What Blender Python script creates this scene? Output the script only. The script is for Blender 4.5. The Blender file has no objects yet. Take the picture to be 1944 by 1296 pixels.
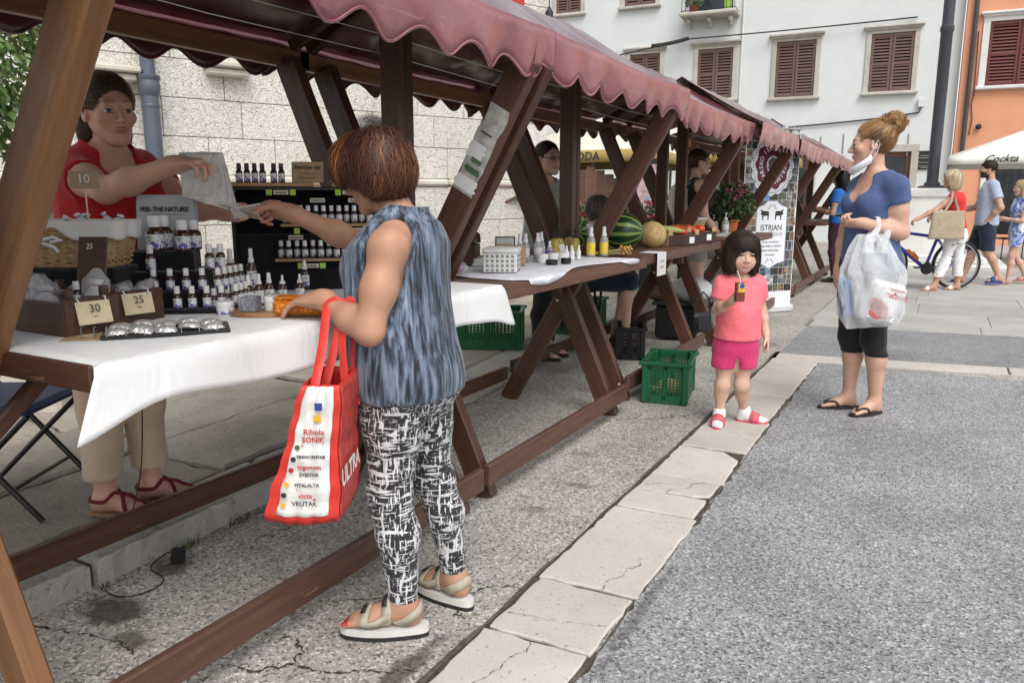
import bpy, bmesh, math, random
import numpy as np
from mathutils import Vector, Matrix
random.seed(11)
RNG = np.random.default_rng(5)
sc = bpy.context.scene
COL = sc.collection
R = math.radians
# ---- camera
cam_d = bpy.data.cameras.new('camera')
cam = bpy.data.objects.new('camera', cam_d)
COL.objects.link(cam)
cam.location = (0, 0, 1.25)
cam.rotation_euler = (R(90 - 10.6), 0, R(29.0))
cam_d.sensor_width = 36
cam_d.lens = 26.85
cam_d.clip_start = 0.02
cam_d.clip_end = 500
sc.camera = cam
# ---- world, sun, exposure
w = bpy.data.worlds.new('World')
sc.world = w
w.use_nodes = True
wn = w.node_tree.nodes
wl = w.node_tree.links
sky = wn.new('ShaderNodeTexSky')
sky.sky_type = 'NISHITA'
sky.sun_disc = False
sky.sun_elevation = R(52)
sky.sun_rotation = R(135)
sky.air_density = 1.0
sky.dust_density = 1.6
sky.ozone_density = 1.0
hs = wn.new('ShaderNodeHueSaturation')
hs.inputs['Saturation'].default_value = 0.20
wl.new(sky.outputs[0], hs.inputs['Color'])
wl.new(hs.outputs[0], wn['Background'].inputs[0])
wn['Background'].inputs[1].default_value = 0.15
sun_d = bpy.data.lights.new('sun', 'SUN')
sun_d.energy = 1.5
sun_d.angle = R(35)
sun_d.color = (1.0, 0.965, 0.91)
sun = bpy.data.objects.new('sun', sun_d)
COL.objects.link(sun)
sun.rotation_euler = (R(38), 0, R(45))     # light comes from +X, -Y side, high
sc.view_settings.view_transform = 'Standard'
sc.view_settings.look = 'None'
sc.view_settings.gamma = 1
sc.view_settings.exposure = 0.55
sc.view_settings.use_curve_mapping = False
# ---- materials
MATS = {}
def nodes_of(name):
 m = bpy.data.materials.new(name)
 m.use_nodes = True
 nt = m.node_tree
 b = nt.nodes['Principled BSDF']
 return m, nt.nodes, nt.links, b
def s2l(r, g, b):
 f = lambda c: (c / 255 / 12.92) if c / 255 <= .04045 else ((c / 255 + .055) / 1.055) ** 2.4
 return (f(r), f(g), f(b))
def tex(n, kind='ShaderNodeTexNoise', **kw):
 t = n.new(kind)
 for k, v in kw.items():
  if k in t.inputs: t.inputs[k].default_value = v
  else: setattr(t, k, v)
 return t
def ramp(n, stops, interp='LINEAR'):
 r = n.new('ShaderNodeValToRGB')
 cr = r.color_ramp
 cr.interpolation = interp
 while len(cr.elements) < len(stops): cr.elements.new(0.5)
 for e, (p, c) in zip(cr.elements, stops):
  e.position = p
  e.color = (*c, 1) if len(c) == 3 else c
 return r
def coords(n, l, scale=(1, 1, 1), kind='Object', rot=(0, 0, 0), loc=(0, 0, 0)):
 tc = n.new('ShaderNodeTexCoord')
 mp = n.new('ShaderNodeMapping')
 mp.inputs['Scale'].default_value = scale
 mp.inputs['Rotation'].default_value = rot
 mp.inputs['Location'].default_value = loc
 l.new(tc.outputs[kind], mp.inputs[0])
 return mp.outputs[0]
def mixc(n, l, fac, a, b, mode='MIX'):
 x = n.new('ShaderNodeMix')
 x.data_type = 'RGBA'
 x.blend_type = mode
 for s, v in ((x.inputs[0], fac), (x.inputs[6], a), (x.inputs[7], b)):
  if hasattr(v, 'links') or hasattr(v, 'is_linked'): l.new(v, s)
  elif isinstance(v, (int, float)): s.default_value = v
  else: s.default_value = (*v[:3], 1)
 return x.outputs[2]
def mathn(n, l, op, a, b=0.0, clamp=False):
 x = n.new('ShaderNodeMath')
 x.operation = op
 x.use_clamp = clamp
 for s, v in ((x.inputs[0], a), (x.inputs[1], b)):
  if hasattr(v, 'is_linked'): l.new(v, s)
  else: s.default_value = v
 return x.outputs[0]
def bump(n, l, b, h, strength=.3, dist=.01, prev=None):
 x = n.new('ShaderNodeBump')
 x.inputs['Strength'].default_value = strength
 x.inputs['Distance'].default_value = dist
 l.new(h, x.inputs['Height'])
 if prev is not None: l.new(prev, x.inputs['Normal'])
 l.new(x.outputs[0], b.inputs['Normal'])
 return x.outputs[0]
def M(name, col, rough=.6, var=.12, scale=6, bmp=0.0, bscale=80, bdist=.004, metal=0, coat=0, trans=0, ior=1.45,
  alpha=1, spec=.5, sheen=0, rnd=0.0, stretch=(1, 1, 1)):
 if name in MATS: return MATS[name]
 m, n, l, b = nodes_of(name)
 co = coords(n, l, stretch)
 nz = tex(n, Scale=scale, Detail=5.0, Roughness=.6)
 l.new(co, nz.inputs['Vector'])
 lo = tuple(c * (1 - var) for c in col)
 hi = tuple(min(1, c * (1 + var)) for c in col)
 rp = ramp(n, [(.3, lo), (.7, hi)])
 l.new(nz.outputs['Fac'], rp.inputs[0])
 out = rp.outputs[0]
 if rnd:
  oi = n.new('ShaderNodeObjectInfo')
  mr = n.new('ShaderNodeMapRange')
  mr.inputs[3].default_value = 1 - rnd
  mr.inputs[4].default_value = 1 + rnd
  l.new(oi.outputs['Random'], mr.inputs[0])
  out = mixc(n, l, 1.0, out, mr.outputs[0], 'MULTIPLY')
 l.new(out, b.inputs['Base Color'])
 b.inputs['Roughness'].default_value = rough
 b.inputs['Metallic'].default_value = metal
 b.inputs['Coat Weight'].default_value = coat
 b.inputs['Transmission Weight'].default_value = trans
 b.inputs['IOR'].default_value = ior
 b.inputs['Alpha'].default_value = alpha
 b.inputs['Specular IOR Level'].default_value = spec
 b.inputs['Sheen Weight'].default_value = sheen
 if bmp:
  n2 = tex(n, Scale=bscale, Detail=4.0)
  l.new(co, n2.inputs['Vector'])
  bump(n, l, b, n2.outputs['Fac'], bmp, bdist)
 MATS[name] = m
 return m
def MC(name, rough=.55, bmp=0.0, bscale=120, var=.1, spec=.4, sss=0.0, scale=25, sheen=0, bdist=.003, stretch=(1, 1, 1)):
 if name in MATS: return MATS[name]
 m, n, l, b = nodes_of(name)
 at = n.new('ShaderNodeAttribute')
 at.attribute_name = 'Col'
 co = coords(n, l, stretch)
 nz = tex(n, Scale=scale, Detail=5.0)
 l.new(co, nz.inputs['Vector'])
 rp = ramp(n, [(.3, (1 - var,) * 3), (.7, (1 + var,) * 3)])
 l.new(nz.outputs['Fac'], rp.inputs[0])
 l.new(mixc(n, l, 1.0, at.outputs['Color'], rp.outputs[0], 'MULTIPLY'), b.inputs['Base Color'])
 b.inputs['Roughness'].default_value = rough
 b.inputs['Specular IOR Level'].default_value = spec
 b.inputs['Sheen Weight'].default_value = sheen
 if sss:
  b.inputs['Subsurface Weight'].default_value = sss
  b.inputs['Subsurface Radius'].default_value = (.004, .0016, .001)
  b.inputs['Subsurface Scale'].default_value = 1.0
 if bmp:
  n2 = tex(n, Scale=bscale, Detail=3.0)
  l.new(co, n2.inputs['Vector'])
  bump(n, l, b, n2.outputs['Fac'], bmp, bdist)
 MATS[name] = m
 return m
# ---- mesh building
def rotm(rx=0, ry=0, rz=0):
 from mathutils import Euler
 return Euler((rx, ry, rz)).to_matrix()
class MB:
 def __init__(s):
  s.v = []; s.f = []; s.m = []; s.c = []; s.cur = 0; s.col = None
 def add(s, vs, fs):
  o = len(s.v)
  s.v += [tuple(v) for v in vs]
  s.f += [tuple(o + i for i in f) for f in fs]
  s.m += [s.cur] * len(fs)
  if s.col is not None: s.c += [s.col] * len(vs)
  return s
 def box(s, c, d, rot=None):
  hx, hy, hz = d[0] / 2, d[1] / 2, d[2] / 2
  vs = [Vector((x * hx, y * hy, z * hz)) for x in (-1, 1) for y in (-1, 1) for z in (-1, 1)]
  if rot is not None: vs = [rot @ v for v in vs]
  vs = [v + Vector(c) for v in vs]
  return s.add(vs, [(0, 1, 3, 2), (4, 6, 7, 5), (0, 4, 5, 1), (2, 3, 7, 6), (0, 2, 6, 4), (1, 5, 7, 3)])
 def bbox(s, c, d, r=.004, rot=None):
  hx, hy, hz = d[0] / 2, d[1] / 2, d[2] / 2
  r = min(r, hx * .9, hy * .9, hz * .9)
  vs = []; idx = {}
  for sx in (-1, 1):
   for sy in (-1, 1):
    for sz in (-1, 1):
     for ax in range(3):
      p = [sx * hx, sy * hy, sz * hz]
      for k in range(3):
       if k != ax: p[k] -= (sx, sy, sz)[k] * r
      idx[(sx, sy, sz, ax)] = len(vs)
      vs.append(Vector(p))
  fs = []
  for ax in range(3):
   a, b = [k for k in range(3) if k != ax]
   for sg in (-1, 1):
    q = []
    for (u, v) in ((-1, -1), (1, -1), (1, 1), (-1, 1)):
     k = [0, 0, 0]; k[ax] = sg; k[a] = u; k[b] = v
     q.append(idx[(*k, ax)])
    if (sg > 0) == (ax == 1): q = q[::-1]
    fs.append(tuple(q))
  for ax in range(3):
   a, b = [k for k in range(3) if k != ax]
   for u in (-1, 1):
    for v in (-1, 1):
     q = []
     for (w_, fx) in ((-1, a), (1, a), (1, b), (-1, b)):
      k = [0, 0, 0]; k[ax] = w_; k[a] = u; k[b] = v
      q.append(idx[(*k, fx)])
     fs.append(tuple(q))
  for sx in (-1, 1):
   for sy in (-1, 1):
    for sz in (-1, 1):
     fs.append(tuple(idx[(sx, sy, sz, k)] for k in range(3)))
  if rot is not None: vs = [rot @ v for v in vs]
  vs = [v + Vector(c) for v in vs]
  return s.add(vs, fs)
 def tube(s, pts, r, n=8, caps=True, flat=None):
  pts = [Vector(p) for p in pts]
  m = len(pts)
  rs = r if isinstance(r, (list, tuple, np.ndarray)) else [r] * m
  vs = []; up = None
  for i, p in enumerate(pts):
   t = (pts[min(i + 1, m - 1)] - pts[max(i - 1, 0)])
   t = t.normalized() if t.length > 1e-9 else Vector((0, 0, 1))
   if up is None:
    up = Vector((0, 0, 1)) if abs(t.z) < .9 else Vector((1, 0, 0))
   u = up - t * up.dot(t)
   u = u.normalized() if u.length > 1e-6 else t.orthogonal().normalized()
   up = u
   w_ = t.cross(u)
   fa, fb = flat if flat else (1, 1)
   for k in range(n):
    a = 2 * math.pi * k / n
    vs.append(p + (u * math.cos(a) * fa + w_ * math.sin(a) * fb) * rs[i])
  fs = []
  for i in range(m - 1):
   for k in range(n):
    k2 = (k + 1) % n
    fs.append((i * n + k, i * n + k2, (i + 1) * n + k2, (i + 1) * n + k))
  if caps:
   fs.append(tuple(range(n))[::-1])
   fs.append(tuple((m - 1) * n + k for k in range(n)))
  return s.add(vs, fs)
 def lathe(s, prof, n=16, c=(0, 0, 0), rot=None, wob=None):
  vs = []
  for (r_, z) in prof:
   for k in range(n):
    a = 2 * math.pi * k / n
    rr = r_ * (wob(a, z) if wob else 1)
    vs.append(Vector((rr * math.cos(a), rr * math.sin(a), z)))
  if rot is not None: vs = [rot @ v for v in vs]
  vs = [v + Vector(c) for v in vs]
  fs = []
  m = len(prof)
  for i in range(m - 1):
   for k in range(n):
    k2 = (k + 1) % n
    fs.append((i * n + k, i * n + k2, (i + 1) * n + k2, (i + 1) * n + k))
  fs.append(tuple(range(n))[::-1])
  fs.append(tuple((m - 1) * n + k for k in range(n)))
  return s.add(vs, fs)
 def prism(s, poly, z0, z1, inset=0.0, dz=0.0):
  n = len(poly)
  cx = sum(p[0] for p in poly) / n; cy = sum(p[1] for p in poly) / n
  vs = [(x, y, z0) for x, y in poly] + [(x, y, z1 - dz) for x, y in poly]
  rings = 2
  if inset:
   for x, y in poly:
    d = math.hypot(x - cx, y - cy) or 1
    vs.append((x - (x - cx) / d * inset, y - (y - cy) / d * inset, z1))
   rings = 3
  fs = []
  for r_ in range(rings - 1):
   for k in range(n):
    k2 = (k + 1) % n
    fs.append((r_ * n + k, r_ * n + k2, (r_ + 1) * n + k2, (r_ + 1) * n + k))
  fs.append(tuple((rings - 1) * n + k for k in range(n)))
  fs.append(tuple(range(n))[::-1])
  return s.add(vs, fs)
 def grid(s, fn, nu, nv, closed_u=False):
  vs = []
  for j in range(nv + 1):
   for i in range(nu + (0 if closed_u else 1)):
    vs.append(fn(i / nu, j / nv))
  w_ = nu if closed_u else nu + 1
  fs = []
  for j in range(nv):
   for i in range(nu):
    i2 = (i + 1) % w_
    fs.append((j * w_ + i, j * w_ + i2, (j + 1) * w_ + i2, (j + 1) * w_ + i))
  return s.add(vs, fs)
 def ico(s, c, r, sub=1, sq=(1, 1, 1), jit=0):
  bm = bmesh.new()
  bmesh.ops.create_icosphere(bm, subdivisions=sub, radius=1)
  vs = []
  for v in bm.verts:
   k = 1 + (random.random() - .5) * jit
   vs.append((c[0] + v.co.x * r * sq[0] * k, c[1] + v.co.y * r * sq[1] * k, c[2] + v.co.z * r * sq[2] * k))
  fs = [tuple(v.index for v in f.verts) for f in bm.faces]
  bm.free()
  return s.add(vs, fs)
 def mesh(s, name, mats, smooth=True):
  me = bpy.data.meshes.new(name)
  me.from_pydata(s.v, [], s.f)
  for m_ in (mats if isinstance(mats, (list, tuple)) else [mats]): me.materials.append(m_)
  if max(s.m, default=0): me.polygons.foreach_set('material_index', s.m)
  if s.c:
   a = me.color_attributes.new('Col', 'FLOAT_COLOR', 'POINT')
   a.data.foreach_set('color', np.array([(*c[:3], 1) for c in s.c], dtype=np.float32).ravel())
  me.update()
  if smooth: auto_smooth(me)
  return me
 def build(s, name, mats, parent=None, smooth=True, loc=None, rot=None, solid=0.0):
  o = bpy.data.objects.new(name, s.mesh(name, mats, smooth))
  return link(o, parent, loc, rot, solid)
def auto_smooth(me, ang=38):
 me.polygons.foreach_set('use_smooth', [True] * len(me.polygons))
 try: me.set_sharp_from_angle(angle=R(ang))
 except Exception: pass
def link(o, parent=None, loc=None, rot=None, solid=0.0):
 COL.objects.link(o)
 if parent is not None: o.parent = parent
 if loc is not None: o.location = loc
 if rot is not None: o.rotation_euler = rot
 if solid:
  md = o.modifiers.new('thick', 'SOLIDIFY')
  md.thickness = solid
  md.offset = 0
 return o
def tag(o, label=None, cat=None, group=None, kind=None):
 if label: o['label'] = label
 if cat: o['category'] = cat
 if group: o['group'] = group
 if kind: o['kind'] = kind
 return o
def thing(name, label, cat, loc=(0, 0, 0), rz=0.0, group=None):
 o = bpy.data.objects.new(name, None)
 o.empty_display_size = .1
 COL.objects.link(o)
 o.location = loc
 o.rotation_euler = (0, 0, rz)
 return tag(o, label, cat, group)
def copy_tree(o, parent=None):
 c = o.copy()
 COL.objects.link(c)
 if parent is not None: c.parent = parent
 for ch in list(o.children):
  if ch is not c: copy_tree(ch, c)
 return c
def dup(root, loc, label, rz=None, group=None):
 c = copy_tree(root)
 c.location = loc
 if rz is not None: c.rotation_euler = (0, 0, rz)
 c['label'] = label
 if group: c['group'] = group
 return c
def place(name, mesh, parent, loc, rot=(0, 0, 0), scale=None):
 o = bpy.data.objects.new(name, mesh)
 link(o, parent, loc, rot)
 if scale: o.scale = scale
 return o
TXT = {}
def text_mb(s, size=.05, bold=0.0, shear=0.0, align='CENTER', space=1.0):
 key = (s, size, bold, shear, align, space)
 if key not in TXT:
  cu = bpy.data.curves.new('text', 'FONT')
  cu.body = s; cu.size = size; cu.align_x = align; cu.align_y = 'CENTER'
  cu.shear = shear; cu.offset = bold; cu.space_character = space
  cu.resolution_u = 2
  o = bpy.data.objects.new('text', cu)
  COL.objects.link(o)
  dg = bpy.context.evaluated_depsgraph_get()
  me = o.evaluated_get(dg).to_mesh()
  vs = [(v.co.x, 0, v.co.y) for v in me.vertices]
  fs = [tuple(p.vertices) for p in me.polygons]
  o.evaluated_get(dg).to_mesh_clear()
  bpy.data.objects.remove(o); bpy.data.curves.remove(cu)
  TXT[key] = (vs, fs)
 mb = MB()
 mb.add(*TXT[key])
 return mb
def lettering(s, size, mat, parent, loc, rot=(0, 0, 0), name='lettering', **kw):
 return text_mb(s, size, **kw).build(name, mat, parent, smooth=False, loc=loc, rot=rot)
def ordinal(i):
 w_ = ['first', 'second', 'third', 'fourth', 'fifth', 'sixth', 'seventh', 'eighth', 'ninth', 'tenth', 'eleventh', 'twelfth',
   'thirteenth', 'fourteenth', 'fifteenth', 'sixteenth', 'seventeenth', 'eighteenth', 'nineteenth', 'twentieth']
 return w_[i]
# ==== setting: ground
def asphalt(name, lo, mid, hi, cell, dirt, stains=()):
 m, n, l, b = nodes_of(name)
 co = coords(n, l)
 v = tex(n, 'ShaderNodeTexVoronoi', Scale=cell)
 l.new(co, v.inputs['Vector'])
 sep = n.new('ShaderNodeSeparateColor')
 l.new(v.outputs['Color'], sep.inputs[0])
 rp = ramp(n, [(.0, lo), (.35, mid), (.75, mid), (1.0, hi)])
 l.new(sep.outputs[0], rp.inputs[0])
 v2 = tex(n, Scale=cell * 2.3, Detail=3.0)
 l.new(co, v2.inputs['Vector'])
 r2 = ramp(n, [(.35, (.45, .45, .45)), (.62, (1.2, 1.2, 1.2))])
 l.new(v2.outputs['Fac'], r2.inputs[0])
 c = mixc(n, l, .75, rp.outputs[0], r2.outputs[0], 'MULTIPLY')
 big = tex(n, Scale=1.3, Detail=6.0, Roughness=.65)
 l.new(co, big.inputs['Vector'])
 r3 = ramp(n, [(.3, (.72, .71, .69)), (.55, (1, 1, 1)), (.75, (1.1, 1.1, 1.1))])
 l.new(big.outputs['Fac'], r3.inputs[0])
 c = mixc(n, l, 1.0, c, r3.outputs[0], 'MULTIPLY')
 for (sx, sy, ra, rb_, amt) in stains:
  d = n.new('ShaderNodeVectorMath'); d.operation = 'SUBTRACT'
  l.new(co, d.inputs[0]); d.inputs[1].default_value = (sx, sy, 0)
  sc_ = n.new('ShaderNodeVectorMath'); sc_.operation = 'MULTIPLY'
  l.new(d.outputs[0], sc_.inputs[0]); sc_.inputs[1].default_value = (1 / ra, 1 / rb_, 0)
  ln = n.new('ShaderNodeVectorMath'); ln.operation = 'LENGTH'
  l.new(sc_.outputs[0], ln.inputs[0])
  nz = tex(n, Scale=14.0, Detail=5.0, Roughness=.7)
  l.new(co, nz.inputs['Vector'])
  s_ = mathn(n, l, 'ADD', ln.outputs['Value'], mathn(n, l, 'MULTIPLY', nz.outputs['Fac'], 1.5))
  rr = ramp(n, [(.62, (1, 1, 1)), (.80, (0, 0, 0))])
  l.new(mathn(n, l, 'MULTIPLY', s_, .5), rr.inputs[0])
  c = mixc(n, l, mathn(n, l, 'MULTIPLY', rr.outputs[0], amt), c, dirt)
 l.new(c, b.inputs['Base Color'])
 b.inputs['Roughness'].default_value = .88
 b.inputs['Specular IOR Level'].default_value = .3
 bump(n, l, b, mixc(n, l, .5, v.outputs['Distance'], v2.outputs['Fac']), .6, .006)
 return m
def stone(name, c0, c1, pits=0.0, rough_scale=30, bmp=.3, dist=.01, rnd=.12, stain=(.2, .15, .1), stain_amt=.35, hammer=0):
 m, n, l, b = nodes_of(name)
 geo = n.new('ShaderNodeNewGeometry')
 co = geo.outputs['Position']
 a = tex(n, Scale=2.2, Detail=7.0, Roughness=.65)
 l.new(co, a.inputs['Vector'])
 rp = ramp(n, [(.32, c0), (.68, c1)])
 l.new(a.outputs['Fac'], rp.inputs[0])
 c = rp.outputs[0]
 oi = n.new('ShaderNodeObjectInfo')
 mr = n.new('ShaderNodeMapRange'); mr.inputs[3].default_value = 1 - rnd; mr.inputs[4].default_value = 1 + rnd
 l.new(oi.outputs['Random'], mr.inputs[0])
 c = mixc(n, l, 1.0, c, mr.outputs[0], 'MULTIPLY')
 st = tex(n, Scale=1.1, Detail=6.0, Roughness=.72)
 l.new(co, st.inputs['Vector'])
 rs = ramp(n, [(.55, (0, 0, 0)), (.75, (1, 1, 1))])
 l.new(st.outputs['Fac'], rs.inputs[0])
 c = mixc(n, l, mathn(n, l, 'MULTIPLY', rs.outputs[0], stain_amt), c, stain)
 f = tex(n, Scale=rough_scale, Detail=5.0, Roughness=.7)
 l.new(co, f.inputs['Vector'])
 if pits:
  rpit = ramp(n, [(.33, (0, 0, 0)), (.40, (1, 1, 1))])
  l.new(f.outputs['Fac'], rpit.inputs[0])
  c = mixc(n, l, mathn(n, l, 'MULTIPLY', mathn(n, l, 'SUBTRACT', 1.0, rpit.outputs[0]), pits), c, tuple(x * .35 for x in c0))
 if hammer:
  hv = tex(n, Scale=hammer, Detail=2.5, Roughness=.55, Distortion=1.6)
  mp = n.new('ShaderNodeMapping'); mp.inputs['Scale'].default_value = (1, 1, 1.35); mp.inputs['Rotation'].default_value = (.3, .5, 0)
  l.new(co, mp.inputs[0]); l.new(mp.outputs[0], hv.inputs['Vector'])
  hr = ramp(n, [(.36, (.42, .37, .30)), (.45, (1, 1, 1))])
  l.new(hv.outputs['Fac'], hr.inputs[0])
  c = mixc(n, l, .85, c, hr.outputs[0], 'MULTIPLY')
  nb = bump(n, l, b, hv.outputs['Fac'], .9, .03)
  bump(n, l, b, f.outputs['Fac'], bmp, dist, nb)
 else:
  bump(n, l, b, f.outputs['Fac'], bmp, dist)
 l.new(c, b.inputs['Base Color'])
 b.inputs['Roughness'].default_value = .82
 b.inputs['Specular IOR Level'].default_value = .35
 return m
m_ground = asphalt('asphalt_warm', (.15, .138, .122), (.43, .405, .37), (.72, .69, .63), 115, (.055, .042, .032),
 stains=[(-2.13, 1.30, .16, .11, .85), (-2.22, 1.58, .10, .09, .8), (-1.93, 1.22, .10, .05, .7), (-1.35, 2.62, .08, .05, .4), (-1.30, 2.95, .12, .04, .45),
   (-1.16, 1.45, .05, .35, .75), (-1.55, 4.9, .4, .15, .35), (-1.75, 2.72, .07, .07, .4), (-1.45, 3.35, .09, .05, .3), (-1.3, 6.8, .3, .2, .35)])
m_road = asphalt('asphalt_grey', (.12, .121, .125), (.34, .343, .35), (.60, .60, .61), 130, (.05, .045, .04),
 stains=[(-.70, 2.05, .03, .5, .45), (.9, 3.4, .3, .14, .16), (.2, 2.3, .12, .2, .12)])
gr = MB().add([(-60, -30, 0), (60, -30, 0), (60, 60, 0), (-60, 60, 0)], [(0, 1, 2, 3)]).build('ground', m_ground, smooth=False)
tag(gr, kind='structure')
def edge_poly(pts):  # jittered polyline
 return pts
rd = MB()
edge = [(-.735 + random.uniform(-.012, .02), y) for y in np.arange(-2, 6.25, .06)]
rd.add([(x, y, .004) for x, y in edge] + [(14, y, .004) for x, y in edge],
  [(i, i + len(edge), i + 1 + len(edge), i + 1) for i in range(len(edge) - 1)])
tag(rd.build('road', m_road, smooth=False), kind='structure')
m_strip = asphalt('asphalt_strip', (.14, .14, .145), (.30, .302, .31), (.46, .46, .47), 130, (.05, .045, .04))
st = MB()
e2 = [(x, 6.42 + (x + .7) * .2 + random.uniform(-.01, .01), 8.04 + (x + .7) * .15 + random.uniform(-.01, .01)) for x in np.arange(-1.06, 14, .25)]
st.add([(x, a, .005) for x, a, b_ in e2] + [(x, b_, .005) for x, a, b_ in e2], [(i, i + 1, i + 1 + len(e2), i + len(e2)) for i in range(len(e2) - 1)])
tag(st.build('asphalt_strip', m_strip, smooth=False), kind='structure')
m_slab = stone('slab_stone', (.47, .43, .375), (.60, .565, .51), pits=.75, rough_scale=62, bmp=.35, dist=.006, rnd=.10, stain=(.36, .335, .30), stain_amt=.75)
m_dirt = M('joint_dirt', (.07, .058, .045), .95, .5, 30, .6, 120, .006)
m_crack = M('crack_dirt', (.045, .036, .028), .95, .5, 40, .6, 150, .006)
def jit_poly(corners, step=.05, amp=.006, seed=0):
 rr = random.Random(seed)
 out = []
 for i in range(len(corners)):
  a = corners[i]; b_ = corners[(i + 1) % len(corners)]
  L = math.hypot(b_[0] - a[0], b_[1] - a[1])
  k = max(1, int(L / step))
  nx, ny = -(b_[1] - a[1]) / L, (b_[0] - a[0]) / L
  for j in range(k):
   t = j / k
   o = rr.uniform(-amp, amp)
   out.append((a[0] + (b_[0] - a[0]) * t + nx * o, a[1] + (b_[1] - a[1]) * t + ny * o))
 return out
band = tag(MB().add([(-1.085, -2, .003), (-.70, -2, .003), (-.70, 6.5, .003), (-1.085, 6.5, .003)], [(0, 1, 2, 3)]).build('stone_band', m_dirt, smooth=False), kind='structure')
ys = [-1.2, -.3, .55, 1.16, 1.765, 2.11, 2.80, 3.02, 3.24, 3.70, 4.30, 4.93, 5.55, 6.20]
for i in range(len(ys) - 1):
 y0, y1 = ys[i] + .006, ys[i + 1] - .006
 xr = -.742 + random.uniform(-.012, .012)
 xl = -1.062 + random.uniform(-.006, .006)
 sk = .018 * random.uniform(.2, 1)
 cs = [(xl, y0), (xr, y0 + sk), (xr, y1 + sk), (xl, y1)]
 if i == 7: cs = [(xl, y0), (xr - .07, y0 + sk), (xr, y0 + .05), (xr, y1), (xl, y1)]
 if i == 8: cs = [(xl, y0), (xr, y0), (xr - .02, y1 - .09), (xr - .11, y1), (xl, y1)]
 p = jit_poly(cs, .045, .005, 50 + i)
 MB().prism(p, -.03, .012 + random.uniform(-.003, .003), .006, .005).build('slab', m_slab, band, smooth=False)
b2 = tag(MB().add([(-1.1, 6.15, .003), (14, 6.15 + 3, .003), (14, 6.5 + 3, .003), (-1.1, 6.5, .003)], [(0, 1, 2, 3)]).build('cross_band', m_dirt, smooth=False), kind='structure')
x = -1.06
while x < 7:
 L = random.uniform(.5, .95)
 f = lambda xx, yy: (xx, yy + (xx + .7) * .17)
 p = jit_poly([f(x + .007, 6.19), f(x + L - .007, 6.19), f(x + L - .007, 6.45), f(x + .007, 6.45)], .05, .006, int(x * 100) + 999)
 MB().prism(p, -.03, .012, .006, .004).build('slab', m_slab, b2, smooth=False)
 x += L
m_pale = stone('pale_paving', (.33, .32, .30), (.45, .44, .42), pits=.2, rough_scale=45, bmp=.2, dist=.004, rnd=.08, stain=(.24, .23, .215), stain_amt=.6)
pv = tag(MB().add([(-1.1, 8.02, .004), (18, 10.9, .004), (18, 30, .004), (-1.1, 30, .004)], [(0, 1, 2, 3)]).build('pale_paving', M('pale_joint', (.20, .19, .175), .95, .3, 20), smooth=False), kind='structure')
yy = 8.05
row = 0
while yy < 23.5:
 d = .42 if row == 0 else random.uniform(.75, 1.05)
 x = -1.05 - random.random() * (.0 if row == 0 else .05)
 while x < 8.5:
  L = random.uniform(.9, 1.7)
  f = lambda a, b_: (a, b_ + (a + .7) * .14)
  p = [f(x + .002, yy + .002), f(x + L - .002, yy + .002), f(x + L - .002, yy + d - .002), f(x + .002, yy + d - .002)]
  MB().prism(p, -.02, .012 + random.uniform(-.0015, .0015), .004, .003).build('slab', m_pale, pv, smooth=False)
  x += L
 yy += d
 row += 1
def crack(pts, w0=.006, parent=gr, z=.0035):
 rr = random.Random(int(pts[0][0] * 1000) + int(pts[0][1] * 77))
 P_ = []
 for i in range(len(pts) - 1):
  a, b_ = pts[i], pts[i + 1]
  k = max(2, int(math.hypot(b_[0] - a[0], b_[1] - a[1]) / .009))
  for j in range(k):
   t = j / k
   P_.append((a[0] + (b_[0] - a[0]) * t + rr.uniform(-.006, .006) + .010 * math.sin(t * 9 + i), a[1] + (b_[1] - a[1]) * t + rr.uniform(-.006, .006)))
 P_.append(pts[-1])
 mb = MB(); vs = []
 for i, p in enumerate(P_):
  q = P_[min(i + 1, len(P_) - 1)]; o = P_[max(i - 1, 0)]
  tx, ty = q[0] - o[0], q[1] - o[1]
  L = math.hypot(tx, ty) or 1
  w_ = w0 * rr.choice([.12, .3, .45, .6, .9, 1.3])
  vs += [(p[0] - ty / L * w_, p[1] + tx / L * w_, z), (p[0] + ty / L * w_, p[1] - tx / L * w_, z)]
 mb.add(vs, [(2 * i, 2 * i + 1, 2 * i + 3, 2 * i + 2) for i in range(len(P_) - 1)])
 return mb.build('crack', m_crack, parent, smooth=False)
CR = [[(-2.28, 1.12), (-2.12, 1.16), (-1.95, 1.20), (-1.86, 1.18)], [(-1.70, 1.21), (-1.62, 1.26), (-1.50, 1.29), (-1.44, 1.36), (-1.34, 1.37), (-1.23, 1.44), (-1.12, 1.50)],
  [(-1.44, 1.36), (-1.46, 1.42), (-1.53, 1.46), (-1.56, 1.44)], [(-1.12, 2.05), (-1.24, 1.90), (-1.40, 1.78), (-1.52, 1.70), (-1.60, 1.64)], [(-1.24, 1.90), (-1.20, 1.80), (-1.15, 1.78)],
  [(-2.2, 2.05), (-2.1, 2.0), (-2.13, 1.9), (-2.08, 1.8)], [(-1.9, 3.7), (-1.7, 3.8), (-1.5, 4.02), (-1.3, 4.15), (-1.1, 4.4)], [(-1.62, 4.95), (-1.4, 5.1), (-1.1, 5.35)]]
for c_ in CR: crack(c_, .0044 if c_[0][1] < 1.6 else .0032)
for c_ in ([(-1.05, 1.30), (-.98, 1.42), (-.93, 1.60), (-.90, 1.76)], [(-1.05, 1.86), (-.90, 1.88), (-.75, 1.93)], [(-.86, 2.10), (-.83, 2.25), (-.80, 2.36)], [(-1.04, 3.08), (-.92, 3.14), (-.80, 3.22)], [(-.95, 3.02), (-.86, 3.12), (-.82, 3.24)], [(-1.05, 4.0), (-.9, 4.02), (-.75, 4.05)]): crack(c_, .0011, band, .0165)
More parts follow.
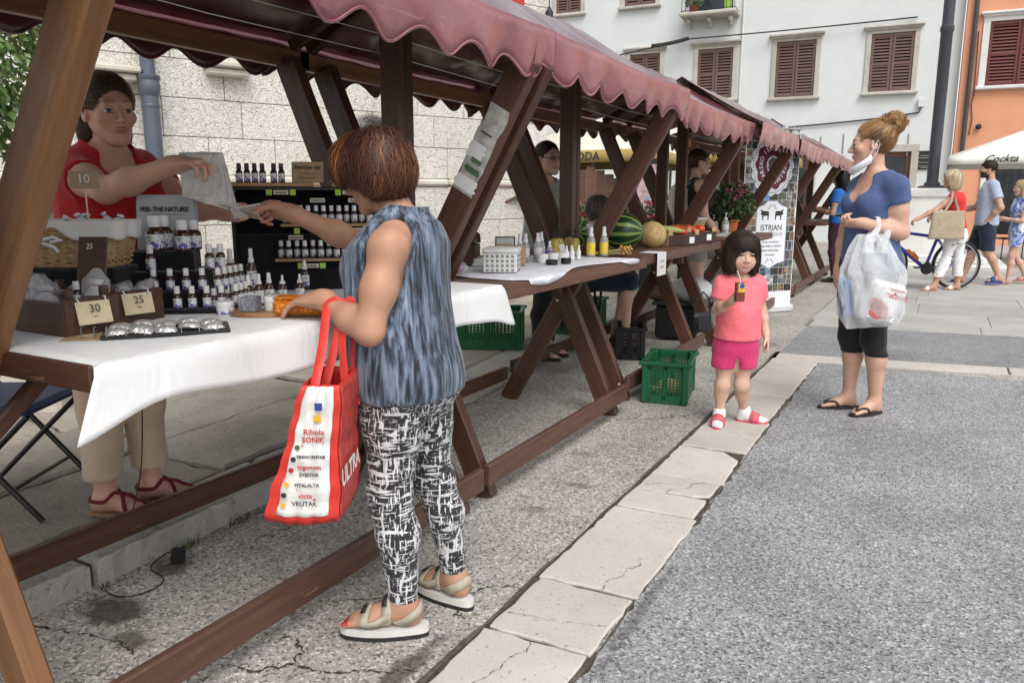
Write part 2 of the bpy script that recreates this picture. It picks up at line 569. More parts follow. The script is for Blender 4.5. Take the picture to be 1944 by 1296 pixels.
for xx, w_ in ((-1.080, .013), (-.732, .009)):
 vs = []; yy_ = np.arange(-.5, 6.2, .018)
 for k, y in enumerate(yy_):
  w2 = w_ * (.45 + .35 * math.sin(y * 3.1) * math.sin(y * 1.3 + 2) + .30 * math.sin(y * 17 + xx) * math.sin(y * 7.7) + random.uniform(-.12, .12))
  c2 = xx + .004 * math.sin(y * 11)
  vs += [(c2 - max(.0015, w2), y, .0062), (c2 + max(.0015, w2 * .8), y, .0062)]
 MB().add(vs, [(2 * i, 2 * i + 1, 2 * i + 3, 2 * i + 2) for i in range(len(yy_) - 1)]).build('dirt_seam', M('seam_dirt', (.105, .09, .072), .95, .45, 40, .6, 150, .006), gr, smooth=False)
# ==== raised flagstone pavement under the stalls
m_flag = stone('flagstone', (.28, .25, .205), (.48, .435, .36), pits=.45, rough_scale=26, bmp=1.0, dist=.025, rnd=.25, stain=(.13, .115, .09), stain_amt=.85)
m_kerb = stone('kerbstone', (.40, .385, .35), (.58, .56, .51), pits=.7, rough_scale=34, bmp=1.0, dist=.022, rnd=.14, stain=(.15, .14, .115), stain_amt=.85)
def ex(y): return -2.315 - .083 * max(0, y - 1.9) + .02 * math.sin(y * 2.1)   # front edge of the pavement
pm = MB()
yl = list(np.arange(-3, 20, .5))
pm.add([(ex(y) - .02, y, .075) for y in yl] + [(-16, y, .075) for y in yl], [(i + len(yl), i, i + 1, i + 1 + len(yl)) for i in range(len(yl) - 1)])
pm.add([(ex(y) - .02, y, .075) for y in yl] + [(ex(y) - .02, y, -.02) for y in yl], [(i, i + len(yl), i + 1 + len(yl), i + 1) for i in range(len(yl) - 1)])
pave = tag(pm.build('pavement', m_dirt, smooth=False), kind='structure')
y = -1.5
while y < 14:
 L = random.uniform(.65, 1.15)
 p = [(ex(y + .008) - .25, y + .008)] + [(ex(q) + random.uniform(-.009, .008), q) for q in np.arange(y + .012, y + L - .01, .055)] + [(ex(y + L - .008), y + L - .008), (ex(y + L) - .25 + random.uniform(-.02, .02), y + L - .008)]
 MB().prism(p, -.02, .098 + random.uniform(-.005, .005), .018, .016).build('kerbstone', m_kerb, pave, smooth=False)
 y += L
rowx = .26
ri = 0
while rowx < 6.5:
 wd = random.uniform(.5, .8)
 y = -1.6 + random.random() * .5
 while y < (14 if rowx < 3 else 9):
  L = random.uniform(.7, 1.5)
  a0, a1 = rowx + .009, rowx + wd - .009
  sk = random.uniform(-.07, .07)
  cs = [(ex(y) - a1 + .0, y + .012 + sk), (ex(y) - a0, y + .012), (ex(y + L) - a0, y + L - .012), (ex(y + L) - a1, y + L - .012 + random.uniform(-.07, .07))]
  p = jit_poly(cs[::1], .07, .012, int(rowx * 100 + y * 1000) % 9999)
  MB().prism(p, .03, .1 + random.uniform(-.008, .008), .02, .012).build('flagstone', m_flag, pave, smooth=False)
  y += L
 rowx += wd
 ri += 1
# ==== limestone building on the left
WC = Vector((-5.08, 10.18, 0))
WA = R(24)
wallb = thing('limestone_building', 'pale limestone building of rough bush-hammered blocks behind the stalls', 'building', WC, -WA)
m_lime = stone('limestone', (.74, .70, .62), (.84, .82, .77), pits=0, rough_scale=60, bmp=.4, dist=.006, rnd=.05, stain=(.58, .45, .29), stain_amt=.7, hammer=34)
m_limes = stone('limestone_smooth', (.53, .48, .40), (.66, .61, .53), pits=.2, rough_scale=50, bmp=.25, dist=.005, rnd=.06, stain=(.36, .29, .2), stain_amt=.5)
m_mort = M('mortar', (.24, .20, .15), .95, .3, 20, .5, 90)
MB().box((-2.0, -4.0, 3.0), (3.96, 8.0, 6.0)).build('wall_core', m_mort, wallb)
z = 0.0
rows = [(0, .5), (.5, .46), (.96, .44), (1.40, .10)] + [(1.5 + .393 * k, .393) for k in range(8)]
for ri, (z0, h) in enumerate(rows):
 y = -8.0 + (ri % 2) * -.4
 ledge = ri == 3
 while y < 0:
  L = random.uniform(.6, 1.05) if not ledge else random.uniform(1.0, 1.6)
  y1 = min(0.0, y + L)
  if 0 - y1 < .3: y1 = 0.0
  t = .055 if ri < 3 else (.10 if ledge else .024)
  MB().bbox((t / 2 - .02, (y + y1) / 2, z0 + h / 2), (t + .04, y1 - y - .007, h - .007), .006 if not ledge else .03).build('ledge_stone' if ledge else 'stone_block', m_limes if ledge else m_lime, wallb, smooth=False)
  y = y1
MB().bbox((.05, -.66, 4.05), (.04, .42, .5), .01).build('red_panel', M('red_panel', s2l(176, 62, 45), .8, .15, 12, .3, 60), wallb)
for (a, b_, z0) in ((-6.2, -5.42, 2.40), (-4.72, -4.30, 2.54)):
 MB().bbox((.10, (a + b_) / 2, z0 + .03), (.16, b_ - a, .07), .015).build('moulding', m_limes, wallb)
 MB().bbox((.12, (a + b_) / 2, z0 + .10), (.24, b_ - a + .06, .06), .015).build('moulding', m_limes, wallb)
pipe = thing('downpipe', 'blue-grey metal downpipe with a flared collar on the limestone wall', 'pipe', WC + Matrix.Rotation(-WA, 3, 'Z') @ Vector((.17, -5.32, 0)), -WA)
m_pipe = M('painted_pipe', s2l(92, 98, 112), .42, .12, 9, .1, 60, .002, metal=.3)
MB().lathe([(.083, .1), (.083, 2.27), (.085, 2.40), (.083, 2.41)], 24).build('pipe_body', m_pipe, pipe)
MB().lathe([(.085, 2.26), (.10, 2.30), (.108, 2.36), (.100, 2.41), (.112, 2.43), (.112, 2.46), (.07, 2.47), (.065, 3.4)], 24).build('collar', m_pipe, pipe)
MB().lathe([(.087, 2.15), (.089, 2.155), (.089, 2.175), (.087, 2.18)], 24).build('bracket', m_pipe, pipe)
# ==== white plastered building at the far end
FP = Vector((-2.52, 24.19, 0))
whb = thing('white_building', 'long white plastered building with brown louvred shutters at the far end', 'building', FP, R(5))
m_plas = M('white_plaster', s2l(206, 209, 208), .88, .055, 1.2, .12, 25, .01)
m_frame = stone('window_stone', (.40, .37, .31), (.56, .53, .47), pits=.35, rough_scale=30, bmp=.4, dist=.006, rnd=.1, stain=(.22, .18, .13), stain_amt=.85)
m_shut = M('shutter_brown', s2l(104, 80, 72), .6, .15, 14, .15, 60, .003, rnd=.12)
m_dark = M('dark_interior', (.012, .011, .010), .9, .2)
FX0, FX1 = -16.0, 2.62
openings = [(-8.87, -8.04, 7.02, 8.35), (-6.62, -5.65, 7.03, 8.35), (-4.45, -3.35, 6.57, 8.6), (-6.40, -5.45, 4.2, 5.62), (-4.30, -3.27, 4.18, 5.62), (-2.06, -.99, 4.12, 5.66), (.42, 1.49, 4.14, 5.68),
   (.80, 1.66, 0.0, 2.52), (-1.75, -.95, 0.0, 2.5), (-5.4, -4.2, 0, 2.5), (-9.4, -8.0, 0, 2.6)]
def facade(openings, x0, x1, ztop, thick, mat, name, parent):
 xs = sorted({x0, x1} | {a for o in openings for a in o[:2]})
 zs = sorted({0, ztop} | {a for o in openings for a in o[2:]})
 mb = MB()
 def hole(xm, zm): return any(o[0] < xm < o[1] and o[2] < zm < o[3] for o in openings)
 for i in range(len(xs) - 1):
  j = 0
  while j < len(zs) - 1:
   if hole((xs[i] + xs[i + 1]) / 2, (zs[j] + zs[j + 1]) / 2): j += 1; continue
   k = j
   while k + 1 < len(zs) - 1 and not hole((xs[i] + xs[i + 1]) / 2, (zs[k + 1] + zs[k + 2]) / 2): k += 1
   mb.add([(xs[i], 0, zs[j]), (xs[i + 1], 0, zs[j]), (xs[i + 1], 0, zs[k + 1]), (xs[i], 0, zs[k + 1])], [(0, 1, 2, 3)])
   j = k + 1
 for (a, b_, c_, d) in openings:   # reveals
  mb.add([(a, 0, c_), (a, 0, d), (a, thick, d), (a, thick, c_), (b_, 0, c_), (b_, 0, d), (b_, thick, d), (b_, thick, c_)], [(0, 1, 2, 3), (4, 7, 6, 5), (1, 5, 6, 2), (0, 3, 7, 4)])
 mb.add([(x0, thick + .02, 0), (x1, thick + .02, 0), (x1, thick + .02, ztop), (x0, thick + .02, ztop), (x1, 9, 0), (x1, 9, ztop), (x1, 0, 0), (x1, 0, ztop), (x0, 0, ztop), (x0, 9, ztop)], [(0, 1, 2, 3), (6, 4, 5, 7), (8, 7, 5, 9)])
 return mb.build(name, mat, parent, smooth=False)
facade(openings, FX0, FX1, 9.5, .22, m_plas, 'wall', whb)
def shutter_window(parent, a, b_, z0, z1, mat, y=0.0, lintel=True, name='window', fr=.13, frame_mat=None, sill_hooks=True):
 fm = frame_mat or m_frame
 root = MB().bbox(((a + b_) / 2, y + .13, (z0 + z1) / 2), (b_ - a, .02, z1 - z0), .002).build(name, m_dark, parent)
 f = MB()
 for (cx, cz, dx, dz) in ((a - fr / 2 + .004, (z0 + z1) / 2, fr, z1 - z0), (b_ + fr / 2 - .004, (z0 + z1) / 2, fr, z1 - z0), ((a + b_) / 2, z1 + fr / 2, b_ - a + 2 * fr, fr)):
  f.bbox((cx, y - .012, cz), (dx, .06, dz), .008)
 f.build('surround', fm, root, smooth=False)
 if lintel:
  MB().bbox(((a + b_) / 2, y - .07, z1 + fr + .035), (b_ - a + 2 * fr + .16, .2, .07), .02).bbox(((a + b_) / 2, y - .05, z1 + fr - .02), (b_ - a + 2 * fr + .06, .14, .05), .015).build('lintel', fm, root, smooth=False)
 MB().bbox(((a + b_) / 2, y - .06, z0 - .045), (b_ - a + 2 * fr + .1, .2, .09), .02).build('sill', fm, root, smooth=False)
 mid = (a + b_) / 2
 for (p, q) in ((a + .01, mid - .006), (mid + .006, b_ - .01)):
  lf = MB()
  for cx in (p + .035, q - .035): lf.bbox((cx, y + .015, (z0 + z1) / 2), (.07, .04, z1 - z0 - .02), .005)
  for cz in (z0 + .05, z1 - .05, (z0 + z1) / 2 - .02): lf.bbox(((p + q) / 2, y + .015, cz), (q - p - .14, .038, .08), .004)
  leaf = lf.build('shutter_leaf', mat, root, smooth=False)
  n = int((z1 - z0 - .2) / .075)
  for k in range(n):
   cz = z0 + .11 + k * (z1 - z0 - .22) / (n - 1)
   if abs(cz - ((z0 + z1) / 2 - .02)) < .06: continue
   MB().box(((p + q) / 2, y + .017, cz), (q - p - .13, .012, .062), rotm(R(-32), 0, 0)).build('slat', mat, leaf, smooth=False)
 return root
for o in openings[:2] + openings[3:7]: shutter_window(whb, *o, m_shut)
bal = MB().bbox((-3.95, -.38, 6.50), (1.62, .76, .11), .03).build('balcony', m_frame, whb, smooth=False)
MB().bbox((-3.9, .15, 7.6), (1.08, .03, 2.0), .01).build('glass_door', M('door_glass', (.03, .035, .04), .15, .2), bal)
for xx in (-4.55, -3.95, -3.35): MB().bbox((xx, -.30, 6.37), (.12, .5, .16), .05).bbox((xx, -.15, 6.26), (.11, .26, .12), .04).build('bracket', m_frame, bal, smooth=False)
m_iron = M('wrought_iron', (.02, .02, .022), .6, .2, 20, .2)
for xx in np.linspace(-4.7, -3.2, 14): MB().tube([(xx, -.7, 6.55), (xx, -.7, 6.8), (xx, -.73, 6.95), (xx, -.7, 7.5)], .009, 5).build('baluster', m_iron, bal)
MB().tube([(-4.72, 0, 7.5), (-4.72, -.7, 7.5), (-3.18, -.7, 7.5), (-3.18, 0, 7.5)], .014, 5).build('handrail', m_iron, bal)
MB().tube([(-4.72, 0, 6.6), (-4.72, -.7, 6.6), (-3.18, -.7, 6.6), (-3.18, 0, 6.6)], .012, 5).build('bottom_rail', m_iron, bal)
def leaf_cloud(mb, c, rad, n, size, rng, cols, droop=0.0, shell=.35):
 for _ in range(n):
  d = Vector(rng.normal(size=3)).normalized()
  rr = shell + (1 - shell) * rng.random() ** .6
  p = Vector((c[0] + d.x * rad[0] * rr, c[1] + d.y * rad[1] * rr, c[2] + d.z * rad[2] * rr))
  u = (d * .6 + Vector(rng.normal(size=3)) * .6 + Vector((0, 0, -droop))).normalized()
  v = u.orthogonal().normalized()
  v = (Matrix.Rotation(rng.random() * 6.28, 3, u) @ v)
  s_ = size * rng.uniform(.6, 1.3)
  nn = u.cross(v) * s_ * .15
  mb.col = cols[int(rng.integers(len(cols)))]
  mb.add([p, p + u * s_ * .5 + v * s_ * .32 + nn, p + u * s_, p + u * s_ * .5 - v * s_ * .32 + nn], [(0, 1, 2, 3)])
m_leaf = MC('foliage', .5, 0, 100, .2, .4, scale=30)
GREENS = [(.045, .085, .022), (.06, .11, .03), (.035, .065, .02), (.085, .14, .04), (.11, .16, .06)]
def pot_plant(name, label, loc, pr, ph, rad, n, size, cols=GREENS, flowers=None, pot_col=s2l(150, 82, 58), lift=.0, nf=0, cat='plant'):
 t = thing(name, label, cat, loc)
 MB().lathe([(pr * .72, 0), (pr, ph * .85), (pr * 1.1, ph * .86), (pr * 1.1, ph), (pr * .95, ph), (pr * .9, ph * .9)], 20).build('pot', M('pot_%d' % int(pot_col[0] * 999), pot_col, .8, .15, 20, .2), t)
 rg = np.random.default_rng(int(abs(loc[0] * 100 + loc[1] * 37)) + n)
 mb = MB()
 leaf_cloud(mb, (0, 0, ph + rad[2] * .7 + lift), rad, n, size, rg, cols)
 mb.build('foliage', m_leaf, t, smooth=False)
 st_ = MB()
 for k in range(9):
  a = rg.random() * 6.28
  st_.tube([(0, 0, ph * .8), (math.cos(a) * rad[0] * .3, math.sin(a) * rad[1] * .3, ph + rad[2] * .7), (math.cos(a) * rad[0] * .7, math.sin(a) * rad[1] * .7, ph + rad[2] * (1.0 + .5 * rg.random()))], .004, 4)
 st_.build('stems', M('stem_green', (.06, .09, .03), .7), t)
 if flowers:
  for k in range(nf):
   d = Vector(rg.normal(size=3)).normalized()
   d.z = abs(d.z) * .8 + .1
   p = Vector((d.x * rad[0], d.y * rad[1], ph + rad[2] * .7 + lift + d.z * rad[2]))
   mb = MB()
   leaf_cloud(mb, p, (size * .5,) * 3, 14, size * .5, rg, flowers)
   mb.build('flower', m_leaf, t, smooth=False)
 return t
pot_plant('balcony_plant', 'grey-green plant in a terracotta pot on the white balcony', FP + Matrix.Rotation(R(5), 3, 'Z') @ Vector((-4.38, -.5, 6.56)), .13, .2, (.26, .22, .32), 260, .11, [(.12, .16, .08), (.2, .24, .15), (.16, .2, .1)])
bag_ = thing('balcony_bag', 'lime green bag hanging behind the balcony railing', 'bag', FP + Matrix.Rotation(R(5), 3, 'Z') @ Vector((-3.42, -.5, 6.56)))
MB().bbox((0, 0, .2), (.2, .1, .4), .03).build('bag_body', M('lime_plastic', (.32, .62, .05), .4, .2, 6, .3, 12, .03), bag_)
for (a, b_, z0, z1) in openings[7:9]:
 f = MB()
 for cx in (a - .09, b_ + .09): f.bbox((cx, -.012, z1 / 2), (.19, .09, z1), .01)
 f.bbox(((a + b_) / 2, -.012, z1 + .1), (b_ - a + .37, .092, .2), .01)
 f.build('door_surround', m_frame, whb, smooth=False)
 d = MB()
 for cx in (a + .06, b_ - .06): d.bbox((cx, .10, z1 / 2), (.12, .05, z1), .01)
 for cz in (.1, 1.0, z1 - .07): d.bbox(((a + b_) / 2, .1, cz), (b_ - a - .24, .048, .14), .01)
 dd = d.build('door', M('door_wood', s2l(105, 72, 52), .6, .2, 8, .2), whb, smooth=False)
 MB().bbox(((a + b_) / 2, .11, z1 / 2), (b_ - a - .22, .02, z1 - .1), .002).build('pane', M('door_glass', (.03, .035, .04), .15, .2), dd)
pq = MB().bbox((2.03, -.03, 2.28), (.5, .04, .5), .008).build('plaque', M('black_plaque', (.015, .015, .016), .35, .2), whb)
m_grey_t = M('grey_print', (.25, .25, .25), .7)
for k, (zz, ww) in enumerate(((2.40, .3), (2.34, .36), (2.22, .4), (2.12, .34), (2.08, .22))): MB().box((2.03, -.053, zz), (ww, .002, .018)).build('lettering', m_grey_t, pq)
MB().tube([(-3.03, -.05, 2.6), (-3.03, -.05, 9.4)], .03, 8).build('rain_pipe', m_plas, whb)
m_cable = M('black_cable', (.02, .02, .02), .6)
def sag(a, b_, s_, n=14): return [Vector(a).lerp(Vector(b_), i / n) + Vector((0, 0, -s_ * 4 * (i / n) * (1 - i / n))) for i in range(n + 1)]
MB().tube(sag((-12, -.9, 5.1), (-4.6, -.5, 5.86), .15) + sag((-4.6, -.5, 5.86), (1.5, -.06, 6.02), .02), .02, 5).build('overhead_cable', m_cable, whb)
MB().tube(sag((-5.6, -.55, 5.74), (-4.5, -.5, 5.88), .03), .055, 6).build('cable_splice', m_cable, whb)
MB().tube(sag((-5, -.06, 3.2), (1.0, -.05, 3.45), .06) + [(1.75, -.05, 3.55), (1.78, -.05, 3.72)], .022, 5).build('wall_cable', m_cable, whb)
MB().bbox((1.78, -.06, 3.80), (.16, .1, .22), .01).build('junction_box', m_plas, whb)
for (xx, z0, z1) in ((1.55, 3.0, 2.4), (-.7, 3.0, 2.72), (-.1, 3.05, 2.5)): MB().bbox((xx, -.012, (z0 + z1) / 2), (.035, .02, z0 - z1), .004).build('wall_strap', m_grey_t, whb)
sp = thing('wall_lamp', 'small black lantern high on the corner of the limestone building', 'lamp', WC + Matrix.Rotation(-WA, 3, 'Z') @ Vector((.12, -.06, 3.62)))
MB().lathe([(.02, 0), (.05, .02), (.055, .16), (.03, .20), (.012, .24)], 12).tube([(0, 0, .24), (0, 0, .6)], .008, 5).build('lamp_body', m_iron, sp)
# ==== orange building
orb = thing('orange_building', 'orange plastered building with brown shutters at the right edge', 'building', FP + Matrix.Rotation(R(5), 3, 'Z') @ Vector((2.64, -.25, 0)), R(5))
m_or = M('orange_plaster', s2l(212, 150, 116), .88, .06, 1.5, .12, 25, .01)
facade([(.55, 1.95, 4.12, 5.72), (.9, 3.0, .75, 2.35)], 0, 9, 9.5, .22, m_or, 'wall', orb)
m_wst = stone('white_stone', (.58, .57, .54), (.74, .73, .70), pits=.2, rough_scale=30, bmp=.2, dist=.004, rnd=.05, stain=(.4, .38, .34), stain_amt=.4)
shutter_window(orb, .55, 1.95, 4.12, 5.72, M('shutter_red', s2l(98, 44, 36), .5, .12, 14, .1, 60, .003), frame_mat=m_wst, fr=.16)
gw = MB().bbox((1.95, .16, 1.55), (2.1, .02, 1.6), .002).build('grille_window', M('door_glass', (.03, .035, .04), .15, .2), orb)
for xx in np.arange(.95, 3.0, .16): MB().tube([(xx, -.02, .75), (xx, -.02, 2.35)], .011, 5).build('bar', m_iron, gw)
for zz in np.arange(.85, 2.35, .2): MB().tube([(.9, -.04, zz), (3.0, -.04, zz)], .010, 5).build('bar', m_iron, gw)
f = MB()
for (cx, cz, dx, dz) in ((.8, 1.55, .2, 1.6), (1.95, 2.45, 2.5, .2), (1.95, .66, 2.5, .18)): f.bbox((cx, -.012, cz), (dx, .08, dz), .01)
f.build('surround', m_wst, gw, smooth=False)
MB().tube([(.2, -.08, 2.3), (.2, -.08, 9.4)], .055, 10).build('rain_pipe', M('dark_pipe', s2l(66, 62, 64), .5, .1), orb)
MB().tube([(.32, -.03, 2.9), (.36, -.03, 3.3), (.30, -.03, 3.7), (.34, -.03, 3.9), (.3, -.03, 5.5)], .012, 5).build('wall_cable', m_cable, orb)
MB().ico((.52, -.09, 3.1), .075, 2).build('ball_light', m_iron, orb)
# ==== lamp post on its stone pedestal
lp = thing('lamp_post', 'tall dark grey iron lamp post standing on a white stone pedestal', 'lamp post', (-.20, 16.6, 0))
m_post = M('post_paint', s2l(62, 64, 70), .45, .15, 12, .1)
MB().lathe([(.135, 1.48), (.135, 1.53), (.10, 1.56), (.10, 4.2), (.115, 4.22), (.115, 4.3), (.095, 4.32), (.09, 8)], 20).build('post', m_post, lp)
MB().lathe([(.24, 1.44), (.24, 1.47), (.15, 1.49)], 20).build('foot_plate', m_post, lp)
ped = thing('stone_pedestal', 'white stone pedestal with a moulded cap under the iron lamp post', 'pedestal', (-.20, 16.6, 0))
def pyr(mb, z0, z1, w0, w1): mb.add([(sx * w0, sy * w0, z0) for sx, sy in ((-1, -1), (1, -1), (1, 1), (-1, 1))] + [(sx * w1, sy * w1, z1) for sx, sy in ((-1, -1), (1, -1), (1, 1), (-1, 1))], [(0, 1, 5, 4), (1, 2, 6, 5), (2, 3, 7, 6), (3, 0, 4, 7), (4, 5, 6, 7), (3, 2, 1, 0)])
mb = MB(); pyr(mb, .2, 1.26, .46, .32); mb.build('shaft', m_wst, ped, smooth=False)
MB().bbox((0, 0, 1.35), (.72, .72, .17), .025).build('cap', m_wst, ped, smooth=False)
MB().bbox((0, 0, .16), (1.9, 1.5, .14), .03).build('step', m_wst, ped, smooth=False)
MB().bbox((0, 0, .04), (2.6, 2.1, .12), .03).build('step', m_wst, ped, smooth=False)
# ==== market stalls
def wood(name, c0, c1, rough=.42, wear=.25, wearcol=(.45, .28, .14), gx=1.0):
 m, n, l, b = nodes_of(name)
 co = coords(n, l, (1.2 * gx, 16, 16))
 a = tex(n, Scale=2.2, Detail=6.0, Roughness=.6, Distortion=.6)
 l.new(co, a.inputs['Vector'])
 rp = ramp(n, [(.3, c0), (.7, c1)])
 l.new(a.outputs['Fac'], rp.inputs[0])
 c = rp.outputs[0]
 oi = n.new('ShaderNodeObjectInfo')
 mr = n.new('ShaderNodeMapRange'); mr.inputs[3].default_value = .82; mr.inputs[4].default_value = 1.22
 l.new(oi.outputs['Random'], mr.inputs[0])
 c = mixc(n, l, 1.0, c, mr.outputs[0], 'MULTIPLY')
 co2 = coords(n, l, (3, 14, 14))
 wv = tex(n, Scale=3.0, Detail=8.0, Roughness=.75)
 l.new(co2, wv.inputs['Vector'])
 rw = ramp(n, [(.61, (0, 0, 0)), (.70, (1, 1, 1))])
 l.new(wv.outputs['Fac'], rw.inputs[0])
 c = mixc(n, l, mathn(n, l, 'MULTIPLY', rw.outputs[0], wear), c, wearcol)
 l.new(c, b.inputs['Base Color'])
 b.inputs['Roughness'].default_value = rough
 rr = ramp(n, [(.3, (rough - .08,) * 3), (.7, (rough + .18,) * 3)])
 l.new(wv.outputs['Fac'], rr.inputs[0])
 l.new(rr.outputs[0], b.inputs['Roughness'])
 bump(n, l, b, a.outputs['Fac'], .25, .003)
 return m
m_wood = wood('stained_wood', (.052, .020, .011), (.105, .042, .022))
m_woodl = wood('stained_wood_worn_lit', (.15, .066, .025), (.27, .122, .045), .4, .6)  # scuffed wood, base colour brightened and warmed to paint in light from the front
m_wood_top = wood('stained_wood_top', (.075, .034, .022), (.135, .066, .042), .45, .5, (.36, .22, .14))
def vinyl(name, c, rough, fade, fcol):
 m, n, l, b = nodes_of(name)
 co = coords(n, l)
 a = tex(n, Scale=3.5, Detail=7.0, Roughness=.7)
 l.new(co, a.inputs['Vector'])
 rp = ramp(n, [(.35, (0, 0, 0)), (.75, (1, 1, 1))])
 l.new(a.outputs['Fac'], rp.inputs[0])
 sc2 = tex(n, Scale=9.0, Detail=8.0, Roughness=.8, Distortion=1.5)
 l.new(coords(n, l, (1, .35, 2)), sc2.inputs['Vector'])
 rs = ramp(n, [(.60, (0, 0, 0)), (.68, (1, 1, 1))])
 l.new(sc2.outputs['Fac'], rs.inputs[0])
 c1 = mixc(n, l, mathn(n, l, 'MULTIPLY', rp.outputs[0], fade), c, fcol)
 c1 = mixc(n, l, mathn(n, l, 'MULTIPLY', rs.outputs[0], fade * .5), c1, (.55, .42, .42))
 l.new(c1, b.inputs['Base Color'])
 b.inputs['Roughness'].default_value = rough
 b.inputs['Coat Weight'].default_value = .6
 b.inputs['Coat Roughness'].default_value = .25
 w_ = tex(n, Scale=5.0, Detail=3.0)
 l.new(coords(n, l, (1, 1, 1)), w_.inputs['Vector'])
 bump(n, l, b, w_.outputs['Fac'], .35, .03)
 return m
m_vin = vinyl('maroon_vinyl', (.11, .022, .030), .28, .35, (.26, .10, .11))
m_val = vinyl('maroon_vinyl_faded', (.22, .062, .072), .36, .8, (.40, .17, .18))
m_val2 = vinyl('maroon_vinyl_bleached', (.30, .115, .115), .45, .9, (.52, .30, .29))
m_steel = M('steel_bolt', (.5, .5, .5), .35, .2, metal=1)
XC = -1.93
def beam(name, p0, p1, w_, t, parent, mat, up=(0, 0, 1), bev=.006, roll=None):
 p0 = Vector(p0); p1 = Vector(p1)
 d = p1 - p0
 L = d.length
 X = d.normalized()
 u = Vector(up)
 Z = (u - X * u.dot(X)).normalized()
 Y = Z.cross(X)
 o = bpy.data.objects.new(name, MB().bbox((L / 2, 0, 0), (L, t, w_), bev).mesh(name, mat, False))
 COL.objects.link(o)
 o.parent = parent
 m_ = Matrix((X, Y, Z)).transposed().to_4x4()
 m_.translation = p0
 o.matrix_local = m_
 return o
def canopy(root, y0, y1, valmat, seed, dz=0.0, xf=.65, zf=1.82, zr=2.20, xb=-.67, zb=1.92, vh=.17, per=.245, sagf=.012):
 rg = random.Random(seed); zf += dz; zr += dz; zb += dz
 ph = [rg.uniform(0, 6.28) for _ in range(6)]
 L = y1 - y0
 def wob(x, y): return .010 * math.sin(7 * y + ph[0] + 3 * x) + .007 * math.sin(15 * y + ph[1] - 5 * x) + .005 * math.sin(27 * y + ph[2] + 9 * x)
 def roof(u, v):
  y = y0 + u * L
  if v < .5:
   t = v / .5
   x = xf * (1 - t); z_ = zf + (zr - zf) * t
  else:
   t = (v - .5) / .5
   x = xb * t; z_ = zr + (zb - zr) * t
  s_ = -.035 * math.sin(math.pi * t) * (.5 + .5 * math.sin(math.pi * u)) + wob(x, y) * math.sin(math.pi * min(1, max(.12, t)))
  return (x, y, z_ + s_ - sagf * math.sin(math.pi * u))
 c_ = MB().grid(roof, 40, 24).build('canopy', m_vin, root, solid=.004)
 def valance(x0, z0, sgn, mat):
  def fn(u, v):
   y = y0 + u * L
   sc_ = .5 - .5 * math.cos(2 * math.pi * (u * L / per))
   h = vh - .055 * sc_
   off = sgn * (.012 + .012 * math.sin(9 * y + ph[3]) * v + .01 * math.sin(23 * y + ph[4]) * v - .02 * v * v)
   return (x0 + off, y, z0 + .004 - h * v - sagf * math.sin(math.pi * u))
  v_ = MB().grid(fn, int(L / .0125), 5).build('valance', mat, c_, solid=.004)
  ed = MB().tube([fn(i / 120, 1.0) for i in range(121)], .0055, 5).build('piping', mat, v_)
  return v_
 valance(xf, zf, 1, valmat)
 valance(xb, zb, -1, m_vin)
 return c_
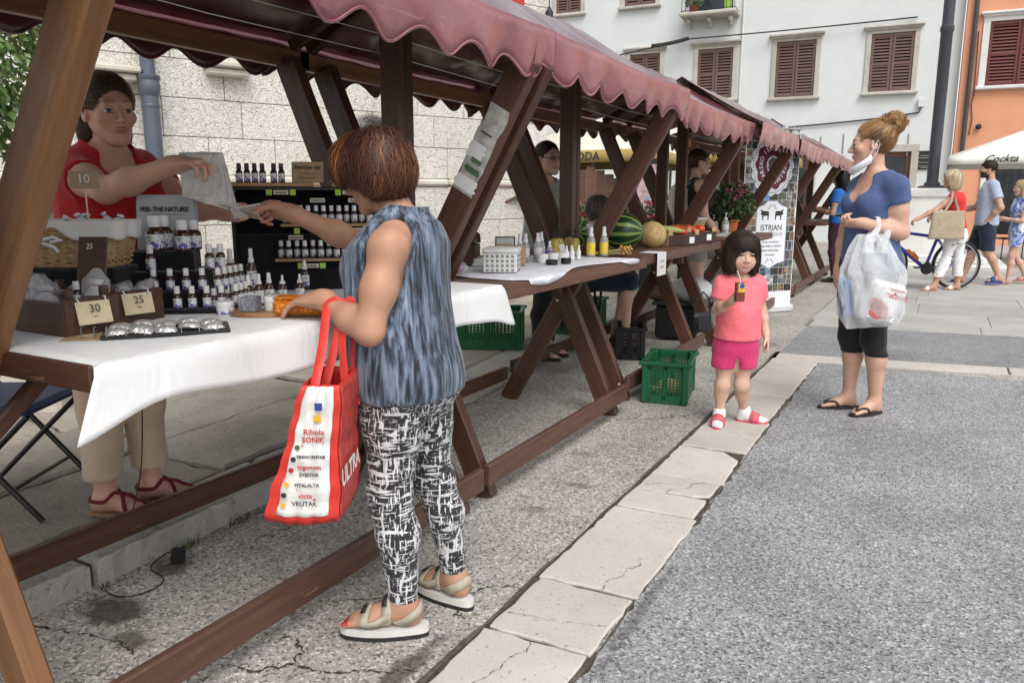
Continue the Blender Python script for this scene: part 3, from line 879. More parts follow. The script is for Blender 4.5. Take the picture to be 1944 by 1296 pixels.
def stall(y0, y1, label, seed=1, xo=0.0, valmat=None, table=True, over=(.11, .11), rear=True, cross=True, worn_lit_left=False, tmat=None, left_front=True, t0=-.10):
 root = thing('market_stall', label, 'market stall', (XC + xo, y0, 0), 0, 'wooden market stalls in a row')
 L = y1 - y0
 for k, y in enumerate((0, L)):
  s_ = .028 if k == 0 else -.028
  mt = m_woodl if (worn_lit_left and k == 0) else m_wood  # left frame gets the scuffed wood with front light in its colour
  if worn_lit_left and k == 0:
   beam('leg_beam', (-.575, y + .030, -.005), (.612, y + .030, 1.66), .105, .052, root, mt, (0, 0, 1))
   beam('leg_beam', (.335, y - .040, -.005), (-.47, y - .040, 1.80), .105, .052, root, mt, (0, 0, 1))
  else:
   if k == 1 or left_front: beam('leg_beam', (-.385, y - s_, -.005), (.615, y - s_, 1.735), .105, .052, root, mt, (0, 0, 1))
   beam('leg_beam', (.335, y + s_, -.005), (-.47, y + s_, 1.80), .105, .052, root, mt, (0, 0, 1))
  beam('king_post', (0.0, y - s_ * 1.9, .70), (0.0, y - s_ * 1.9, 2.16), .09, .05, root, m_wood, (1, 0, 0))
  for (bx, bz, sy) in ((-.005, .66, -1), (.34, .12, -1), (-.36, .12, -1)):
   MB().lathe([(.010, 0), (.010, .004), (.006, .007)], 8).build('bolt', m_steel, root, loc=(bx, y + (s_ * 0) - .058, bz), rot=(R(90), 0, 0))
 beam('front_purlin', (.60, -over[0], 1.765), (.60, L + over[1], 1.765), .06, .045, root, m_wood)
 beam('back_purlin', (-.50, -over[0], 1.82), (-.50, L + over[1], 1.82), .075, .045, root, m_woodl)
 beam('ridge_beam', (0, -over[0], 2.135), (0, L + over[1], 2.135), .06, .045, root, m_wood)
 for y in (-.03, L + .03):
  beam('rafter', (.02, y, 2.10), (.60, y, 1.80), .05, .04, root, m_wood); beam('rafter', (-.02, y, 2.10), (-.50, y, 1.87), .05, .04, root, m_wood)
 beam('front_rail', (.385, -.05, .125), (.385, L + .07, .125), .095, .032, root, m_wood_top)
 beam('back_rail', (-.425, -.05, .15), (-.425, L + .07, .15), .085, .032, root, m_wood)
 if table:
  tm = tmat or m_wood_top
  for k in range(5):
   xx = -.46 + .185 * k
   beam('table_plank', (xx + .09, t0, .897), (xx + .09, L + .10, .897), .182, .042, root, tm, (1, 0, 0), .004)
  beam('table_apron', (.467, t0 - .012, .888), (.467, L + .112, .888), .058, .03, root, tm, (0, 0, 1), .004)
  for y in (t0 - .017, L + .117): beam('end_apron', (-.46, y, .888), (.452, y, .888), .058, .03, root, m_wood, (0, 0, 1), .004)
  for y in (.12, L - .12): beam('brace', (.02, y * .25 + .75 * (0 if y < L / 2 else L), .68), (.02, y + (.12 if y < L / 2 else -.12), .86), .04, .03, root, m_wood)
 for xw, zw in ((.02, 1.86), (-.02, 1.80)): MB().tube([(xw, -.05, zw), (xw, L / 2, zw - .012), (xw, L + .05, zw)], .0018, 5).build('guy_wire', m_steel, root)
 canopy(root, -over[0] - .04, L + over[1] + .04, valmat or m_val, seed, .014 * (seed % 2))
 return root
S1 = stall(.86, 2.46, 'nearest market stall, its table under a white cloth with lavender goods', 3, worn_lit_left=True, t0=.075)
S0 = stall(-.9, .66, 'market stall frame at the left edge, only its slanting beam in view', 4, table=False)
S2 = stall(2.62, 4.10, 'second market stall from the left, bare table edge and lace cloth with toiletries', 5, over=(.11, .17))
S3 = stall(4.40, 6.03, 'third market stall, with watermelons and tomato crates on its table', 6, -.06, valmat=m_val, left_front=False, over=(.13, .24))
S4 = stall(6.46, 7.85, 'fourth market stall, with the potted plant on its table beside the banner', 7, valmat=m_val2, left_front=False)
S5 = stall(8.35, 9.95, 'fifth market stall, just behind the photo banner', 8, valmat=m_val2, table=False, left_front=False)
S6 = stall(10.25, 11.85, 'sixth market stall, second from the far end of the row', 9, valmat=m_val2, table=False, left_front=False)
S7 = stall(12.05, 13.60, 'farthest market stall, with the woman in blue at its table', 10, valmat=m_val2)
nt = thing('torn_notice', 'torn grey paper notice pasted on a slanting stall beam', 'notice', (0, 0, 0))
def on_beam(t, u, off):  # point on the front face of stall one's right front beam; t along, u across
 p0 = Vector((-.385, 1.60 + .028, -.005)); p1 = Vector((.615, 1.60 + .028, 1.735))
 X = (p1 - p0).normalized(); Z = (Vector((0, 0, 1)) - X * X.z).normalized()
 return Vector((XC, .86, 0)) + p0 + (p1 - p0) * t + Z * u + Vector((0, -.027 - off, 0))
def paper(nm, t0, t1, u0, u1, off, mat, seed):
 rg = random.Random(seed); n = 10
 a = [on_beam(t0 + (t1 - t0) * i / n, u0 + rg.uniform(-.006, .006), off) for i in range(n + 1)]
 b_ = [on_beam(t0 + (t1 - t0) * i / n, u1 + rg.uniform(-.006, .006), off) for i in range(n + 1)]
 return MB().add(a + b_, [(i, i + 1, n + 2 + i, n + 1 + i) for i in range(n)]).build(nm, mat, nt, smooth=False, solid=.0012)
m_paper = M('old_paper', (.42, .41, .385), .85, .35, 30, .5, 60, .004)
m_paper2 = M('white_paper', (.70, .70, .69), .8, .08, 12, .2, 30, .003)
paper('paper_sheet', .735, .905, -.046, .046, .001, m_paper, 1)
paper('paper_scrap', .74, .765, -.05, .048, .003, m_paper2, 2)
paper('paper_scrap', .80, .83, -.02, .05, .003, m_paper2, 3)
m_gpr = M('green_print', (.06, .12, .05), .8, .5, 60)
paper('print_line', .775, .785, -.035, .03, .0035, m_gpr, 4)
paper('print_line', .795, .803, -.03, .02, .0035, m_gpr, 5)
paper('print_line', .85, .853, -.02, .03, .0035, M('dark_print', (.06, .06, .06), .8), 6)
sk = thing('white_sticker', 'small torn white sticker on the maroon valance of the second stall', 'sticker', (-1.268, 2.76, 1.755))
MB().add([(0, -.02, -.022), (.001, .018, -.018), (.002, .014, .02), (.001, -.004, .014), (0, -.02, .024)], [(0, 1, 2, 3, 4)]).build('paper', m_paper2, sk, smooth=False, solid=.001)
# ==== figures: distance-field bodies turned into meshes
def A(*v): return np.array(v, dtype=np.float64)
def nrm(v):
 v = np.asarray(v, float)
 return v / (np.linalg.norm(v) + 1e-12)
def p_cone(a, b, ra, rb, k=.02, op='u', flat=False):
 a = np.asarray(a, float); b = np.asarray(b, float)
 ba = b - a; bb = max(ba @ ba, 1e-9); L = math.sqrt(bb)
 def fn(P):
  q = P - a
  t = np.clip((q @ ba) / bb, 0, 1)
  d = np.linalg.norm(q - t[..., None] * ba, axis=-1) - (ra + (rb - ra) * t)
  if flat: d = np.maximum(d, (q @ ba) / L - L)
  return d
 r_ = max(ra, rb)
 return (fn, np.minimum(a, b) - r_, np.maximum(a, b) + r_, k, op)
def p_ell(c, r_, Rm=None, k=.02, op='u'):
 c = np.asarray(c, float); r_ = np.asarray(r_, float)
 Rm = np.eye(3) if Rm is None else np.asarray(Rm, float)
 def fn(P):
  q = (P - c) @ Rm
  k0 = np.linalg.norm(q / r_, axis=-1); k1 = np.linalg.norm(q / (r_ * r_), axis=-1) + 1e-9
  return k0 * (k0 - 1) / k1
 e = np.sqrt(((Rm * r_) ** 2).sum(1))
 return (fn, c - e, c + e, k, op)
def p_plane(p, n, k=.004):   # keep the side the normal points away from
 p = np.asarray(p, float); n = nrm(n)
 return (lambda P: (P - p) @ n, None, None, k, 'i')
def p_torso(pel, neck, fp, fs, st, k=.03, pw=2.3, infl=0.0):
 pel = np.asarray(pel, float); neck = np.asarray(neck, float)
 ax = neck - pel; L = np.linalg.norm(ax); ez = ax / L
 o = lambda f: nrm(np.asarray(f, float) - ez * (np.asarray(f, float) @ ez))
 f0, f1 = o(fp), o(fs)
 st = np.array(st, float)
 def fn(P):
  q = P - pel
  t = (q @ ez) / L
  s_ = np.clip(t, 0, 1)[..., None]
  f = f0 * (1 - s_) + f1 * s_
  f /= np.linalg.norm(f, axis=-1, keepdims=True)
  lat = np.cross(f, ez)
  q2 = q - t[..., None] * ax
  a = np.interp(t, st[:, 0], st[:, 1]) + infl; b = np.interp(t, st[:, 0], st[:, 2]) + infl; of = np.interp(t, st[:, 0], st[:, 3])
  u = np.abs((q2 * lat).sum(-1)) / a; v = np.abs((q2 * f).sum(-1) - of) / b
  d = ((u ** pw + v ** pw) ** (1 / pw) - 1) * np.minimum(a, b)
  e = np.maximum(st[0, 0] - t, t - st[-1, 0]) * L - infl
  return np.maximum(d, e)
 m_ = st[:, 1:3].max() + abs(st[:, 3]).max() + infl
 lo = np.minimum(pel + ax * st[0, 0], pel + ax * st[-1, 0]) - m_
 hi = np.maximum(pel + ax * st[0, 0], pel + ax * st[-1, 0]) + m_
 return (fn, lo, hi, k, 'u')
def infl(p, e):
 fn, lo, hi, k, op = p
 return (lambda P: fn(P) - e, lo - e, hi + e, k, op)
def sdf_op(d, v, k, op):
 if op == 'u':
  h = np.clip(.5 + .5 * (d - v) / k, 0, 1)
  return d + (v - d) * h - k * h * (1 - h)
 if op == 's': v = -v
 h = np.clip(.5 - .5 * (d - v) / k, 0, 1)
 return d + (v - d) * h + k * h * (1 - h)
def sdf_pts(prims, P):
 d = np.full(P.shape[:-1], .6)
 for fn, lo, hi, k, op in prims: d = sdf_op(d, fn(P), k, op)
 return d
def sdf_mesh(prims, res, box=None, smooth=1):
 if box is None:
  us = [p for p in prims if p[4] == 'u']
  lo = np.min([p[1] for p in us], 0) - 3 * res; hi = np.max([p[2] for p in us], 0) + 3 * res
 else: lo, hi = np.asarray(box[0], float), np.asarray(box[1], float)
 n = np.ceil((hi - lo) / res).astype(int) + 1
 ax = [lo[i] + res * np.arange(n[i]) for i in range(3)]
 d = np.full(n, .5, dtype=np.float32)
 for fn, plo, phi, k, op in prims:
  if plo is None: sl = (slice(None),) * 3
  else:
   m_ = k + 3 * res
   i0 = np.clip(np.floor((plo - m_ - lo) / res).astype(int), 0, n); i1 = np.clip(np.ceil((phi + m_ - lo) / res).astype(int) + 1, 0, n)
   if (i1 <= i0).any(): continue
   sl = tuple(slice(i0[i], i1[i]) for i in range(3))
  G = np.stack(np.meshgrid(ax[0][sl[0]], ax[1][sl[1]], ax[2][sl[2]], indexing='ij'), -1)
  d[sl] = sdf_op(d[sl], fn(G).astype(np.float32), k, op)
 s_ = d < 0
 c = np.zeros(n - 1, dtype=np.int8)
 for dx in (0, 1):
  for dy in (0, 1):
   for dz in (0, 1): c += s_[dx:n[0] - 1 + dx, dy:n[1] - 1 + dy, dz:n[2] - 1 + dz]
 act = (c > 0) & (c < 8)
 cells = np.argwhere(act)
 if len(cells) == 0: return np.zeros((0, 3)), np.zeros((0, 4), int)
 idx = np.full(n - 1, -1, dtype=np.int64); idx[act] = np.arange(len(cells))
 pos = np.zeros((len(cells), 3)); cnt = np.zeros(len(cells))
 cor = [(x, y, z) for x in (0, 1) for y in (0, 1) for z in (0, 1)]
 val = {q: d[cells[:, 0] + q[0], cells[:, 1] + q[1], cells[:, 2] + q[2]] for q in cor}
 for q in cor:
  for a in range(3):
   if q[a] == 0:
    q2 = list(q); q2[a] = 1; q2 = tuple(q2)
    v0, v1 = val[q], val[q2]
    cr = (v0 < 0) != (v1 < 0)
    t = np.where(cr, v0 / np.where(cr, v0 - v1, 1), 0)
    e = np.array(q, float)[None] + t[:, None] * (np.array(q2) - np.array(q))[None]
    pos[cr] += e[cr]; cnt[cr] += 1
 V_ = lo + (cells + pos / np.maximum(cnt, 1)[:, None]) * res
 F_ = []
 for a in range(3):
  b, e = (a + 1) % 3, (a + 2) % 3
  sl0 = [slice(None)] * 3; sl1 = [slice(None)] * 3
  sl0[a] = slice(0, -1); sl1[a] = slice(1, None)
  ch = s_[tuple(sl0)] != s_[tuple(sl1)]
  ii = np.argwhere(ch)
  ii = ii[(ii[:, b] > 0) & (ii[:, e] > 0) & (ii[:, b] < n[b] - 1) & (ii[:, e] < n[e] - 1)]
  if not len(ii): continue
  ins = s_[tuple(ii.T)]
  def cell(db, de):
   j = ii.copy(); j[:, b] += db; j[:, e] += de
   return idx[tuple(j.T)]
  q = np.stack([cell(-1, -1), cell(0, -1), cell(0, 0), cell(-1, 0)], 1)
  q[~ins] = q[~ins][:, ::-1]
  F_.append(q)
 F_ = np.concatenate(F_)
 for _ in range(smooth):   # light relaxation
  acc = np.zeros_like(V_); w_ = np.zeros(len(V_))
  for i in range(4):
   np.add.at(acc, F_[:, i], V_[F_[:, (i + 1) % 4]]); np.add.at(w_, F_[:, i], 1)
   np.add.at(acc, F_[:, i], V_[F_[:, (i - 1) % 4]]); np.add.at(w_, F_[:, i], 1)
  V_ = V_ * .5 + .5 * acc / np.maximum(w_, 1)[:, None]
 return V_, F_
def vnormals(V_, F_):
 nn = np.cross(V_[F_[:, 2]] - V_[F_[:, 0]], V_[F_[:, 3]] - V_[F_[:, 1]])
 out = np.zeros_like(V_)
 for i in range(4): np.add.at(out, F_[:, i], nn)
 return out / (np.linalg.norm(out, axis=1, keepdims=True) + 1e-12)
def wav(P, freq, seed, warp=.6):
 rg = np.random.default_rng(seed)
 s_ = 0
 for i in range(5):
  k = rg.normal(size=3); k = k / np.linalg.norm(k) * np.asarray(freq) * rg.uniform(.6, 1.5)
  k2 = rg.normal(size=3) * np.asarray(freq) * .5
  s_ = s_ + np.sin(P @ k + rg.uniform(0, 6.28) + warp * 2 * np.sin(P @ k2 + rg.uniform(0, 6.28)))
 return s_ / 3.2
def np_obj(name, V_, F_, mats, parent, origin, col=None, smooth_all=True):
 me = bpy.data.meshes.new(name)
 Vl = (V_ - np.asarray(origin)).astype(np.float32)
 k = F_.shape[1]
 me.vertices.add(len(Vl)); me.vertices.foreach_set('co', Vl.ravel())
 me.loops.add(F_.size); me.loops.foreach_set('vertex_index', F_.ravel().astype(np.int32))
 me.polygons.add(len(F_)); me.polygons.foreach_set('loop_start', np.arange(0, F_.size, k, dtype=np.int32))
 me.update(calc_edges=True)
 me.validate()
 for m_ in (mats if isinstance(mats, (list, tuple)) else [mats]): me.materials.append(m_)
 if col is not None:
  a = me.color_attributes.new('Col', 'FLOAT_COLOR', 'POINT')
  c4 = np.ones((len(Vl), 4), dtype=np.float32); c4[:, :3] = col
  a.data.foreach_set('color', c4.ravel())
 if smooth_all: me.polygons.foreach_set('use_smooth', np.ones(len(me.polygons), dtype=bool))
 o = bpy.data.objects.new(name, me)
 return link(o, parent)
def hpr(yaw, pitch=0, roll=0):
 f = A(math.cos(yaw) * math.cos(pitch), math.sin(yaw) * math.cos(pitch), math.sin(pitch))
 r_ = nrm(np.cross(f, A(0, 0, 1))); u = np.cross(r_, f)
 c, s_ = math.cos(roll), math.sin(roll)
 r2 = r_ * c + u * s_; u2 = u * c - r_ * s_
 return np.stack([r2, f, u2], 1)
def head_prims(c, Rm, s=1.0, child=False, male=False):
 w = lambda x, y, z: np.asarray(c) + Rm @ (A(x, y, z) * s)
 E = lambda x, y, z, a, b, d, k=.02, op='u': p_ell(w(x, y, z), A(a, b, d) * s, Rm, k * s, op)
 jw = 1.12 if male else 1.0
 P = [E(0, -.012, .030, .073, .093, .086), E(0, .024, -.026, .058 * jw, .064, .078, .025)]
 if child:
  P += [E(0, .0, .01, .076, .085, .085, .03), E(0, .060, -.078, .026, .024, .018, .03)]
  P += [E(sx * .036, .056, -.035, .030, .028, .030, .03) for sx in (-1, 1)]
 else:
  P += [E(0, .066, -.091, .022 * jw, .020, .017, .022)]
  P += [p_cone(w(sx * .052 * jw, .0, -.042), w(sx * .018 * jw, .060, -.090), .012 * s, .012 * s, .022 * s) for sx in (-1, 1)]
  P += [E(sx * .038, .062, -.018, .024, .020, .020, .020) for sx in (-1, 1)]
 P += [p_cone(w(-.034, .076, .026), w(.034, .076, .026), .0125 * s, .0125 * s, .018 * s)]
 P += [E(sx * .031, .096, .003, .017, .015, .010, .012, 's') for sx in (-1, 1)]
 nl = .75 if child else 1.0
 P += [p_cone(w(0, .084, .016), w(0, .088 + .021 * nl, -.025), .0060 * s, .0092 * s, .008 * s)]
 P += [E(sx * .0105, .092 + .004 * nl, -.030, .0075, .010, .007, .007) for sx in (-1, 1)]
 P += [E(0, .086, -.0535, .0225, .010, .0048, .006), E(0, .084, -.0625, .018, .010, .0058, .006)]
 P += [E(0, .098, -.058, .026, .006, .0016, .003, 's')]
 P += [E(sx * .031, .0815, .0115, .0155, .0125, .0055, .005) for sx in (-1, 1)]
 P += [E(sx * .031, .0800, -.0075, .0150, .0110, .0042, .006) for sx in (-1, 1)]
 P += [E(sx * .075, -.006, -.004, .008, .019, .030, .01) for sx in (-1, 1)]
 P += [E(sx * .081, -.001, .000, .005, .010, .017, .006, 's') for sx in (-1, 1)]
 return P
def face_colors(V_, c, Rm, s, skin, lip, brow, brow_amt=.8):
 q = ((V_ - c) @ Rm) / s
 col = np.tile(np.asarray(skin, float), (len(V_), 1))
 front = np.clip((q[:, 1] - .03) / .03, 0, 1)
 def mixin(m, cc):
  m = np.clip(m, 0, 1)[:, None]
  col[:] = col * (1 - m) + np.asarray(cc) * m
 g = lambda x0, z0, a, b: np.exp(-(((np.abs(q[:, 0]) - x0) / a) ** 2 + ((q[:, 2] - z0) / b) ** 2))
 mixin(g(.036, -.03, .022, .018) * .30 * front, np.asarray(skin) * A(1.12, .80, .78))
 mixin((np.exp(-((q[:, 0] / .022) ** 4 + ((q[:, 2] + .058) / .0095) ** 4))) * front, lip)
 bz = q[:, 2] - (.0275 + .004 * np.cos((np.abs(q[:, 0]) - .030) * 60))
 mixin(np.exp(-(((np.abs(q[:, 0]) - .031) / .019) ** 4 + (bz / .0046) ** 2)) * front * brow_amt, brow)
 lid = np.exp(-(((np.abs(q[:, 0]) - .031) / .0155) ** 4 + ((q[:, 2] - .0065) / .0022) ** 2)) * np.clip((q[:, 1] - .07) / .01, 0, 1)
 mixin(lid * .8, np.asarray(brow) * .6)
 return col
def eyes(parent, origin, c, Rm, s, iris=(.05, .03, .02)):
 for sx in (-1, 1):
  mb = MB()
  bm = bmesh.new(); bmesh.ops.create_uvsphere(bm, u_segments=20, v_segments=16, radius=1)
  vs = np.array([v.co[:] for v in bm.verts]); fs = [tuple(v.index for v in f.verts) for f in bm.faces]; bm.free()
  vv = vs[:, [0, 2, 1]]
  cc = np.where(vv[:, 1:2] > .93, A(.004, .004, .004), np.where(vv[:, 1:2] > .80, A(*iris), A(.62, .58, .55)))
  W_ = np.asarray(c) + (A(sx * .031, .0748, .0022) * s + vv * .0125 * s) @ Rm.T - np.asarray(origin)
  me = bpy.data.meshes.new('eye'); me.from_pydata(W_.tolist(), [], [f[::-1] for f in fs]); me.materials.append(MC('eyeball', .12, 0, var=.02, spec=.6))
  a = me.color_attributes.new('Col', 'FLOAT_COLOR', 'POINT'); c4 = np.ones((len(W_), 4), dtype=np.float32); c4[:, :3] = cc
  a.data.foreach_set('color', c4.ravel()); auto_smooth(me, 180)
  link(bpy.data.objects.new('eye', me), parent)
def hand_prims(wr, d, n, th, s=1.0, curl=((20, 25, 15),) * 4, spread=4, thumb=(.75, .55, .35), tb=(25, 20), wide=1.0):
 d = nrm(d); n = nrm(np.asarray(n, float) - d * (np.asarray(n, float) @ d)); t_ = np.cross(d, n)
 if t_ @ np.asarray(th, float) < 0: t_ = -t_
 wr = np.asarray(wr, float)
 w = lambda a, b, c: wr + (d * a + t_ * b + n * c) * s
 Rm = np.stack([t_, d, n], 1)
 P = [p_ell(w(.048, 0, 0), A(.040 * wide, .052, .0155) * s, Rm, .012 * s), p_cone(w(-.02, 0, 0), w(.03, 0, 0), .024 * s, .023 * s, .02 * s),
   p_cone(w(.022, .018, .006), w(.060, .030, .006), .016 * s, .012 * s, .014 * s)]
 tips = []
 for i, (off, L, r_) in enumerate(((.0285, .074, .0086), (.0098, .082, .0088), (-.0092, .076, .0083), (-.0270, .060, .0074))):
  b = w(.084 - .006 * abs(i - 1.2), off * wide, 0)
  a = 0; sp = R((1.5 - i) * spread)
  prev = b
  for j, fr in enumerate((.46, .30, .24)):
   a += R(curl[i][j])
   dirv = (d * math.cos(a) + n * math.sin(a)) * math.cos(sp) + t_ * math.sin(sp)
   nx = prev + dirv * L * fr * s
   P.append(p_cone(prev, nx, r_ * s * (1.04 - .09 * j), r_ * s * (.97 - .1 * j), .004 * s))
   prev = nx
  tips.append(prev)
 b = w(.024, .026 * wide, .006)
 dv = nrm(d * thumb[0] + t_ * thumb[1] + n * thumb[2])
 prev = b
 for j, (L, r0, r1) in enumerate(((.036, .0135, .0105), (.032, .0105, .0095), (.026, .0095, .0075))):
  if j:
   dv = nrm(dv * math.cos(R(tb[j - 1])) + nrm(n * .5 + d * .3 - t_ * .8) * math.sin(R(tb[j - 1])))
  nx = prev + dv * L * s
  P.append(p_cone(prev, nx, r0 * s, r1 * s, .006 * s)); prev = nx
 return P, tips + [prev]
def foot_prims(an, f, s=1.0, z0=0.0):
 f = nrm(A(f[0], f[1], 0)); lt = np.cross(f, A(0, 0, 1)); an = np.asarray(an, float)
 g = A(an[0], an[1], z0)
 w = lambda a, b, c: g + (f * a + lt * b) * s + A(0, 0, c * s)
 Rm = np.stack([f, lt, A(0, 0, 1)], 1)
 P = [p_cone(an, w(-.025, 0, .035), .034 * s, .030 * s, .03 * s), p_cone(w(-.02, 0, .030), w(.08, 0, .030), .028 * s, .026 * s, .03 * s), p_cone(an, w(.08, 0, .032), .032 * s, .024 * s, .035 * s),
   p_ell(w(.115, 0, .022), A(.055, .042, .020) * s, Rm, .025 * s)]
 for i, (o, L, r_) in enumerate(((-.028, .055, .0115), (-.011, .052, .0085), (.004, .046, .008), (.017, .040, .0075), (.029, .032, .007))):
  P.append(p_cone(w(.135, o, .016), w(.140 + L * .8, o * 1.05, .012), r_ * s, r_ * .9 * s, .008 * s))
 return P
def foot_side(f, left):  # big toe lies on the inner side: mirror for the left foot
 return 1
def strands(name, cap, parent, origin, Rm, hc, s, flow, n, length, cols, width=.0022, lift=.004, seed=1, res=.007, mat=None, cut=None, steps=9, base_dark=.55, jitter=.25, extra_mesh=None, free=0.0):
 V_, F_ = sdf_mesh(cap, res, smooth=2)
 N_ = vnormals(V_, F_)
 rg = np.random.default_rng(seed)
 q = ((V_ - hc) @ Rm) / s
 streak = wav(np.stack([np.arctan2(q[:, 0], q[:, 1] + .03) * .12, q[:, 2] * .12, q[:, 1] * .1], 1), 260, seed + 3, .4)
 V2 = V_ + N_ * (streak * .0022 * s)[:, None]
 cols = np.asarray(cols, float)
 colv = cols[rg.integers(len(cols), size=len(V_))] * base_dark * (.8 + .25 * streak[:, None])
 pick = rg.integers(len(V_), size=n)
 p = V_[pick] + rg.normal(size=(n, 3)) * res * .4
 L = length * s * rg.uniform(.55, 1.15, size=n)
 offs = rg.uniform(.0, 1, size=n) ** 1.5 * lift * s
 def grad(x, e=.003):
  g = np.stack([sdf_pts(cap, x + A(e, 0, 0)) - sdf_pts(cap, x - A(e, 0, 0)), sdf_pts(cap, x + A(0, e, 0)) - sdf_pts(cap, x - A(0, e, 0)), sdf_pts(cap, x + A(0, 0, e)) - sdf_pts(cap, x - A(0, 0, e))], -1)
  return g / (np.linalg.norm(g, axis=1, keepdims=True) + 1e-9)
 jit = rg.normal(size=(n, 3)) * jitter
 cuts = [c_ for c_ in cap if c_[4] == 's']
 alive = np.ones(n)
 path = []; nor = []
 for j in range(steps):
  g = grad(p)
  on = j < steps * (1 - free)
  if on: p = p - g * (sdf_pts(cap, p) - offs - .001)[:, None]
  else: p = p - g * np.minimum(0, sdf_pts(cap, p) - .001)[:, None]
  path.append(p.copy()); nor.append(g)
  fl = flow(((p - hc) @ Rm) / s, rg) + jit
  fl = fl @ Rm.T
  fl -= g * (fl * g).sum(1, keepdims=True) * (.85 if on else .0)
  fl /= np.linalg.norm(fl, axis=1, keepdims=True) + 1e-9
  nxt = p + fl * (L / (steps - 1))[:, None]
  for c_ in cuts: alive = np.where(c_[0](nxt) < .0015 * s, 0, alive)
  p = p + (nxt - p) * alive[:, None]
 path = np.array(path); nor = np.array(nor)
 tan = np.gradient(path, axis=0); tan /= np.linalg.norm(tan, axis=2, keepdims=True) + 1e-9
 side = np.cross(tan, nor); side /= np.linalg.norm(side, axis=2, keepdims=True) + 1e-9
 wd = width * s * np.linspace(1, .25, steps)[:, None, None] * rg.uniform(.6, 1.4, size=(1, n, 1))
 a = path - side * wd; b = path + side * wd
 SV = np.stack([a, b], 2).reshape(-1, 3)   # steps, n, 2
 ii = np.arange(steps * n * 2).reshape(steps, n, 2)
 SF = np.stack([ii[:-1, :, 0], ii[:-1, :, 1], ii[1:, :, 1], ii[1:, :, 0]], -1).reshape(-1, 4)
 sel = np.clip(.5 + .42 * wav(((V_[pick] - hc) @ Rm) / s, 42, seed + 17) + rg.normal(size=n) * .16, 0, .999)
 cs_ = cols[np.argsort(cols.sum(1))]
 sc_ = cs_[(sel * len(cols)).astype(int)] * rg.uniform(.75, 1.2, size=(n, 1))
 SC = np.repeat(np.repeat(sc_[None], steps, 0)[:, :, None], 2, 2).reshape(-1, 3)
 allV = [V2, SV]; allF = [F_, SF + len(V2)]; allC = [colv, SC]
 if extra_mesh is not None:
  ev, ef, ec = extra_mesh
  allF.append(ef + len(V2) + len(SV)); allV.append(ev); allC.append(ec)
 return np_obj(name, np.concatenate(allV), np.concatenate(allF), mat or MC('hair_strand', .5, 0, var=.08, spec=.3), parent, origin, np.concatenate(allC))
def garment(name, prims, res, parent, origin, mat, wr=.004, freq=(28, 28, 16), seed=1, col=None, smooth=2, fine=.0):
 V_, F_ = sdf_mesh(prims, res, smooth=smooth)
 if wr:
  N_ = vnormals(V_, F_)
  V_ = V_ + N_ * (wav(V_, freq, seed) * wr + (wav(V_, np.asarray(freq) * 2.6, seed + 9) * fine))[:, None]
 return np_obj(name, V_, F_, mat, parent, origin, col)
def skeleton(base, H, yaw, **ov):
 f = A(math.cos(yaw), math.sin(yaw), 0); r_ = A(math.sin(yaw), -math.cos(yaw), 0)
 D = dict(pel=(0, 0, .535), neck=(0, -.005, .835), head=(0, .012, .928), shR=(.105, -.005, .805), shL=(-.105, -.005, .805), elR=(.135, -.02, .625), elL=(-.135, -.02, .625), wrR=(.135, .05, .48), wrL=(-.135, .05, .48),
    hipR=(.052, 0, .515), hipL=(-.052, 0, .515), knR=(.055, .015, .28), knL=(-.055, .015, .28), anR=(.057, -.01, .045), anL=(-.057, -.01, .045))
 D.update(ov)
 b = np.asarray(base, float)
 return {k: b + (r_ * v[0] + f * v[1]) * H + A(0, 0, v[2] * H) for k, v in D.items()}
FEM = [(-.26, .150, .110, -.005), (-.1, .172, .125, -.012), (.06, .170, .122, -.008), (.28, .140, .105, 0), (.45, .130, .100, .004), (.66, .146, .112, .010), (.82, .150, .098, .0), (.95, .105, .072, -.006), (1.02, .06, .05, -.006)]
MAL = [(-.26, .150, .115, 0), (-.1, .165, .120, -.005), (.06, .160, .115, 0), (.28, .150, .108, .004), (.45, .155, .110, .006), (.66, .172, .118, .008), (.82, .172, .102, 0), (.95, .11, .075, -.006), (1.02, .06, .05, -.006)]
def limb(J, s, arm=1.0, leg=1.0, yawp=0.0):
 G = {}
 fb = A(math.cos(yawp), math.sin(yawp), 0)
 for S_ in 'LR':
  sh, el, wr = J['sh' + S_], J['el' + S_], J['wr' + S_]
  G['up' + S_] = [p_ell(sh, A(.047, .047, .048) * s * (1 + (arm - 1) * .5), None, .03), p_cone(sh, sh + (el - sh) * .5, .046 * s * (1 + (arm - 1) * .7), .047 * s * arm, .03), p_cone(sh + (el - sh) * .5, el, .046 * s * arm, .038 * s * arm, .03)]
  G['fo' + S_] = [p_cone(el, el + (wr - el) * .35, .037 * s * arm, .0395 * s * arm, .025), p_cone(el + (wr - el) * .35, wr, .039 * s * arm, .024 * s * (1 + (arm - 1) * .4), .025)]
  hp, kn, an = J['hip' + S_], J['kn' + S_], J['an' + S_]
  G['th' + S_] = [p_cone(hp, hp + (kn - hp) * .4, .085 * s * leg, .078 * s * leg, .04), p_cone(hp + (kn - hp) * .4, kn, .077 * s * leg, .054 * s * leg, .03)]
  cm = kn + (an - kn) * .32 - fb * .016 * s
  G['ca' + S_] = [p_ell(kn, A(.052, .052, .056) * s * leg, None, .03), p_cone(kn, cm, .050 * s * leg, .053 * s * leg, .03), p_cone(cm, an, .052 * s * leg, .033 * s * (1 + (leg - 1) * .5), .03)]
 return G
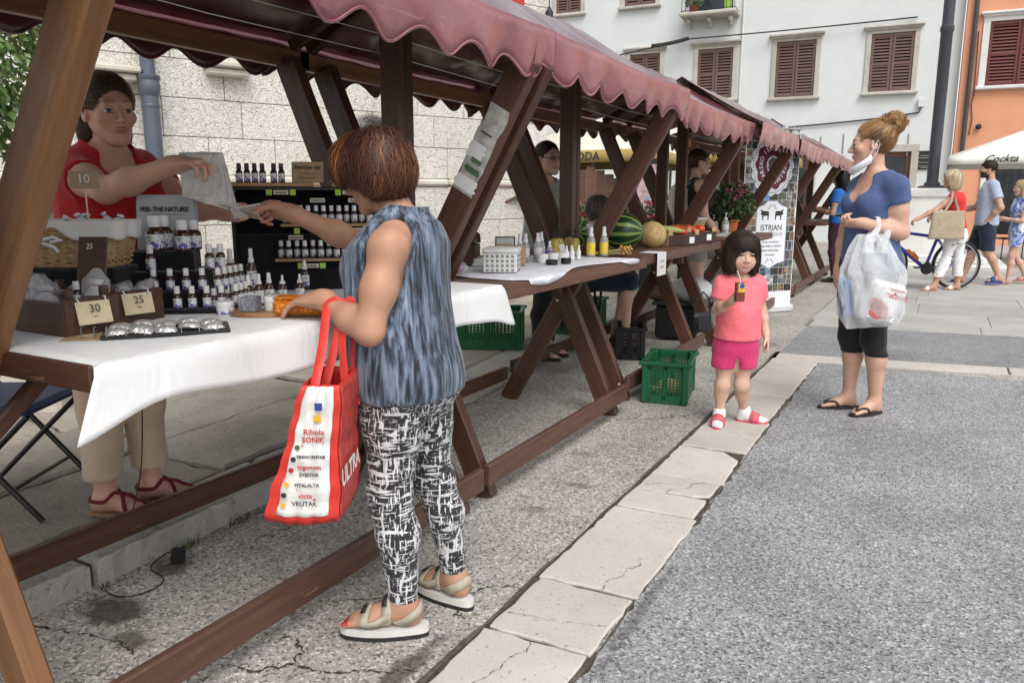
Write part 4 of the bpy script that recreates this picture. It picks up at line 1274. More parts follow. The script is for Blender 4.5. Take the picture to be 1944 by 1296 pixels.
def tors(J, yp, ys, st, s, bust=.0, infl_=0.0, glute=.9):
 fp = A(math.cos(yp), math.sin(yp), 0); fs = A(math.cos(ys), math.sin(ys), 0)
 st2 = [(t, a * s, b * s, o * s) for t, a, b, o in st]
 P = [p_torso(J['pel'], J['neck'], fp, fs, st2, .03, 2.3)]
 ax = J['neck'] - J['pel']
 rs = A(math.sin(ys), -math.cos(ys), 0); rp = A(math.sin(yp), -math.cos(yp), 0)
 if bust:
  for sg in (-1, 1): P.append(p_ell(J['pel'] + ax * .66 + fs * .085 * s + rs * sg * .07 * s, A(.066, .062, .066) * s * bust, None, .04))
 if glute:
  for sg in (-1, 1): P.append(p_ell(J['pel'] - fp * .055 * s + rp * sg * .072 * s - A(0, 0, .05 * s), A(.085, .085, .095) * s * glute, None, .05))
 for S_ in 'LR': P.append(p_cone(J['neck'] - A(0, 0, .02 * s), J['sh' + S_], .040 * s, .044 * s, .04))
 return P
def neckp(J, Rm, s, r_=.050):
 hc = J['head']
 return [p_cone(J['neck'] - A(0, 0, .03 * s), hc + Rm @ (A(0, -.028, -.045) * s), r_ * 1.06 * s, r_ * .90 * s, .018 * s)]
def skin_mesh(name, parts, mat, parent, origin, colfn, res, heads=(), boxes=()):
 VV = []; FF = []; CC = []; o = 0
 V_, F_ = sdf_mesh(parts, res)
 VV.append(V_); FF.append(F_); CC.append(colfn(V_)); o += len(V_)
 for pr, rs in list(heads) + list(boxes):
  V_, F_ = sdf_mesh(pr, rs)
  VV.append(V_); FF.append(F_ + o); CC.append(colfn(V_)); o += len(V_)
 return np_obj(name, np.concatenate(VV), np.concatenate(FF), mat, parent, origin, np.concatenate(CC))
def sole(name, an, f, s, parent, origin, mats, z=0.0, h=.025, L=(-.065, .205), wd=.044, strap=None, name2='strap', heel=0.0):
 f = nrm(A(f[0], f[1], 0)); lt = np.cross(f, A(0, 0, 1))
 o = A(an[0], an[1], z)
 pts = []
 for i in range(28):
  a = 2 * math.pi * i / 28
  x = (L[0] + L[1]) / 2 + (L[1] - L[0]) / 2 * math.cos(a)
  wv = wd * (1.0 if x > .07 else .82 + .18 * max(0, min(1, (x + .02) / .09)) * 1)
  y = wv * math.copysign(abs(math.sin(a)) ** .75, math.sin(a))
  pts.append(o + (f * x + lt * y) * s - np.asarray(origin))
 mb = MB()
 for li, (za, zb, m_) in enumerate(((0, h * .4, 0), (h * .4, h, 1))):
  mb.cur = m_ if len(mats) > 1 else 0
  mb.add([(p[0], p[1], p[2] + za) for p in pts] + [(p[0], p[1], p[2] + zb) for p in pts], [(i, (i + 1) % 28, 28 + (i + 1) % 28, 28 + i) for i in range(28)] + [tuple(range(28))[::-1], tuple(range(28, 56))])
 return mb.build(name, mats, parent)
def band_on(prims, path, width, thick, lift=.003, seg=24, nrm_hint=None):
 path = np.asarray(path, float)
 t = np.linspace(0, len(path) - 1, seg)
 i = np.minimum(t.astype(int), len(path) - 2); fr = (t - i)[:, None]
 p = path[i] * (1 - fr) + path[i + 1] * fr
 def grad(x, e=.003):
  return nrm_rows(np.stack([sdf_pts(prims, x + A(e, 0, 0)) - sdf_pts(prims, x - A(e, 0, 0)), sdf_pts(prims, x + A(0, e, 0)) - sdf_pts(prims, x - A(0, e, 0)), sdf_pts(prims, x + A(0, 0, e)) - sdf_pts(prims, x - A(0, 0, e))], -1))
 for _ in range(3):
  g = grad(p); p = p - g * (sdf_pts(prims, p) - lift)[:, None]
 g = grad(p)
 tn = nrm_rows(np.gradient(p, axis=0)); sd = nrm_rows(np.cross(tn, g))
 rings = []
 for (u, v) in ((-1, 0), (1, 0), (1, 1), (-1, 1)):
  rings.append(p + sd * u * width / 2 + g * v * thick)
 V_ = np.stack(rings, 1).reshape(-1, 3)
 F_ = [(4 * k + a, 4 * k + (a + 1) % 4, 4 * k + 4 + (a + 1) % 4, 4 * k + 4 + a) for k in range(seg - 1) for a in range(4)]
 return V_, np.array(F_)
def nrm_rows(v): return v / (np.linalg.norm(v, axis=-1, keepdims=True) + 1e-9)
# ==== people
m_skin = MC('skin', .5, .12, 220, .07, .4, .06, 18, bdist=.001)
def fabric(name, c0, c1=None, rough=.85, scale=9, bmp=.35, bscale=14, bdist=.02, weave=.12, sheen=.15):
 if name in MATS: return MATS[name]
 m, n, l, b = nodes_of(name)
 co = coords(n, l)
 a = tex(n, Scale=scale, Detail=4.0)
 l.new(co, a.inputs['Vector'])
 rp = ramp(n, [(.35, c0), (.65, c1 or tuple(min(1, x * 1.18) for x in c0))])
 l.new(a.outputs['Fac'], rp.inputs[0])
 l.new(rp.outputs[0], b.inputs['Base Color'])
 b.inputs['Roughness'].default_value = rough
 b.inputs['Sheen Weight'].default_value = sheen
 b.inputs['Specular IOR Level'].default_value = .25
 f = tex(n, Scale=bscale, Detail=3.0, Distortion=1.2)
 l.new(coords(n, l, (1, 1, .55)), f.inputs['Vector'])
 nb = bump(n, l, b, f.outputs['Fac'], bmp, bdist)
 w_ = tex(n, Scale=420.0, Detail=1.0)
 l.new(co, w_.inputs['Vector'])
 bump(n, l, b, w_.outputs['Fac'], weave, .002, nb)
 MATS[name] = m
 return m
def hatch_fabric():
 m, n, l, b = nodes_of('hatch_print')
 def lines(scale, th, nscale, seed):
  t = tex(n, Scale=1.0, Detail=2.5, Roughness=.55, Distortion=.25)
  l.new(coords(n, l, scale, loc=(seed, seed * .7, seed * 1.3)), t.inputs['Vector'])
  r_ = ramp(n, [(th, (0, 0, 0)), (th + .035, (1, 1, 1))])
  l.new(t.outputs['Fac'], r_.inputs[0])
  return r_.outputs[0]
 up = lines((95, 95, 13), .575, 1, 3.1)
 up2 = lines((150, 150, 22), .60, 1, 7.7)
 lv = lines((16, 16, 120), .580, 1, 5.3)
 lv2 = lines((30, 30, 190), .615, 1, 1.9)
 s_ = mathn(n, l, 'MAXIMUM', mathn(n, l, 'MAXIMUM', up, up2), mathn(n, l, 'MAXIMUM', lv, lv2))
 l.new(mixc(n, l, s_, (.018, .018, .024), (.66, .66, .67)), b.inputs['Base Color'])
 b.inputs['Roughness'].default_value = .8
 b.inputs['Sheen Weight'].default_value = .1
 f = tex(n, Scale=16.0, Detail=3.0, Distortion=1.0)
 l.new(coords(n, l, (1, 1, .6)), f.inputs['Vector'])
 bump(n, l, b, f.outputs['Fac'], .3, .015)
 return m
def shibori_fabric():
 m, n, l, b = nodes_of('shibori_print')
 t = tex(n, Scale=1.0, Detail=3.0, Roughness=.6, Distortion=.5)
 l.new(coords(n, l, (58, 58, 4.5)), t.inputs['Vector'])
 r_ = ramp(n, [(.38, (.012, .015, .026)), (.46, (.045, .062, .098)), (.56, (.14, .185, .26)), (.70, (.25, .31, .40))])
 l.new(t.outputs['Fac'], r_.inputs[0])
 g = tex(n, Scale=5.0, Detail=3.0)
 l.new(coords(n, l), g.inputs['Vector'])
 r2 = ramp(n, [(.3, (.62, .62, .64)), (.7, (1.2, 1.2, 1.18))])
 l.new(g.outputs['Fac'], r2.inputs[0])
 l.new(mixc(n, l, 1.0, r_.outputs[0], r2.outputs[0], 'MULTIPLY'), b.inputs['Base Color'])
 b.inputs['Roughness'].default_value = .8
 b.inputs['Sheen Weight'].default_value = .15
 f = tex(n, Scale=1.0, Detail=3.0, Distortion=.8)
 l.new(coords(n, l, (34, 34, 5)), f.inputs['Vector'])
 bump(n, l, b, f.outputs['Fac'], .45, .012)
 return m
def bob_flow(crown, down=1.0, back=0.0):
 def fl(q, rg):
  v = q - np.asarray(crown)
  v = v * A(1, 1, .3)
  v = v / (np.linalg.norm(v, axis=1, keepdims=True) + 1e-9)
  d = np.clip((.13 - q[:, 2]) / .1, 0, 1)[:, None]
  return v * (1 - .6 * d) + A(0, back, -down) * (.25 + .9 * d)
 return fl
# ---- the customer in front (grey-blue top, hatched trousers)
def customer():
 J = dict(pel=A(-1.278, 1.684, .795), neck=A(-1.285, 1.690, 1.205), head=A(-1.345, 1.664, 1.312), shL=A(-1.222, 1.556, 1.128), elL=A(-1.240, 1.492, .920), wrL=A(-1.430, 1.530, .985),
    shR=A(-1.395, 1.820, 1.138), elR=A(-1.600, 1.895, 1.110), wrR=A(-1.772, 1.772, 1.206), hipL=A(-1.262, 1.615, .760), knL=A(-1.283, 1.606, .426), anL=A(-1.262, 1.630, .100),
    hipR=A(-1.290, 1.762, .755), knR=A(-1.268, 1.805, .410), anR=A(-1.228, 1.846, .100))
 O = A(-1.27, 1.68, 0)
 root = thing('person', 'woman with short copper-brown hair in grey-blue top and hatched trousers paying at the stall', 'person', O)
 s = .87; yp = R(183); ys = R(176)
 Rh = hpr(R(186), R(-16), R(4)); hs_ = .88; hc = J['head']
 st = [(-.30, .140, .105, -.005), (-.1, .172, .130, -.012), (.06, .172, .134, -.006), (.28, .160, .130, .006), (.45, .154, .126, .010), (.66, .158, .122, .008), (.82, .152, .104, -.008), (.95, .10, .076, -.02), (1.02, .06, .05, -.02)]
 T = tors(J, yp, ys, st, s, .9, glute=.95)
 G = limb(J, s, 1.08, 1.0, yp)
 fL = A(-.177, -.10, 0); fR = A(-.188, .03, 0)
 ftL = foot_prims(J['anL'], fL, .93, .035); ftR = foot_prims(J['anR'], fR, .93, .035)
 head = head_prims(hc, Rh, hs_)
 nk = neckp(J, Rh, s, .056)
 hL, tipL = hand_prims(J['wrL'], A(-.93, -.10, -.12), A(.05, .05, -1), A(-.3, .8, 0), .95, ((14, 18, 12), (16, 20, 12), (18, 22, 14), (22, 24, 16)), 5, (.8, .5, .2), (10, 8))
 hR, tipR = hand_prims(J['wrR'], A(-.80, -.10, .10), A(.1, -.75, -.6), A(-.2, 0, .9), .95, ((48, 62, 30), (52, 68, 40), (58, 70, 45), (62, 70, 45)), 1, (.85, .30, .55), (18, 14))
 sk = A(.47, .255, .165)
 def colr(V_):
  c = face_colors(V_, hc, Rh, hs_, sk, (.42, .16, .13), (.10, .05, .03))
  w_ = wav(V_, 60, 4)
  c = c * (1 + .06 * w_[:, None])
  for tips in (tipL, tipR):
   for t in tips: c = np.where((np.linalg.norm(V_ - t, axis=1) < .013)[:, None], c * A(1.12, .86, .84), c)
  for an, f in ((J['anL'], fL), (J['anR'], fR)):   # painted toe nails
   f = nrm(f); lt = np.cross(f, A(0, 0, 1))
   q = V_ - A(an[0], an[1], .035)
   m_ = (q @ f > .158) & (q[:, 2] > .012) & (np.abs(q @ lt) < .045) & (q[:, 2] < .05)
   c = np.where(m_[:, None], A(.45, .03, .04), c)
  return c
 body = [*T, *G['upL'], *G['foL'], *G['upR'], *G['foR'], *G['thL'], *G['thR'], *G['caL'], *G['caR'], *nk, *ftL, *ftR]
 skin_mesh('body', body, m_skin, root, O, colr, .0075, heads=[(head + nk, .0045)], boxes=[(hL + G['foL'], .0036), (hR + G['foR'], .0036), (ftL, .004), (ftR, .004)])
 eyes(root, O, hc, Rh, hs_)
 tr = [infl(p, .010) for p in T[:1] + T[3:5]] + [infl(p, .010) for k in ('thL', 'thR', 'caL', 'caR') for p in G[k]] + [p_plane(J['pel'] + A(0, 0, .13), (0, 0, 1)), p_plane(A(0, 0, .108), (0, 0, -1))]
 garment('trousers', tr, .007, root, O, hatch_fabric(), .0030, (22, 22, 30), 3, fine=.0012)
 tp = [infl(p, .017) for p in T]
 tp += [p_torso(J['pel'], J['neck'], A(math.cos(yp), math.sin(yp), 0), A(math.cos(ys), math.sin(ys), 0), [(-.25, .158, .132, -.004), (.0, .162, .134, -.004), (.3, .152, .130, .005), (.5, .14, .113, .008)], .03)]
 tp += [p_plane(A(0, 0, .715), (0, 0, -1))]
 for S_ in 'LR':
  d = nrm(J['el' + S_] - J['sh' + S_])
  tp.append(p_cone(J['sh' + S_] - d * .03, J['sh' + S_] + (J['el' + S_] - J['sh' + S_]) * .38, .060, .066, .012, 's'))
  out = nrm(J['sh' + S_] - J['neck'])
  tp.append(p_ell(J['sh' + S_] + out * .035, A(.062, .062, .085), None, .012, 's'))
 tp.append(p_cone(J['neck'] + A(.008, 0, .008), hc, .066, .085, .008, 's'))
 tp.append(p_cone(A(-1.16, 1.50, .60), A(-1.20, 1.52, .80), .016, .005, .004, 's'))
 garment('top', tp, .0068, root, O, shibori_fabric(), .0040, (20, 20, 11), 8, fine=.0022)
 E = lambda x, y, z, a, b, c_, k=.03, op='u': p_ell(hc + Rh @ (A(x, y, z) * hs_), A(a, b, c_) * hs_, Rh, k, op)
 cap = [E(0, -.018, .034, .086, .105, .094), E(0, -.058, -.012, .076, .058, .070), E(-.066, -.018, .0, .030, .058, .058), E(.066, -.018, .0, .030, .058, .058), E(0, .045, .075, .07, .06, .045), E(-.05, .052, .035, .034, .045, .052), E(.05, .052, .035, .034, .045, .052),
   E(0, .115, -.050, .078, .060, .090, .012, 's'), E(-.075, .045, -.075, .04, .050, .058, .012, 's'), E(.075, .045, -.075, .04, .050, .058, .012, 's')]
 cc = [(.105, .040, .020), (.27, .10, .032), (.38, .15, .05), (.055, .022, .014), (.045, .02, .014), (.075, .03, .018), (.14, .055, .024)]
 strands('hair', cap, root, O, Rh, hc, hs_, bob_flow((.01, -.05, .13), .9, .12), 10000, .14, cc, .0011, .018, 5, .0055, steps=10, jitter=.24, free=.16)
 m_sole = M('sole_white', (.62, .61, .58), .6, .1, 20, .2); m_blk = M('rubber_black', (.02, .02, .022), .7, .2, 30, .2); m_bei = M('nubuck_beige', (.40, .36, .28), .85, .12, 40, .2)
 for an, f, ft in ((J['anL'], fL, ftL), (J['anR'], fR, ftR)):
  so = sole('sandal', an, f, .95, root, O, [m_blk, m_sole], 0.0, .034, (-.076, .198), .046)
  fn = nrm(f); lt = np.cross(fn, A(0, 0, 1)); b0 = A(an[0], an[1], .034)
  w = lambda a, b, c: b0 + (fn * a + lt * b) * .95 + A(0, 0, c)
  full = ft + [p_cone(an, A(*an[:2], .16), .034, .036, .02)]
  for path, wd, mt in (([w(.045, .06, .0), w(.05, .045, .05), w(.045, 0, .09), w(.05, -.045, .05), w(.045, -.06, .0)], .030, m_bei), ([w(.118, .06, .0), w(.118, .04, .04), w(.115, 0, .07), w(.118, -.04, .04), w(.118, -.06, .0)], .026, m_bei),
        ([w(.02, .055, .0), w(-.03, .05, .04), w(-.075, 0, .066), w(-.03, -.05, .04), w(.02, -.055, .0)], .028, m_bei), ([w(.045, .05, .035), w(.08, .05, .02), w(.118, .05, .015)], .022, m_bei), ([w(.045, -.05, .035), w(.08, -.05, .02), w(.118, -.05, .015)], .022, m_bei),
        ([w(.056, .03, .07), w(.052, 0, .09), w(.056, -.03, .07)], .016, m_blk), ([w(.124, .025, .05), w(.120, 0, .06), w(.124, -.025, .05)], .014, m_blk)):
   V_, F_ = band_on(full, path, wd, .0035, .002 if mt is m_bei else .0065, 22)
   np_obj('strap', V_, F_, mt, so, O)
 return J, tipL, tipR
CJ, CTL, CTR = customer()
# ---- the seller behind the table (red T-shirt)
def seller():
 J = dict(pel=A(-2.575, 1.68, .915), neck=A(-2.545, 1.700, 1.415), head=A(-2.525, 1.706, 1.540), shL=A(-2.565, 1.838, 1.362), elL=A(-2.380, 1.870, 1.222), wrL=A(-2.170, 1.872, 1.200),
    shR=A(-2.580, 1.570, 1.345), elR=A(-2.315, 1.530, 1.275), wrR=A(-2.090, 1.612, 1.352), hipL=A(-2.56, 1.745, .87), knL=A(-2.554, 1.755, .50), anL=A(-2.570, 1.770, .165),
    hipR=A(-2.575, 1.62, .87), knR=A(-2.585, 1.605, .50), anR=A(-2.605, 1.605, .165))
 O = A(-2.57, 1.68, .1)
 root = thing('person', 'woman in red T-shirt and beige trousers behind the first stall, holding out a bag', 'person', O)
 s = 1.0; yp = R(-5); ys = R(-6)
 Rh = hpr(R(-14), R(-3), R(-3)); hs_ = 1.04; hc = J['head']
 st = [(-.26, .150, .110, -.005), (-.1, .172, .125, -.012), (.06, .170, .124, -.008), (.28, .150, .115, 0), (.45, .142, .110, .004), (.66, .155, .118, .010), (.82, .155, .100, .0), (.95, .105, .072, -.006), (1.02, .06, .05, -.006)]
 T = tors(J, yp, ys, st, s, 1.0)
 G = limb(J, s, 1.05, 1.0, yp)
 fL = A(.8, .75, 0); fR = A(.9, .45, 0)
 ftL = foot_prims(J['anL'], fL, .93, .115); ftR = foot_prims(J['anR'], fR, .93, .115)
 head = head_prims(hc, Rh, hs_); nk = neckp(J, Rh, s, .052)
 hR, tipR = hand_prims(J['wrR'], A(.86, .30, .10), A(.25, .2, -.9), A(-.25, .8, -.1), .96, ((30, 45, 25), (34, 48, 28), (38, 52, 30), (44, 56, 32)), 2, (.75, .35, .75), (12, 10))
 hL, tipL = hand_prims(J['wrL'], A(.95, .10, -.16), A(-.1, -.35, .9), A(.1, -.9, .25), .96, ((62, 80, 45), (66, 84, 45), (70, 84, 45), (72, 84, 45)), 1, (.8, .35, .55), (25, 22))
 sk = A(.62, .36, .255)
 def colr(V_):
  c = face_colors(V_, hc, Rh, hs_, sk, (.40, .15, .13), (.17, .095, .06), .75)
  return c * (1 + .05 * wav(V_, 60, 5)[:, None])
 body = [*T, *G['upL'], *G['foL'], *G['upR'], *G['foR'], *G['thL'], *G['thR'], *G['caL'], *G['caR'], *nk, *ftL, *ftR]
 skin_mesh('body', body, m_skin, root, O, colr, .008, heads=[(head + nk, .0042)], boxes=[(hL + G['foL'], .0036), (hR + G['foR'], .0036), (ftL, .0045), (ftR, .0045)])
 eyes(root, O, hc, Rh, hs_, (.06, .075, .08))
 tr = [infl(p, .012) for p in T[:1] + T[3:5]] + [infl(p, .014) for k in ('thL', 'thR') for p in G[k]]
 for S_ in 'LR':
  tr += [p_cone(J['kn' + S_], J['an' + S_] + A(0, 0, .06), .070, .066, .03), p_cone(J['kn' + S_] + A(0, 0, .1), J['kn' + S_], .074, .070, .03)]
 tr += [p_plane(J['pel'] + A(0, 0, .12), (0, 0, 1)), p_plane(A(0, 0, .245), (0, 0, -1))]
 garment('trousers', tr, .008, root, O, fabric('beige_cotton', s2l(196, 174, 150), None, .9, 6, .4), .004, (18, 18, 14), 13, fine=.0018)
 sh = [infl(p, .016) for p in T] + [p_torso(J['pel'], J['neck'], A(1, -.05, 0), A(1, -.05, 0), [(-.2, .186, .145, 0), (.1, .182, .142, 0), (.4, .165, .132, .006), (.6, .16, .13, .008)], .03)]
 for S_, e in (('L', .55), ('R', .50)):
  a = J['sh' + S_]; b = a + (J['el' + S_] - a) * e
  sh += [p_cone(a, b, .061, .066, .025, flat=True)]
 sh += [p_plane(A(0, 0, .80), (0, 0, -1)), p_cone(J['neck'] + A(.005, 0, .012), hc, .078, .09, .008, 's'), p_ell(J['neck'] + A(.085, -.008, -.035), A(.058, .066, .070), None, .012, 's')]
 garment('t_shirt', sh, .0075, root, O, fabric('red_cotton', (.36, .010, .012), (.44, .016, .016), .85), .0042, (16, 16, 14), 21, fine=.0018)
 E = lambda x, y, z, a, b, c_, k=.03, op='u': p_ell(hc + Rh @ (A(x, y, z) * hs_), A(a, b, c_) * hs_, Rh, k, op)
 cap = [E(0, -.020, .036, .082, .102, .092), E(0, -.075, -.055, .050, .045, .075), E(.052, -.06, -.06, .028, .04, .06), E(-.052, -.06, -.06, .028, .04, .06), E(0, .10, -.025, .076, .062, .098, .012, 's'), E(.085, .035, -.05, .03, .055, .065, .01, 's'), E(-.085, .035, -.05, .03, .055, .065, .01, 's')]
 cc = [(.16, .085, .045), (.10, .052, .03), (.24, .135, .07), (.07, .038, .024)]
 def fl(q, rg):
  back = np.where(q[:, 1:2] > -.03, 1, .2)
  fr = np.clip((q[:, 1:2] - .02) / .05, 0, 1)
  return A(0, -1, -.25) * back + A(0, -.1, -1) * (1.1 - back) + A(0, 0, .9) * fr + np.sign(q[:, :1]) * A(.35, 0, 0) * (1 - fr)
 strands('hair', cap, root, O, Rh, hc, hs_, fl, 5000, .14, cc, .0011, .007, 15, .006, jitter=.16)
 ch = [hc + Rh @ (A(.058 * math.cos(a), .03 + .052 * math.sin(a), -.155 + (-.028 if math.sin(a) > 0 else .03) * abs(math.sin(a))) * hs_) - O for a in np.linspace(R(-20), R(200), 24)]
 MB().tube(ch, .0014, 5).build('necklace', M('gold', (.75, .52, .22), .3, .1, metal=1), root)
 m_rs = M('red_strap', (.17, .012, .02), .8, .2, 60, .3); m_cork = M('tan_sole', (.30, .18, .10), .8, .15, 30)
 for an, f, ft in ((J['anL'], fL, ftL), (J['anR'], fR, ftR)):
  so = sole('sandal', an, f, .93, root, O, [m_cork, m_cork], .1, .015, (-.07, .195), .044)
  fn = nrm(f); lt = np.cross(fn, A(0, 0, 1)); b0 = A(an[0], an[1], .115)
  w = lambda a, b, c: b0 + (fn * a + lt * b) * .93 + A(0, 0, c)
  full = ft + [p_cone(an, A(*an[:2], .30), .034, .036, .02)]
  for path in ([w(.11, .05, .0), w(.08, .02, .06), w(.05, -.02, .08), w(.02, -.045, .05), w(-.05, -.04, .05), w(-.07, 0, .055)], [w(.11, -.05, .0), w(.08, -.02, .06), w(.05, .02, .08), w(.02, .045, .05), w(-.05, .04, .05), w(-.07, 0, .055)], [w(.15, .0, .01), w(.12, .0, .05), w(.08, 0, .07)]):
   V_, F_ = band_on(full, path, .012, .006, .002, 24)
   np_obj('strap', V_, F_, m_rs, so, O)
 return J, tipL, tipR
SJ, STL, STR = seller()
# ---- generic figure, dressed by options
def figure(label, J, O, yp, ys, head_yaw, s=1.0, hs_=1.0, head_pitch=0, head_roll=0, st=FEM, bust=.8, glute=.85, arm=1.0, leg=1.0, skin=(.52, .32, .235), lip=(.42, .17, .15), brow=(.09, .05, .035), res=.012,
   child=False, male=False, top=None, bottom=None, hair=None, shoes=None, fdir=None, hands=None, hres=.006, sole_z=.0, iris=(.05, .03, .02), collar=.072, vneck=None, beard=None, heel=None, eye=True, feet=True):
 root = thing('person', label, 'person', O)
 Rh = hpr(head_yaw, head_pitch, head_roll); hc = J['head']
 T = tors(J, yp, ys, st, s, bust, glute=glute)
 G = limb(J, s, arm, leg, yp)
 fd = fdir or (A(math.cos(yp), math.sin(yp), 0),) * 2
 ft = {}
 for S_, f in zip('LR', fd): ft[S_] = foot_prims(J['an' + S_], f, .9 * s, J['an' + S_][2] - .065 * s)
 head = head_prims(hc, Rh, hs_, child, male); nk = neckp(J, Rh, s, .046 if not male else .056)
 HP = {}; tips = {}
 for S_ in 'LR':
  h = (hands or {}).get(S_)
  fo = nrm(J['wr' + S_] - J['el' + S_])
  if h is None:
   lt = A(math.sin(ys), -math.cos(ys), 0) * (1 if S_ == 'R' else -1)
   h = dict(d=fo, n=-lt, th=A(math.cos(ys), math.sin(ys), 0))
  HP[S_], tips[S_] = hand_prims(J['wr' + S_], h.get('d', fo), h['n'], h['th'], h.get('s', .92 * s), h.get('curl', ((25, 30, 20),) * 4), h.get('spread', 3), h.get('thumb', (.8, .45, .3)), h.get('tb', (12, 10)))
 sk = np.asarray(skin)
 def colr(V_):
  c = face_colors(V_, hc, Rh, hs_, sk, lip, brow)
  if beard is not None:
   q = ((V_ - hc) @ Rh) / hs_
   m_ = (q[:, 2] < -.030 - .03 * (q[:, 1] < .02)) & (q[:, 2] > -.12) & (q[:, 1] > -.01) & ~((np.abs(q[:, 0]) < .02) & (np.abs(q[:, 2] + .058) < .008))
   c = np.where(m_[:, None], np.asarray(beard) * (1 + .3 * wav(V_, 400, 3)[:, None]), c)
  return c * (1 + .05 * wav(V_, 50, 6)[:, None])
 body = [*T, *nk]
 for S_ in 'LR': body += G['up' + S_] + G['fo' + S_] + G['th' + S_] + G['ca' + S_] + (ft[S_] if feet else [])
 boxes = [(HP[S_] + G['fo' + S_], hres) for S_ in 'LR']
 if feet and res < .011: boxes += [(ft[S_], hres) for S_ in 'LR']
 skin_mesh('body', body, m_skin, root, O, colr, res, heads=[(head + nk, min(.0075, res * .6))], boxes=boxes)
 if eye: eyes(root, O, hc, Rh, hs_, iris)
 if bottom:
  k = bottom['kind']; e = bottom.get('e', .012) * .62; mt = bottom['mat']
  P = [infl(p, e) for p in T[:1] + ([T[-4], T[-3]] if glute else [])]
  lo = bottom['hem']
  for S_ in 'LR':
   if k == 'shorts':
    a = J['hip' + S_]; b = J['kn' + S_]
    P += [p_cone(a, b, .090 * s * leg + e, .078 * s * leg + e, .010)] + [infl(p, e) for p in G['th' + S_]]
   else:
    P += [infl(p, e) for p in G['th' + S_]]
    if k == 'loose': P += [p_cone(J['kn' + S_], J['an' + S_], .066 * s + e, .062 * s + e, .03)]
    else: P += [infl(p, e) for p in G['ca' + S_]]
  if k == 'shorts' and bottom.get('split'):
   m_ = (J['hipL'] + J['hipR']) / 2; P += [p_ell(A(m_[0], m_[1], lo - .01), A(.013, .2, bottom['split']), hpr(yp), .006, 's')]
  P += [p_plane(J['pel'] + A(0, 0, bottom.get('waist', .12) * s), (0, 0, 1)), p_plane(A(0, 0, lo), (0, 0, -1))]
  garment(bottom.get('name', 'trousers'), P, res, root, O, mt, bottom.get('wr', .004), bottom.get('freq', (20, 20, 18)), 31, fine=.0015 if res < .011 else 0)
  if bottom.get('cuff'):
   for S_ in 'LR':
    pass
 if top:
  e = top.get('e', .014)
  P = [infl(p, e) for p in T]
  f = A(math.cos(ys), math.sin(ys), 0)
  if top.get('drape'): P += [p_torso(J['pel'], J['neck'], A(math.cos(yp), math.sin(yp), 0), f, [(t, a * s, b * s, o * s) for t, a, b, o in top['drape']], .03)]
  for S_ in 'LR':
   a = J['sh' + S_]; b = a + (J['el' + S_] - a) * top.get('sleeve', .5)
   if top.get('sleeve', .5) > 0: P += [p_cone(a, b, .052 * s * arm + e * .6, (.052 * s * arm + e), .025, flat=True)]
   else:
    out = nrm(a - J['neck'])
    P += [p_ell(a + out * .03, A(.06, .06, .075) * s, None, .012, 's')]
  P += [p_plane(A(0, 0, top['hem']), (0, 0, -1)), p_cone(J['neck'] + A(0, 0, .012 * s), hc, collar * s, .085 * s, .008, 's')]
  if vneck: P += [p_ell(J['neck'] + f * vneck[0] * s + A(0, 0, vneck[1] * s), A(*vneck[2]) * s, hpr(ys), .012, 's')]
  garment(top.get('name', 't_shirt'), P, res, root, O, top['mat'], top.get('wr', .004), top.get('freq', (18, 18, 15)), 41, fine=.0016 if res < .011 else 0)
 if hair:
  E = lambda x, y, z, a, b, c_, k=.03, op='u': p_ell(hc + Rh @ (A(x, y, z) * hs_), A(a, b, c_) * hs_, Rh, k, op)
  cap = [E(*c_) for c_ in hair['cap']]
  ho = strands('hair', cap, root, O, Rh, hc, hs_, hair['flow'], hair['n'], hair['len'], hair['cols'], hair.get('w', .0016), hair.get('lift', .008), 9, hair.get('res', .008), jitter=hair.get('jit', .2), steps=hair.get('steps', 8), free=hair.get('free', 0))
 for S_, f in zip('LR', fd):
  if shoes and feet: shoes(S_, J['an' + S_], f, s, root, O, ft[S_], J['an' + S_][2] - .065 * s)
 return dict(root=root, J=J, O=O, Rh=Rh, hc=hc, hs=hs_, T=T, G=G, tips=tips, ft=ft)
def shoe_slide(m_sole_, m_strap, h=.02, wide=.05, pos=.10, thong=False, two=False):
 def fn(S_, an, f, s, root, O, ft, z):
  so = sole('sandal', an, f, .92 * s, root, O, [m_sole_, m_sole_], z - h, h + .002, (-.07, .20), .046)
  fn_ = nrm(A(f[0], f[1], 0)); lt = np.cross(fn_, A(0, 0, 1)); b0 = A(an[0], an[1], z)
  w = lambda a, b, c: b0 + (fn_ * a + lt * b) * s + A(0, 0, c * s)
  if thong: paths = [([w(.06, .048, 0), w(.09, .03, .035), w(.145, -.012, .02)], .012), ([w(.06, -.048, 0), w(.09, -.03, .035), w(.145, -.012, .02)], .012)]
  else: paths = [([w(pos, .052, 0), w(pos, .04, .035), w(pos - .005, 0, .06), w(pos, -.04, .035), w(pos, -.052, 0)], wide)]
  for path, wd in paths:
   V_, F_ = band_on(ft, path, wd, .004, .002, 16)
   np_obj('strap', V_, F_, m_strap, so, O)
 return fn
def shoe_closed(m_, m_s):
 def fn(S_, an, f, s, root, O, ft, z):
  P = [infl(p, .008) for p in ft] + [p_plane(A(0, 0, z + .075), (0, 0, 1))]
  garment('shoe', P, .009, root, O, m_, 0)
 return fn
STD = [(0, -.018, .034, .082, .102, .094)]
FACE = (0, .108, -.035, .074, .062, .098, .012, 's')
def back_flow(q, rg):
 fr = np.clip((q[:, 1:2] - .02) / .05, 0, 1)
 return A(0, -1, -.15) + A(0, 0, .9) * fr
